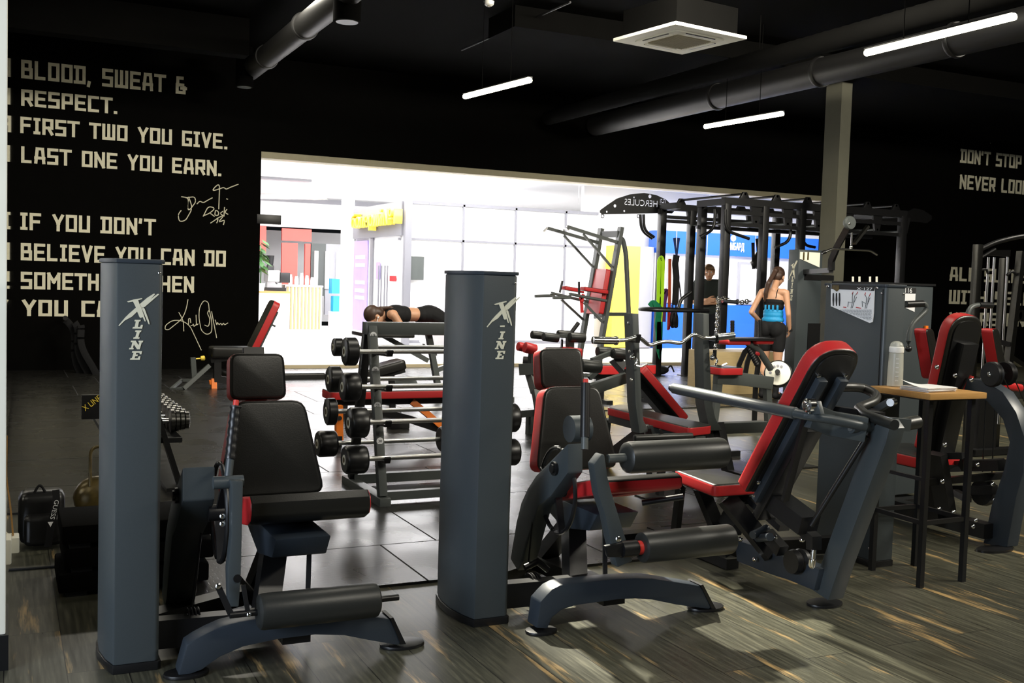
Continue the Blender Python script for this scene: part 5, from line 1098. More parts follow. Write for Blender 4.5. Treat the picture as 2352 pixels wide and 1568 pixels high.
for F_, (x0, y0, x1, y1) in ((D, (292, 740, 430, 790)), (E_, (432, 745, 602, 800))):
    p = F_(x0, y0); q_ = F_(x1, y1); pad('arm_pad', [V3(p.x, p.y-.08, p.z), V3(q_.x, p.y-.08, p.z-.04), V3(q_.x, p.y+.08, p.z-.04), V3(p.x, p.y+.08, p.z)], (0, 0, 1), .06, dp, ('vinyl', 'red'), rnd=.03)
b = B(); b.tube([on_y(680, 400, 13.0), on_y(720, 400, 13.0), on_y(745, 500, 13.0), on_y(765, 940, 13.0), fl(on_y(755, 1320, 13.0), .03)], .035, 12, .1); b.build('rear_tube', 'graysteel', dp)
b = B(); b.bar([E_(600, 945), on_y(760, 945, 13.0)], .04, .05); b.bar([fl(D(400, 1300), .03), fl(on_y(755, 1320, 13.0), .03)], .06, .06); b.bar([fl(E_(545, 1270), .03), fl(on_y(755, 1320, 13.0), .03)], .06, .06); b.build('base_frame', 'graysteel', dp)
sb = thing('red_exercise_strap', 'red strap tied over the left dip handle of the pull up station', 'strap', E_(430, 830))
b = B(); b.bar([E_(440, 800), E_(425, 850), E_(430, 935)], .05, .006, (0, 1, 0)); b.bar([E_(405, 800), E_(428, 850)], .04, .006, (0, 1, 0)); b.build('strap', 'redband', sb); B().ball(E_(428, 850), .025).build('knot', 'redband', sb)
# ---------------------------------------------------------------- training rig
crop()
rg = thing('training_rig', 'large black training rig with monkey bars and a crescent name plate', 'training rig', (10, 12.5, 0))
RX0, RX1, RY0, RY1, RZ = 8.74, 11.95, 11.72, 13.22, 2.48
def post(x, y, z=RZ):
    b = B(); b.bar([(x, y, .012), (x, y, z)], .10, .10, (0, 1, 0)); b.bevel(.006); o = b.build('post', 'black', rg)
    b = B()
    for i in range(11): b.cyl((x-.051, y, .5+i*.15), (x-.0495, y, .5+i*.15), .012, 8)
    b.build('post_holes', 'rubber', o); B().span((x-.09, y-.09, .012), (x+.09, y+.09, .022)).build('base_plate', 'black', o); return o
for x, y in ((8.76, 11.72), (9.40, 11.72), (10.05, 11.72), (RX1, 11.72), (8.80, 12.32), (8.73, 13.22), (9.25, 13.22), (10.85, 13.22), (RX1, 13.22)): post(x, y)
b = B(); b.span((8.70, 11.68, RZ-.02), (RX1+.05, 11.76, RZ+.08)); b.build('rail', 'black', rg); b = B(); b.span((8.70, 13.18, RZ-.02), (RX1+.05, 13.26, RZ+.08)); b.build('rail', 'black', rg)
for a_, c_ in (((8.72, 11.72, RZ-.02), (8.80, 12.35, RZ+.07)), ((8.69, 12.8, RZ-.02), (8.77, 13.22, RZ+.07)), ((RX1-.04, 11.72, RZ-.02), (RX1+.04, 13.22, RZ+.06))): B().span(a_, c_).build('end_beam', 'black', rg)
for y, zz in ((11.72, 2.18), (13.22, 2.28)): B().span((8.72, y-.02, zz), (RX1, y+.02, zz+.05)).build('side_bar', 'black', rg)
B().span((8.72, 12.30, 2.16), (RX1, 12.34, 2.21)).build('side_bar', 'black', rg)
for y in (11.72, 13.22):
    z0 = 2.34
    B().span((8.8, y-.03, z0), (RX1, y+.03, z0+.05)).build('perforated_rail', 'black', rg)
n_ = 6
for i in range(n_):
    x = 9.05+i*.55
    for y in (11.72, 13.22):
        b = B(); b.prism([(x-.09, y-.02, RZ+.07), (x+.09, y-.02, RZ+.07), (x+.03, y-.02, RZ+.17), (x-.03, y-.02, RZ+.17)], (0, .04, 0)); b.bevel(.006); b.build('rung_bracket', 'black', rg)
    B().cyl((x, 11.70, RZ+.145), (x, 13.24, RZ+.145), .017, 10).build('monkey_bar', 'black', rg)
    x2 = x+.2
    for y in (11.72, 13.22): b = B(); b.prism([(x2-.09, y-.02, RZ-.02), (x2+.09, y-.02, RZ-.02), (x2+.04, y-.02, RZ-.25), (x2-.04, y-.02, RZ-.25)], (0, .04, 0)); b.build('hanging_bracket', 'black', rg)
    B().cyl((x2, 11.70, RZ-.22), (x2, 13.24, RZ-.22), .016, 10).build('lower_rung', 'graysteel', rg)
crop(1360, 430, 4.356)
def arc(pts, Y, nm='dip_hoop', r=.022): B().tube(round_path([on_y(x, y, Y) for x, y in pts], .25, 6), r, 10).build(nm, 'black', rg)
arc(((482, 270), (490, 430), (600, 512)), 13.3); arc(((515, 270), (520, 430), (620, 500)), 13.0); arc(((1232, 220), (1225, 420), (1075, 500)), 12.0); arc(((1330, 220), (1330, 430), (1570, 515)), 11.65); arc(((1990, 250), (1985, 540), (1830, 600)), 11.8); arc(((2095, 420), (2120, 580), (2230, 600)), 12.4)
cp = [on_y(x, y, 13.32) for x, y in ((78, 250), (82, 228), (160, 172), (250, 112), (380, 70), (520, 56), (640, 76), (740, 122), (810, 190), (825, 235), (800, 262), (740, 258), (100, 270))]
pl = B().prism(cp, (0, .010, 0)).build('name_plate', 'black', rg, 'black crescent plate with mirrored cut-out lettering')
def cut(target, cutter):
    md = target.modifiers.new('cut', 'BOOLEAN'); md.operation = 'DIFFERENCE'; md.solver = 'EXACT'; md.object = cutter
    dg = bpy.context.evaluated_depsgraph_get(); me = bpy.data.meshes.new_from_object(target.evaluated_get(dg)); target.modifiers.clear(); target.data = me; bpy.data.objects.remove(cutter)
    for f_ in me.polygons: f_.use_smooth = False
b = B()
for px, py, r in ((237, 185, 16), (428, 100, 9), (587, 90, 19), (330, 236, 10), (155, 244, 10), (790, 210, 16)):
    e = on_y(px, py, 13.30); b.cyl(e, e+V3(0, .07, 0), r/4.356/2435*15.7, 16)
p = on_y(683, 186, 13.31); q_ = on_y(740, 120, 13.31); w_ = q_.x-p.x; h = q_.z-p.z
for x0, z0, x1, z1 in ((0, 0, .1, 1), (.9, 0, 1, 1), (.12, .9, .42, 1), (.58, .9, .88, 1), (.12, 0, .42, .1), (.58, 0, .88, .1), (.25, .2, .36, .8), (.64, .2, .75, .8), (.38, .45, .62, .56)): b.span((p.x+x0*w_, 13.29, p.z+z0*h), (p.x+x1*w_, 13.37, p.z+z1*h))
ct = b.build('cutter', 'black', rg); ct.parent = None; ct.location = rg.location; ct['category'] = 'x'
pl.parent = None; pl.location = rg.location; bpy.context.view_layer.update(); cut(pl, ct)
p = on_y(328, 175, 13.31); q_ = on_y(660, 132, 13.31)
ct = text_mesh('cutter', 'HERCULES', 'paper', None, q_.x-p.x, q_.z-p.z-.005, .08, Matrix(((-1, 0, 0, q_.x), (0, 0, -1, 13.37), (0, 1, 0, p.z), (0, 0, 0, 1)))); ct.data.flip_normals()
bm_ = bmesh.new(); bm_.from_mesh(ct.data); bmesh.ops.remove_doubles(bm_, verts=bm_.verts, dist=1e-5); bmesh.ops.recalc_face_normals(bm_, faces=bm_.faces); bm_.to_mesh(ct.data); bm_.free()
bpy.context.view_layer.update(); cut(pl, ct); pl.location = (0, 0, 0); pl.parent = rg
for px in (104, 465): e = on_y(px, 288, 13.33); B().tube([e+V3(.025*math.cos(i*.7), 0, .025*math.sin(i*.7)) for i in range(9)], .006, 6, closed=True).build('eye_ring', 'black', pl)
crop()
cr_ = [on_y(x, y, 12.6) for x, y in ((2005, 508), (2020, 498), (2060, 497), (2100, 478), (2120, 482), (2140, 495), (2141, 503), (2130, 512), (2090, 508), (2060, 515))]
B().prism(cr_, (0, .03, 0)).build('name_plate', 'black', rg)
crop(1200, 420, 3.136)
# platform hoop on the rig
b = B(); z_ = on_y(1040, 912, 12.3).z; c0 = on_y(1210, 905, 12.3); xl = on_y(850, 910, 12.3).x
pts = [V3(8.74, 12.5, z_), V3(xl+.25, 12.5, z_), V3(xl+.05, 12.42, z_), V3(xl, 12.25, z_), V3(xl+.05, 12.08, z_), V3(xl+.25, 12.0, z_), V3(8.74, 12.0, z_)]
b.tube(round_path(pts, .08), .028, 10); b.build('dip_platform', 'black', rg)
b = B(); b.tube(round_path([on_y(1125, 900, 12.2), on_y(1140, 840, 12.2), on_y(1215, 785, 12.2)], .2), .025, 10); b.build('platform_brace', 'black', rg)
def band(nm, lab, m, pts, Y, w_, cat='resistance band'):
    t = thing(nm, lab, cat, on_y(*pts[0], Y), 'bands hanging on the rig'); b = B(); b.bar(round_path([on_y(x, y, Y) for x, y in pts], .04, 4), w_, .008, (0, 1, 0)); b.build('band_loop', m, t); return t
band('resistance_band', 'lime green band loop hanging from the rig', 'lime', ((985, 1090), (980, 900), (985, 560), (1000, 535), (1010, 560), (1005, 800), (985, 1085)), 13.05, .07)
band('resistance_band', 'dark green band hanging behind the lime one', 'green', ((918, 890), (940, 862), (985, 900), (975, 1000), (985, 1210), (990, 1000)), 13.0, .10)
band('resistance_band', 'purple band knotted round the rig post', 'purple', ((990, 790), (1040, 775), (1020, 850), (1015, 1000)), 13.1, .08)
band('resistance_band', 'orange red band hanging in a long thin loop', 'orangeband', ((1062, 545), (1060, 800), (1052, 1055)), 13.0, .05)
band('resistance_band', 'red band hanging lowest on the rig', 'redband', ((1050, 900), (1062, 960), (1060, 1030), (1045, 1058)), 12.95, .03)
st = thing('suspension_trainer', 'black suspension trainer with blue webbing and handles hanging in the rig', 'suspension trainer', on_y(1105, 600, 12.9), 'bands hanging on the rig')
b = B(); b.bar([on_y(1095, 395, 12.9), on_y(1110, 530, 12.9), on_y(1125, 395, 12.9)], .05, .006, (0, 1, 0)); b.build('blue_webbing', 'strapblue', st)
b = B(); b.bar([on_y(1110, 520, 12.9), on_y(1100, 580, 12.9), on_y(1108, 680, 12.9), on_y(1100, 880, 12.9)], .10, .02, (0, 1, 0)); b.bar([on_y(1120, 670, 12.9), on_y(1135, 760, 12.9), on_y(1143, 830, 12.9)], .02, .006, (0, 1, 0)); b.build('strap', 'cloth', st)
for xx in (1080, 1103): B().tube(round_path([on_y(xx, 930, 12.9), on_y(xx-8, 975, 12.9), on_y(xx-4, 1035, 12.9), on_y(xx+8, 1035, 12.9), on_y(xx+10, 975, 12.9), on_y(xx, 930, 12.9)], .05), .022, 8).build('handle', 'rubber', st)
b = B(); b.bar([on_y(1080, 880, 12.9), on_y(1082, 940, 12.9)], .03, .01, (0, 1, 0)); b.bar([on_y(1105, 880, 12.9), on_y(1105, 940, 12.9)], .03, .01, (0, 1, 0)); b.build('handle_webbing', 'strapblue', st)
pb = thing('punch_pad', 'black drop shaped pad hanging in the rig above the woman', 'pad', on_y(1710, 540, 12.4))
B().rev(on_y(1690, 620, 12.4), on_y(1705, 490, 12.4), [(0, .02), (.1, .08), (.35, .11), (.7, .07), (1, .03)], 18).build('pad_body', 'vinyl', pb); B().bar([on_y(1700, 500, 12.4), on_y(1690, 400, 12.4)], .05, .01, (0, 1, 0)).build('hanging_strap', 'cloth', pb)
B().bar([on_y(1665, 620, 12.4), on_y(1660, 430, 12.4)], .05, .01, (0, 1, 0)).build('hanging_strap', 'cloth', pb)
bg = thing('black_gear_bag', 'black gear bag on the floor by the rig posts', 'bag', on_z(1010, 1385, .012)); e = Vector(bg.location)
b = B(); b.ball(e+V3(-.05, .05, .075), .12, 10, (1.5, .8, .62)); b.build('bag_body', 'cloth', bg); B().tube(round_path([e+V3(.08, .02, .08), e+V3(.14, .0, .16), e+V3(.20, .0, .05)], .05), .012, 8).build('bag_strap', 'cloth', bg)
# chain from the bench upright to a chrome handle
ch = thing('steel_chain', 'chrome chain with handle slung between two rig posts and hanging down', 'chain', on_y(1400, 900, 11.6))
def link_chain(pts, Y, n_):
    ps_ = [on_y(x, y, Y) for x, y in pts]; tot = sum((b_-a_).length for a_, b_ in zip(ps_, ps_[1:])); st_ = tot/n_; k = 0
    for i in range(n_):
        d = (i+.5)*st_
        for a_, b_ in zip(ps_, ps_[1:]):
            l = (b_-a_).length
            if d <= l: c_ = a_.lerp(b_, d/l); t = (b_-a_).normalized(); break
            d -= l
        s_ = t.cross(V3(0, 1, 0)).normalized() if i % 2 == 0 else V3(0, 1, 0); h = st_*.75
        ring = [c_+t*(h*math.cos(j*math.pi/5))+s_*(.028*math.sin(j*math.pi/5)) for j in range(10)]
        B().tube(ring, .0095, 6, closed=True).build('chain_link', 'chrome', ch)
link_chain(((1415, 835), (1405, 950), (1400, 1080), (1392, 1200)), 11.62, 13); link_chain(((1400, 840), (1430, 832), (1480, 830)), 11.62, 4); link_chain(((1540, 855), (1580, 860), (1640, 850)), 11.62, 6)
B().cyl(on_y(1440, 850, 11.62), on_y(1545, 858, 11.62), .027).build('chain_handle', 'chrome', ch)
# ---------------------------------------------------------------- seated calf machine
crop(1200, 420, 3.136); YC = 8.0; K = lambda x, y, d=0: on_y(x, y, YC+d)
cm_ = thing('seated_calf_machine', 'plate loaded seated machine with red knee pads beside the wooden box', 'exercise machine', (6.3, 8, 0))
for a_, c_ in (((1445, 1125), (1610, 1165)), ((1650, 1120), (1775, 1160))):
    p = K(*a_); q_ = K(*c_); B().span((p.x, YC-.08, q_.z), (q_.x, YC+.10, p.z)).bevel(.022, 3).build('knee_pad', 'red', cm_)
p = K(1455, 1118); q_ = K(1775, 1125); B().span((p.x, YC-.10, q_.z-.01), (q_.x, YC+.12, p.z+.006)).build('pad_plate', 'black', cm_)
for x0, y0, y1 in ((1512, 990, 1110), (1712, 985, 1110)):
    p = K(x0, y1); q_ = K(x0, y0); b = B(); b.rev(p, q_, [(i/12, .018+.003*(i % 2)) for i in range(13)], 12); b.build('hand_grip', 'rubber', cm_)
b = B(); b.tube(round_path([K(1620, 1150), K(1700, 1200), K(1745, 1270), K(1790, 1340)], .15), .032, 12); b.build('curved_arm', 'graysteel', cm_)
p = K(1375, 1325); q_ = K(1540, 1362); zt = K(1460, 1322).z; pad('seat', [V3(p.x, YC-.12, zt), V3(q_.x, YC-.12, zt), V3(q_.x, YC+.15, zt), V3(p.x, YC+.15, zt)], (0, 0, 1), .075, cm_, rnd=.04)
b = B(); b.bar([K(1390, 1400), K(1560, 1410), K(1790, 1440)], .08, .12); b.bevel(.008); b.build('main_beam', 'graysteel', cm_)
b = B(); b.bar([K(1410, 1420), V3(K(1380, 1500).x, YC, .03)], .06, .07, (0, 1, 0)); b.bar([K(1760, 1440), V3(K(1790, 1440).x, YC, .03)], .06, .06, (0, 1, 0)); b.bar([(K(1380, 1500).x, YC, .04), (K(1800, 1500).x, YC, .04)], .08, .06); b.build('legs', 'graysteel', cm_)
b = B()
for pts in ([(1640, 1180), (1600, 1220), (1560, 1310), (1545, 1430)], [(1655, 1190), (1620, 1290), (1600, 1400)]): b.bar([K(*p) for p in pts], .05, .012, (0, 1, 0))
b.bar([K(1640, 1180), K(1700, 1290), K(1680, 1440), V3(K(1680, 1500).x, YC, .05)], .035, .035, (0, 1, 0)); b.build('linkage', 'black', cm_)
b = B(); b.rev(K(1625, 1190), K(1690, 1310), [(i/16, .022+.006*(i % 2)) for i in range(17)], 12); b.build('coil_spring', 'black', cm_); B().tube([K(1690, 1310), K(1722, 1390)], .006).build('lock_pin', 'chrome', cm_); B().ball(K(1720, 1393), .022).build('pin_knob', 'black', cm_)
B().ball(K(1690, 1225), .05, 8, (1, .5, .6)).build('pink_grip', 'redband', cm_)
e = K(1840, 1370, .05); ax_ = V3(-.62, -.62, .3).normalized()
wp2 = thing('weight_plate', 'weight plate with pale face on the arm of the seated machine', 'weight plate', e)
B().rev(e-ax_*.0, e-ax_*.05, [(0, .08), (0, .122), (.25, .134), (.8, .134), (1, .122)], 36).build('plate_rim', 'rubber', wp2); B().rev(e, e+ax_*.008, [(0, .120), (1, .118)], 36).build('plate_face', 'cream', wp2, 'pale cream plate face')
b = B()
for i in range(5): a_ = i*.5; s1 = ax_.cross(Z).normalized(); s2 = s1.cross(ax_); q_ = e+ax_*.009+(s1*math.cos(a_)+s2*math.sin(a_))*.07; b.rev(q_, q_+ax_*.002, [(0, .014), (1, .014)], 8)
b.build('plate_marks', 'mallg', wp2); B().cyl(e, e+ax_*.06, .024).build('sleeve_end', 'black', wp2)
# ---------------------------------------------------------------- plyometric box
p = on_y(1383, 1218, 10.75); q_ = on_y(1712, 1240, 10.75)
bx_ = thing('plyometric_box', 'plain plywood jump box by the legs of the woman with the blue belt', 'box', ((p.x+q_.x)/2, 11, .012))
B().span((p.x, 10.75, .012), (q_.x+.32, 11.3, p.z)).bevel(.006).build('box_body', 'ply', bx_)
e = on_y(1560, 1350, 10.745); B().cyl(e, e+V3(0, .004, 0), .03, 12).build('hand_hole', 'black', bx_)
pk = thing('grey_gym_bag', 'small grey bag on the wooden box', 'bag', on_y(1690, 1090, 11)); e = V3(on_y(1690, 1150, 11).x, 11, p.z); pk.location = e
B().ball(e+V3(0, 0, .09), .1, 8, (1.1, .8, .9)).build('bag_body', 'graysteel', pk); B().ball(e+V3(0, 0, .15), .06, 8, (1.2, .8, .5)).build('bag_flap', 'cloth', pk)
crop()
# ---------------------------------------------------------------- lat pulldown behind the shoulder press
lt = thing('lat_pulldown_machine', 'tall lat pulldown machine beside the olive pillar', 'exercise machine', (9.4, 10.9, 0))
a_ = on_y(1812, 573, 10.95); c_ = on_y(1890, 576, 10.75)
B().span((a_.x, 10.75, .0), (c_.x, 10.95, a_.z)).bevel(.008).build('weight_tower', 'steel', lt)
p = on_y(1838, 578, 10.745); q_ = on_y(1882, 614, 10.745); B().prism([V3(p.x, 10.742, p.z), V3(q_.x, 10.742, p.z), V3(q_.x, 10.742, q_.z), V3(p.x, 10.742, q_.z+.10)], (0, .006, 0)).build('instruction_placard', 'cream', lt, 'pale instruction placard')
for xx in (1846, 1856): e = on_y(xx, 588, 10.741); B().span((e.x-.012, 10.739, e.z-.05), (e.x+.012, 10.742, e.z+.05)).build('placard_figure', 'gold', lt)
xs_, ls_ = logo_polys(); XL = a_.x; p0 = on_x(1813, 598, XL); q0 = on_x(1826, 690, XL); kz_ = (p0.z-q0.z)/1110
f = lambda pp: V3(XL, 10.93-(pp[0]-88)/640*.16, p0.z-(pp[1]-230)*kz_); b = B()
for pl_ in xs_: b.prism([f(v) for v in pl_], (-.002, 0, 0))
for cc, pl_ in ls_: b.prism([f(v) for v in pl_], (-.002, 0, 0))
b.build('logo_lettering', 'logo', lt, 'small cream logo lettering')
e = on_y(1870, 760, 10.74); B().span((e.x-.10, 10.738, e.z-.5), (e.x+.10, 10.752, e.z+.1)).build('stack_window', 'black', lt)
B().span((a_.x+.1, 10.74, on_y(1850, 630, 10.74).z-.07), (c_.x+.2, 10.80, on_y(1850, 630, 10.74).z)).build('cross_bar', 'black', lt)
crop(1800, 460, 5.227); YT = 9.4
b = B(); b.bar([on_y(570, 840, YT+.6), on_y(575, 720, YT+.6), on_y(640, 560, YT+.4), on_y(790, 290, YT)], .05, .07, (0, 1, 0)); b.bar([on_y(570, 840, YT+.6), V3(on_y(570, 840, YT+.6).x+.25, 10.76, on_y(570, 840, YT).z)], .06, .06); b.build('overhead_arm', 'black', lt)
e = on_y(790, 270, YT); B().rev(e+V3(0, -.03, 0), e+V3(0, .03, 0), [(0, .07), (.3, .08), (.7, .08), (1, .07)], 20).build('pulley', 'graysteel', lt); B().bolt(e+V3(-.03, -.03, -.01), (0, -1, 0), .015, .01).build('axle_bolt', 'chrome', lt)
b = B(); b.bar([on_y(845, 520, YT), on_y(1010, 310, YT)], .03, .05, (0, 1, 0)); b.build('slotted_plate', 'darkchrome', lt)
lbr = thing('lat_bar', 'wide chrome pulldown bar hanging above the weight machines', 'pulldown bar', on_y(805, 590, YT))
B().tube(round_path([on_y(460, 632, YT), on_y(590, 580, YT), on_y(800, 592, YT), on_y(1040, 602, YT), on_y(1120, 652, YT)], .05), .014, 10).build('bar', 'chrome', lbr)
B().cyl(on_y(460, 632, YT), on_y(500, 615, YT), .022).build('end_grip', 'rubber', lbr); b = B(); b.tube([on_y(820, 385, YT), on_y(815, 540, YT)], .012, 8); b.ball(on_y(812, 560, YT), .022); b.build('hanging_chain', 'chrome', lbr)
b = B()
for xx in (832, 910, 1037, 1117): b.cyl(on_y(xx, 915, 7.0), on_y(xx, 985, 7.0), .009, 8); b.cyl(on_y(xx, 985, 7.0), V3(on_y(xx, 985, 7.0).x, 7.0, .05), .009, 8)
gs = thing('guide_rod_stack', 'bright guide rods of a weight stack rising behind the placard tower', 'weight stack', on_z(1950, 1200, 0)); gs.location = (on_y(975, 985, 7.0).x, 7.0, 0)
b.build('guide_rods', 'cream', gs); x0 = on_y(800, 985, 7.0).x; x1 = on_y(1150, 985, 7.0).x; B().span((x0, 6.9, 0), (x1, 7.15, .5)).build('weight_plates', 'black', gs)
crop()
# ---------------------------------------------------------------- cable machine at the right edge
crop(2140, 520, 4.127); YK = 6.3; Q = lambda x, y, d=0: on_y(x, y, YK+d)
ck = thing('cable_machine', 'cable crossover machine with chrome posts at the right edge', 'exercise machine', (7.2, 6.3, 0))
for x0, x1, d in ((440, 405, 0), (690, 655, .1)):
    b = B(); p = Q(x0, 170 if d == 0 else 300, d); b.bar([p, V3(p.x, p.y, .02)], .06, .06, (0, 1, 0)); b.bevel(.006); b.build('post', 'darkchrome', ck)
b = B(); b.bar([Q(850, 235), Q(725, 1300)], .05, .06, (0, 1, 0)); b.bar([Q(730, 1230), Q(850, 1310)], .04, .05, (0, 1, 0)); b.build('slanted_post', 'darkchrome', ck)
b = B(); b.tube(round_path([Q(445, 225), Q(600, 150), Q(820, 95), Q(1000, 80)], .2), .02, 10); b.tube([Q(455, 300), Q(600, 215)], .014, 8); b.build('top_arch', 'black', ck)
B().prism([Q(*v) for v in ((525, 270), (600, 225), (750, 222), (745, 285))], (0, .05, 0)).build('top_plate', 'darkchrome', ck)
for xx in (465, 540, 595, 722):
    p = Q(xx, 290, .05); B().cyl(p, V3(p.x, p.y, .25), .010, 8).build('guide_rod', 'satin', ck)
p = Q(465, 500, .08); q_ = Q(640, 500, .08); B().span((p.x, YK+.02, .05), (q_.x, YK+.16, .55)).build('weight_stack', 'black', ck)
b = B()
for a_ in ((800, 840), (850, 845)): e = Q(*a_); b.rev(e+V3(0, -.02, 0), e+V3(0, .02, 0), [(0, .05), (1, .05)], 18)
b.build('pulleys', 'darkchrome', ck); b = B(); b.tube(round_path([Q(715, 460), Q(760, 420), Q(800, 450)], .05), .012); b.tube(round_path([Q(450, 410), Q(520, 405), Q(535, 450)], .05), .010); b.build('handles', 'black', ck)
b = B(); p = Q(405, 1500); b.bar([(p.x, YK, .03), (p.x+1.1, YK, .03)], .10, .05); b.build('base_frame', 'black', ck)
B().bar([Q(600, 1085), Q(740, 1120)], .04, .04).build('cross_bar', 'black', ck); p = Q(660, 1500, -.6); q_ = Q(840, 1530, -.6); B().cyl(p, q_, .03).build('red_roller', 'red', ck, 'red foam roller')
p = on_y(820, 0, YW-.03) if False else None
crop()
# ================================================================== LEFT FOREGROUND AND DARK CORNER
crop()
# power adapter and cable on the pillar
pa_ = thing('power_adapter', 'cream power adapter plugged in on the edge of the white pillar', 'power adapter', on_y(25, 1255, 4.0))
p = on_y(8, 1228, 3.98); q_ = on_y(26, 1283, 3.98); B().span((p.x-.01, 3.90, q_.z), (q_.x, 4.0, p.z)).bevel(.006).build('socket_box', 'cream', pa_)
p = on_y(26, 1228, 4.02); q_ = on_y(44, 1262, 4.02); B().span((p.x-.01, 3.97, q_.z), (q_.x, 4.05, p.z)).bevel(.005).build('plug_body', 'cream', pa_)
B().tube(round_path([on_y(30, 1230, 4.0), on_y(24, 1160, 4.02), on_y(14, 1100, 4.05), on_y(16, 1000, 4.06)], .05), .003, 6).build('power_cable', 'tan', pa_)
B().tube(round_path([on_y(28, 1228, 4.0), on_y(12, 1225, 4.02), on_y(15, 1150, 4.05), on_y(12, 1060, 4.06)], .05), .003, 6).build('power_cable', 'cream', pa_)
# step platforms
for i in range(3):
    o = thing('step_platform', ['lowest black step platform of the small stack by the left tower', 'middle black step platform of the small stack by the left tower', 'topmost black step platform of the small stack by the left tower'][i], 'step platform', (.36, 4.85, .10*i), 'stack of black step platforms')
    dx = (.0, .02, .012)[i]; x0 = on_z(135, 1385, 0).x+dx
    B().span((x0, 4.62, .10*i+.02), (x0+.60, 5.0, .10*i+.10)).bevel(.012).build('deck', 'wall', o)
    for xx in (x0+.03, x0+.48): B().span((xx, 4.64, .10*i), (xx+.08, 4.98, .10*i+.03)).build('foot', 'rubber', o)
# backpack
bpk = thing('backpack', 'shiny black backpack with white lettering on its strap on the floor by the left pillar', 'backpack', (.15, 5.55, 0)); e = V3(.155, 5.55, 0)
b = B(); b.box(e+V3(.01, .05, .14), (.21, .15, .26)); b.bevel(.055, 4); b.box(e+V3(.015, -.04, .09), (.17, .08, .15)); b.bevel(.03, 3); b.build('bag_body', 'rubber', bpk)
B().tube(round_path([e+V3(-.03, 0, .25), e+V3(0, 0, .31), e+V3(.03, 0, .25)], .03), .006, 8).build('top_loop', 'cloth', bpk)
b = B(); pts = round_path([on_y(128, 1125, 5.40), on_y(130, 1150, 5.38), on_y(118, 1200, 5.37), on_y(110, 1255, 5.40)], .05, 4); b.bar(pts, .032, .006, (0, 1, 0)); sp = b.build('shoulder_strap', 'cloth', bpk)
a_ = on_y(131, 1148, 5.365); c_ = on_y(120, 1192, 5.365); dd = (c_-a_); L_ = dd.length; dd.normalize(); uu = V3(-dd.z, 0, dd.x); uu = uu if uu.x > 0 else -uu
text_mesh('strap_lettering', 'GUESS', 'paper', sp, L_, .020, .001, Matrix(((dd.x, uu.x, 0, a_.x-uu.x*.010), (0, 0, -1, 5.366), (dd.z, uu.z, 0, a_.z-uu.z*.010), (0, 0, 0, 1))), 'white lettering down the strap')
e2 = on_y(116, 1203, 5.365); B().prism([e2+V3(-.012, 0, .010), e2+V3(.012, 0, .010), e2+V3(0, 0, -.014)], (0, -.001, 0)).build('strap_triangle', 'paper', sp)
sh_ = thing('black_jacket_bundle', 'glossy black bundle lying against the backpack', 'jacket', (.30, 5.5, 0)); b = B(); random.seed(11)
for i in range(6): b.ball(V3(.36+random.uniform(-.05, .06), 5.48+random.uniform(-.06, .06), .06+random.uniform(-.02, .05)), random.uniform(.04, .065), 8, (1, 1, .8))
b.build('bundle', 'vinyl', sh_); B().tube(round_path([V3(.35, 5.42, .12), V3(.41, 5.40, .14), V3(.44, 5.42, .08)], .03), .006, 8).build('zip', 'satin', sh_)
gb = thing('gold_print_bag', 'black bag with gold print standing behind the left tower', 'bag', (.50, 6.3, 0)); e = V3(.48, 6.3, 0)
p = on_y(172, 1185, 6.2); q_ = on_y(216, 1130, 6.2)
b = B(); b.ball(V3(q_.x+.02, 6.25, p.z+.09), .12, 10, (1.05, .6, 1.0)); b.build('bag_body', 'gold', gb); B().tube(round_path([V3(q_.x-.02, 6.2, p.z+.16), V3(q_.x-.02, 6.2, p.z+.38), V3(q_.x+.08, 6.2, p.z+.38), V3(q_.x+.10, 6.2, p.z+.16)], .05), .009, 8).build('bag_handle', 'gold', gb)
sf_ = thing('low_shelf', 'low black shelf carrying the gold print bag', 'shelf', (.5, 6.3, 0)); zz = p.z-.03
B().span((q_.x-.12, 6.1, zz-.02), (q_.x+.5, 6.4, zz)).build('shelf_board', 'black', sf_)
for xx in (q_.x-.10, q_.x+.45): B().span((xx, 6.15, 0), (xx+.03, 6.35, zz-.02)).build('leg', 'black', sf_)
gb.location.z = zz; [setattr(c, 'location', (0, 0, -zz)) for c in gb.children]
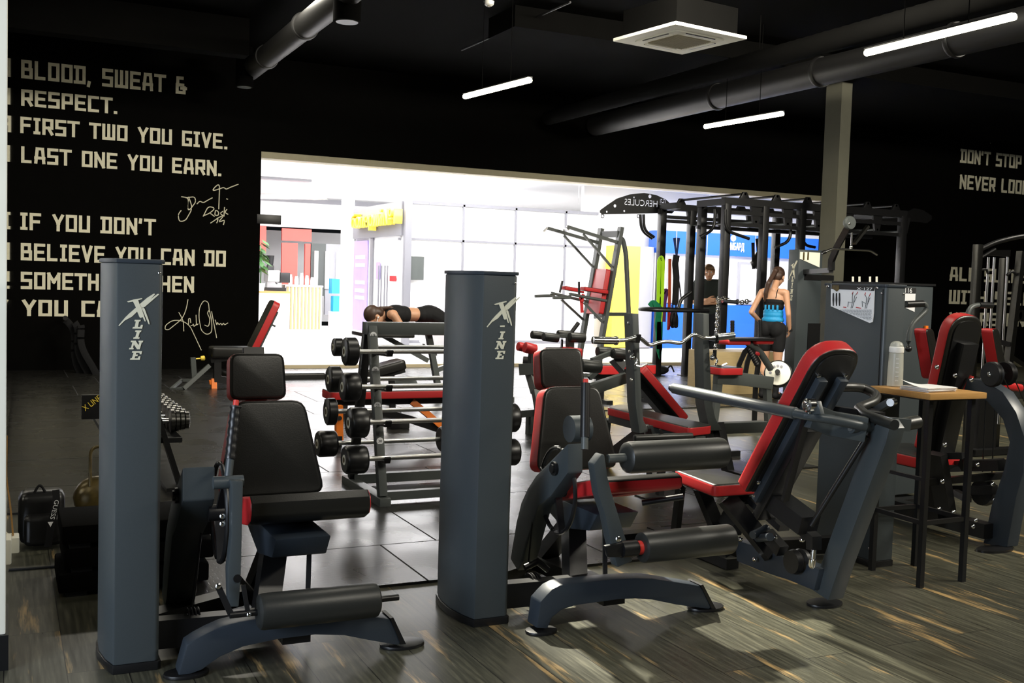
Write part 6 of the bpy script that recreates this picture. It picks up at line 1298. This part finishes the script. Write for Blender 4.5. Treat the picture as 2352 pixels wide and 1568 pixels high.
# dumbbell rack with chrome dumbbells
dr = thing('dumbbell_rack', 'black slanted dumbbell rack behind the left tower', 'weight rack', (.85, 7.2, 0))
a_ = on_y(425, 1120, 6.7); t_ = on_y(372, 915, 6.75)
for y in (6.7, 8.3):
    b = B(); b.bar([V3(a_.x-.02, y, .0), V3(t_.x-.08, y, .62)], .03, .10, (0, 1, 0)); b.build('side_frame', 'black', dr)
b = B(); b.bolt(on_y(391, 1050, 6.66), (0, -1, 0), .012, .008); b.build('bolt', 'chrome', dr)
B().span((a_.x-.12, 6.62, 0), (a_.x+.05, 8.4, .035)).build('floor_bar', 'black', dr); B().span((a_.x-.45, 6.7, .30), (a_.x-.02, 8.3, .33)).build('tray', 'black', dr)
ww = ['nearest', 'second', 'third', 'fourth', 'fifth', 'sixth', 'seventh', 'eighth']
proto = None
for i in range(8):
    y = 6.90+i*.165; e = V3(a_.x-.10, y, .41); r = .075-.002*i
    t = thing('chrome_dumbbell', '%s chrome dumbbell on the slanted rack behind the left tower' % ww[i], 'dumbbell', e, 'chrome dumbbells on the slanted rack')
    B().cyl(e+V3(-.22, 0, 0), e+V3(.12, 0, 0), .016).build('handle', 'chrome', t)
    for s_ in (.03, -.25):
        q_ = e+V3(s_, 0, 0); prof = []
        for k in range(4): prof += [(k/4+.01, r*(.8+.0*k)), (k/4+.04, r*(1-.08*k)), (k/4+.21, r*(1-.08*k)), (k/4+.24, r*(.8-.05*k))]
        B().rev(q_, q_+V3(.12, 0, 0), prof, 24).build('plates', 'darkchrome', t)
sgn = on_y(196, 945, 7.0); q_ = on_y(222, 918, 7.0)
pn = B().span((sgn.x-.02, 7.02, sgn.z-.05), (sgn.x+.32, 7.06, sgn.z+.10)).build('sign_panel', 'black', dr)
text_mesh('panel_lettering', 'X LINE', 'yellow', pn, .12, .035, .002, Matrix(((.8, -.6, 0, sgn.x), (0, 0, -1, 7.018), (.6, .8, 0, sgn.z), (0, 0, 0, 1))), 'small yellow slanted lettering')
# heavy rope hanging on the dark wall
rp = thing('battle_rope', 'heavy dark rope hanging in loops left of the left tower', 'rope', (1.0, 14.6, 0))
b = B()
for k in range(3):
    pts = []
    for i in range(40):
        t = i/39; pts.append(on_y(150+k*14+60*t+8*math.sin(t*9+k), 735+k*6+210*t**1.2, 14.6-.12*k))
    b = B(); n_ = 8; b.sweep(pts, [((.045+.008*(j % 2))*math.cos(2*math.pi*j/n_), (.045+.008*(j % 2))*math.sin(2*math.pi*j/n_)) for j in range(n_)]); b.build('rope_strand', 'cloth', rp)
B().cyl(on_y(150, 730, 14.9), on_y(150, 730, 14.4), .03).build('wall_hook', 'black', rp)
# cable on the floor
tag(B().tube(round_path([on_z(20, 1308, .006), on_z(70, 1305, .006), on_z(130, 1300, .006)], .1), .006, 6).build('floor_cable', 'dark'), 'black cable on the floor from the pillar to the step platforms', 'cable')
# ================================================================== PEOPLE
def capsule(bm, p, q, r1, r2, n=14):
    p = Vector(p); q = Vector(q); ax = (q-p); L = max(ax.length, 1e-4); ax = ax/L if ax.length > 1e-6 else Z
    e = ax.cross(V3(.3, 1, .2)).normalized(); g = ax.cross(e); rings = []
    prof = [(-r1*math.cos(a), r1*math.sin(a)) for a in (.25, .7, 1.15)]+[(0, r1), (L, r2)]+[(L+r2*math.cos(a), r2*math.sin(a)) for a in (1.15, .7, .25)]
    for t, r in prof: rings.append([bm.verts.new(p+ax*t+(e*math.cos(2*math.pi*i/n)+g*math.sin(2*math.pi*i/n))*r) for i in range(n)])
    for a, b in zip(rings, rings[1:]):
        for i in range(n): bm.faces.new((a[i], a[(i+1) % n], b[(i+1) % n], b[i]))
    bm.faces.new(rings[0][::-1]); bm.faces.new(rings[-1])
def ellips(bm, c, r, R=None, n=12):
    vs = bmesh.ops.create_uvsphere(bm, u_segments=n*2, v_segments=n, radius=1)['verts']; c = Vector(c)
    for v in vs:
        w_ = Vector((v.co.x*r[0], v.co.y*r[1], v.co.z*r[2])); v.co = c+(R@w_ if R else w_)
def flesh(name, shapes, m, parent, voxel=.007, smooth=6, label=None):
    """overlapping tapered volumes fused into ONE continuous surface"""
    bm = bmesh.new()
    for s in shapes:
        if s[0] == 'c': capsule(bm, *s[1:])
        else: ellips(bm, *s[1:])
    bmesh.ops.recalc_face_normals(bm, faces=bm.faces)
    me = bpy.data.meshes.new(name); bm.to_mesh(me); bm.free(); t = bpy.data.objects.new(name, me); COL.objects.link(t)
    r = t.modifiers.new('r', 'REMESH'); r.mode = 'VOXEL'; r.voxel_size = voxel
    sm = t.modifiers.new('s', 'SMOOTH'); sm.iterations = smooth; sm.factor = .5
    dg = bpy.context.evaluated_depsgraph_get(); m2_ = bpy.data.meshes.new_from_object(t.evaluated_get(dg)); bpy.data.objects.remove(t)
    base = world_loc(parent); m2_.transform(Matrix.Translation(-base))
    for p in m2_.polygons: p.use_smooth = True
    m2_.materials.clear(); m2_.materials.append(M[m]); m2_.name = name
    o = bpy.data.objects.new(name, m2_); COL.objects.link(o)
    if parent: o.parent = parent
    if label: o['label'] = label
    return o
def head_shapes(c, R, s=1.0):
    """c: centre of the skull, R: columns right, forward, up of the head"""
    P = lambda x, y, z: c+R@V3(x*s, y*s, z*s)
    S = [('e', P(0, -.012, .025), (.076*s, .095*s, .092*s), R), ('e', P(0, .018, -.045), (.060*s, .070*s, .070*s), R), ('e', P(0, .045, -.088), (.032*s, .030*s, .026*s), R),
         ('e', P(0, .088, -.030), (.012*s, .020*s, .022*s), R), ('c', P(0, .078, .012), P(0, .094, -.028), .008*s, .010*s), ('c', P(-.045, .064, .024), P(.045, .064, .024), .013*s, .013*s),
         ('e', P(0, .074, -.062), (.024*s, .012*s, .008*s), R), ('e', P(0, .072, -.073), (.021*s, .012*s, .008*s), R),
         ('e', P(-.052, .045, -.025), (.022*s, .026*s, .024*s), R), ('e', P(.052, .045, -.025), (.022*s, .026*s, .024*s), R),
         ('e', P(-.078, -.008, -.012), (.010*s, .020*s, .032*s), R), ('e', P(.078, -.008, -.012), (.010*s, .020*s, .032*s), R)]
    return S, P
def eyes(P, parent, s=1.0):
    b = B()
    for x in (-.032, .032): b.ball(P(x, .070, .002), .0125*s, 8)
    b.build('eyes', 'paper', parent); b = B()
    for x in (-.032, .032): b.ball(P(x, .0785, .002), .006*s, 6)
    b.build('irises', 'dark', parent); b = B()
    for x in (-1, 1): b.tube([P(x*.016, .082, .026), P(x*.034, .080, .032), P(x*.050, .068, .026)], .004*s, 6)
    b.build('eyebrows', 'hairf' if s > 1.004 else 'hair', parent); b = B(); b.tube([P(-.022, .078, -.067), P(0, .087, -.066), P(.022, .078, -.067)], .0025*s, 6); b.build('mouth_line', 'redband', parent)
def hand_shapes(w_, d, palm_n, side, curl=.35, s=1.0):
    """w_: wrist, d: direction of the fingers, palm_n: where the palm faces, side: toward the thumb"""
    d = Vector(d).normalized(); n = Vector(palm_n); n = (n-d*n.dot(d)).normalized(); t = Vector(side); t = (t-d*t.dot(d)-n*t.dot(n)).normalized(); S = []
    for k in range(4): x = (.027-.018*k)*s; S.append(('c', w_+t*x*.6+d*.01, w_+t*x+d*.085*s, .013*s, .011*s))
    for k, L in enumerate((.070, .078, .072, .056)):
        x = (.027-.018*k)*s; p = w_+t*x+d*.085*s; a = curl; q = p+(d*math.cos(a)+n*math.sin(a))*L*.45*s; a = curl*2.6; r = q+(d*math.cos(a)+n*math.sin(a))*L*.35*s; a = curl*3.8; u = r+(d*math.cos(a)+n*math.sin(a))*L*.28*s
        S += [('c', p, q, .0090*s, .0085*s), ('c', q, r, .0085*s, .0080*s), ('c', r, u, .0080*s, .0068*s)]
    p = w_+t*.018*s+d*.02; q = w_+t*.048*s+d*.055*s+n*.015*s; r = q+(d*.8+t*.25+n*.4).normalized()*.032*s; u = r+(d*.9+n*.4).normalized()*.026*s
    S += [('c', p, q, .015*s, .011*s), ('c', q, r, .0105*s, .0095*s), ('c', r, u, .0095*s, .0078*s)]
    return S
crop()
# ---------------------------------------------------------------- man in the dark tee behind the rig
fm = on_z(1607, 857, .012); mx, my = 9.86, 13.66
hd = on_y(1629, 625, my); man = thing('person', 'young man in dark tee and black trousers standing behind the rig, arms folded', 'person', (hd.x, my, .012))
px_ = hd.x; face = V3(-px_, -my, 0).normalized(); rt = V3(-face.y, face.x, 0)*-1   # rt: the man's own right is -rt
rt = face.cross(Z)  # to the man's right seen from him
Rm = Matrix((rt, face, Z)).transposed(); A = lambda x, y, z: V3(px_, my, 0)+rt*x+face*y+Z*z
HZ = hd.z-.005
Sh, Pm = head_shapes(A(0, .02, HZ), Rm, 1.01)
body = Sh+[('c', A(0, -.01, HZ-.12), A(0, -.02, 1.44), .052, .058), ('c', A(-.15, -.02, 1.40), A(.15, -.02, 1.40), .062, .062), ('e', A(0, -.01, 1.28), (.155, .10, .16), Rm), ('e', A(0, -.01, 1.10), (.135, .09, .15), Rm), ('e', A(0, -.01, .96), (.15, .10, .12), Rm)]
hands = {}
for sx in (-1, 1):
    sh = A(.185*sx, -.02, 1.40); el = A(.235*sx, -.02, 1.12); wr = A(.02*sx+.0, .17, 1.10+.05*(sx > 0)); 
    body += [('c', sh, el, .050, .040), ('c', el, wr, .040, .028)]
    body += hand_shapes(wr, rt*-sx+face*.2+Z*.05, -face, Z, .45)
    hp = A(.085*sx, 0, .90); kn = A(.10*sx, .02, .50); an = A(.11*sx, 0, .09); body += [('c', hp, kn, .085, .055), ('c', kn, an, .052, .036), ('c', an, A(.12*sx, .14, .035), .036, .028)]
flesh('body', body, 'skin', man, .0065)
tee = [('c', A(-.15, -.02, 1.41), A(.15, -.02, 1.41), .070, .070), ('e', A(0, -.01, 1.28), (.178, .122, .19), Rm), ('e', A(0, -.01, 1.10), (.165, .118, .18), Rm), ('e', A(0, -.01, .97), (.170, .122, .13), Rm)]
for sx in (-1, 1): tee += [('c', A(.175*sx, -.02, 1.41), A(.222*sx, -.02, 1.17), .066, .062)]
flesh('tee', tee, 'tee', man, .008)
tr = [('e', A(0, -.01, .93), (.165, .115, .12), Rm)]
for sx in (-1, 1): tr += [('c', A(.085*sx, 0, .90), A(.10*sx, .02, .50), .098, .072), ('c', A(.10*sx, .02, .50), A(.11*sx, 0, .11), .070, .058)]
flesh('trousers', tr, 'trouser', man, .009)
for sx in (-1, 1): flesh('shoe', [('c', A(.11*sx, -.04, .055), A(.125*sx, .10, .050), .042, .042), ('c', A(.125*sx, .10, .045), A(.13*sx, .19, .040), .044, .036), ('c', A(.11*sx, -.03, .09), A(.11*sx, -.01, .12), .042, .044)], 'shoe', man, .008)
hr = [('e', Pm(0, -.022, .048), (.086, .098, .086), Rm), ('e', Pm(0, -.045, .0), (.082, .075, .085), Rm), ('c', Pm(-.05, .068, .062), Pm(.045, .074, .070), .026, .030), ('c', Pm(-.075, .03, .045), Pm(-.078, .012, .0), .017, .010), ('c', Pm(.075, .03, .045), Pm(.078, .012, .0), .017, .010), ('e', Pm(.01, .02, .105), (.06, .07, .03), Rm)]
flesh('hair', hr, 'hairf', man, .006, 3); eyes(Pm, man, 1.01)
# ---------------------------------------------------------------- woman with the blue waist belt, seen from behind
gx_, gy_ = 8.50, 10.35; girl = thing('person', 'woman in black shorts with a bright blue waist belt, back turned, by the rig', 'person', (gx_, gy_, .012))
# she faces away and to the right
face = V3(.86, .51, 0).normalized(); rt = face.cross(Z); Rg = Matrix((rt, face, Z)).transposed(); A = lambda x, y, z: V3(gx_, gy_, 0)+rt*x+face*y+Z*z
hc = on_y(1787, 636, gy_+.1); tl = Matrix.Rotation(-.50, 3, rt)@Rg
Sh, Pg = head_shapes(V3(hc.x, gy_+.1, hc.z), tl, .96)
nb = A(0, 0, 1.34)
body = Sh+[('c', Pg(0, -.02, -.07), nb, .043, .047), ('c', A(-.125, -.0, 1.315), A(.125, .0, 1.315), .046, .046), ('e', A(0, .01, 1.22), (.135, .085, .13), Rg), ('e', A(0, .01, 1.05), (.115, .078, .14), Rg), ('e', A(0, 0, .90), (.145, .10, .10), Rg)]
for sx in (-1, 1):
    sh = A(.155*sx, 0, 1.31); el = A(.24*sx, -.06+.04*sx, 1.06) if sx < 0 else A(.20*sx, -.02, 1.05); wr = A(.17*sx, .14, .90) if sx < 0 else A(.19*sx, .08, .86)
    body += [('c', sh, el, .040, .033), ('c', el, wr, .033, .023)]+hand_shapes(wr, face*.5-Z*.8-rt*sx*.25, -rt*sx, face, .4, .92)
    hp = A(.082*sx, 0, .86); kn = A(.085*sx, .01, .48); an = A(.085*sx, -.02, .09); cf = A(.085*sx, -.03, .34)
    body += [('c', hp, kn, .088, .052), ('c', kn, cf, .048, .050), ('c', cf, an, .050, .032), ('c', an, A(.09*sx, .12, .035), .033, .026), ('e', A(.07*sx, -.05, .86), (.078, .07, .10), Rg)]
flesh('body', body, 'skin', girl, .0062)
top = [('e', A(0, .012, 1.20), (.140, .094, .075), Rg), ('e', A(0, .012, 1.14), (.130, .092, .085), Rg)]
flesh('crop_top', top, 'cloth', girl, .007)
for sx in (-1, 1): B().tube(round_path([A(.055*sx, -.078, 1.24), A(.06*sx, -.055, 1.33), A(.06*sx, .0, 1.365), A(.065*sx, .06, 1.33)], .05), .005, 6).build('strap', 'cloth', girl)
flesh('waist_belt', [('e', A(0, .008, 1.035), (.128, .092, .075), Rg), ('e', A(0, .008, .975), (.140, .100, .062), Rg), ('e', A(0, .008, 1.075), (.126, .090, .05), Rg)], 'bluebelt', girl, .007, 4)
for k in range(4):
    for zz, sg in ((1.12, 1), (.905, -1)):
        x = -.075+.05*k; c_ = A(x, -.083+.02*abs(x)/.06, zz); B().box(c_, (.024, .02, .07), Rg).bevel(.004).build('belt_tab', 'bluebelt', girl)
sh_ = [('e', A(0, 0, .89), (.155, .11, .10), Rg)]
for sx in (-1, 1): sh_ += [('c', A(.082*sx, 0, .86), A(.086*sx, .005, .63), .098, .077), ('e', A(.07*sx, -.05, .86), (.086, .076, .105), Rg)]
flesh('shorts', sh_, 'cloth', girl, .008)
for sx in (-1, 1): flesh('shoe', [('c', A(.085*sx, -.05, .05), A(.09*sx, .10, .045), .040, .038), ('c', A(.09*sx, .09, .04), A(.09*sx, .17, .036), .038, .030), ('c', A(.085*sx, -.03, .08), A(.085*sx, -.025, .14), .040, .042)], 'cloth', girl, .008)
hr = [('e', Pg(0, -.022, .040), (.082, .096, .088), tl), ('e', Pg(0, -.05, -.005), (.076, .066, .075), tl), ('e', Pg(0, .045, .075), (.062, .045, .035), tl)]
tail0 = Pg(0, -.125, .02); hr += [('e', tail0, (.036, .036, .036), tl), ('c', tail0, A(-.03, -.12, 1.42), .028, .030), ('c', A(-.03, -.12, 1.42), A(-.06, -.12, 1.30), .032, .027), ('c', A(-.06, -.12, 1.30), A(-.075, -.10, 1.20), .026, .010)]
flesh('hair', hr, 'hair', girl, .006, 3); eyes(Pg, girl, .96)
B().ball(Pg(.088, .004, -.015), .010).build('earphone', 'paper', girl)
B().cyl(A(.185, .075, .90), A(.192, .095, .84), .030).build('wrist_wrap', 'cloth', girl)
# ---------------------------------------------------------------- woman lying face down on the back extension bench
ly, = (10.9,); hc = on_y(860, 727, ly); wm = thing('person', 'woman in black crop top and leggings lying face down beyond the barbell rack', 'person', (hc.x+.6, ly, 0))
W = lambda px, py, dy=0: on_y(px, py, ly+dy)
hx = V3(-.80, 0, -.0).normalized(); fdir = V3(-.30, 0, -.954).normalized(); updir = V3(-.954, 0, .30).normalized(); rgt = fdir.cross(updir)
Rw = Matrix((rgt, fdir, updir)).transposed(); Sh, Pw = head_shapes(V3(hc.x, ly, hc.z), Rw, 1.0)
ch_ = W(912, 722); wa = W(945, 722); hp = W(985, 724); kn = W(1060, 765); an = W(1140, 800)
nk = W(888, 721)
Rb = Matrix((V3(0, 1, 0), V3(0, 0, -1), V3(-1, 0, 0))).transposed()
body = Sh+[('c', Pw(0, -.02, -.06), nk, .045, .050), ('c', nk+V3(.03, -.13, .0), nk+V3(.03, .13, .0), .055, .055), ('e', ch_, (.15, .095, .16), Rb), ('e', wa, (.125, .080, .16), Rb), ('e', hp, (.155, .105, .14), Rb)]
for sy in (-1, 1):
    sh = nk+V3(.03, .16*sy, -.01); el = W(912, 748)+V3(0, .20*sy, -.03); wr = el+V3(-.22, -.08*sy, -.02)
    body += [('c', sh, el, .048, .038), ('c', el, wr, .038, .026)]+hand_shapes(wr, V3(-1, -.2*sy, 0), V3(0, 0, -1), V3(0, -sy, .1), .15, .95)
    body += [('c', hp+V3(.03, .085*sy, 0), kn+V3(0, .09*sy, 0), .092, .058), ('c', kn+V3(0, .09*sy, 0), an+V3(0, .09*sy, 0), .055, .036), ('c', an+V3(0, .09*sy, 0), an+V3(.06, .09*sy, -.14), .036, .026)]
flesh('body', body, 'skin', wm, .0065)
flesh('crop_top', [('e', ch_+V3(-.01, 0, 0), (.162, .108, .150), Rb), ('c', nk+V3(.05, -.10, .01), nk+V3(.05, .10, .01), .062, .062), ('e', ch_+V3(.07, 0, 0), (.145, .098, .09), Rb)], 'cloth', wm, .007)
lg = [('e', hp, (.166, .116, .15), Rb), ('e', hp+V3(-.09, 0, 0), (.140, .095, .10), Rb)]
for sy in (-1, 1): lg += [('c', hp+V3(.03, .085*sy, 0), kn+V3(0, .09*sy, 0), .100, .066), ('c', kn+V3(0, .09*sy, 0), an+V3(0, .09*sy, 0), .062, .044)]
flesh('leggings', lg, 'cloth', wm, .008)
for sy in (-1, 1): flesh('shoe', [('c', an+V3(.0, .09*sy, .0), an+V3(.05, .09*sy, -.14), .044, .036)], 'shoe', wm, .008)
hr = [('e', Pw(0, -.020, .040), (.084, .098, .088), Rw), ('e', Pw(0, -.052, -.01), (.078, .062, .08), Rw), ('c', Pw(0, -.10, -.03), nk+V3(.02, -.06, .07), .026, .020), ('c', nk+V3(.02, -.06, .07), nk+V3(.09, -.10, .05), .022, .010)]
flesh('hair', hr, 'hair', wm, .006, 3); eyes(Pw, wm, 1.0)
e = Pw(.084, .0, -.015); e2 = Pw(-.084, 0, -.015); e = e if e.y < e2.y else e2
b = B(); b.ball(e, .010); b.tube(round_path([e, e+V3(-.02, -.01, -.07), e+V3(.04, 0, -.12), e+V3(.09, .03, -.12)], .03), .003, 6); b.build('earphone', 'paper', wm, 'white wired earphone')
# the bench that carries her
be = thing('back_extension_bench', 'back extension bench with red hip pad under the lying woman', 'weight bench', (hp.x, ly, 0))
B().span((hp.x-.15, ly-.2, hp.z-.21), (hp.x+.15, ly+.2, hp.z-.11)).bevel(.03, 3).build('hip_pad', 'red', be)
el = W(912, 748); B().span((el.x-.42, ly-.30, el.z-.115), (el.x+.10, ly+.30, el.z-.07)).bevel(.015).build('arm_rest', 'vinyl', be)
b = B(); b.bar([(hp.x, ly, hp.z-.2), (hp.x+.15, ly, .06)], .06, .07, (0, 1, 0)); b.bar([(el.x-.15, ly, el.z-.11), (hp.x, ly, .45)], .05, .06, (0, 1, 0)); b.bar([(hp.x-.5, ly, .045), (hp.x+.9, ly, .045)], .06, .06); b.bar([(hp.x+.12, ly, .35), an+V3(-.05, 0, -.02)], .05, .06, (0, 1, 0)); b.span((hp.x-.55, ly-.3, .012), (hp.x-.47, ly+.3, .06)); b.span((hp.x+.85, ly-.3, .012), (hp.x+.93, ly+.3, .06)); b.build('bench_frame', 'graysteel', be)
b = B(); b.roller(an+V3(.0, -.25, -.09), an+V3(.0, .25, -.09), .045); b.build('ankle_roller', 'foam', be)
bt = thing('towel', 'crumpled pale towel under the lying woman by her elbow', 'towel', (el.x+.08, ly-.2, el.z-.07)); B().ball((el.x+.10, ly-.22, el.z-.035), .05, 8, (1.4, 1, .55)).build('towel_cloth', 'paper', bt)
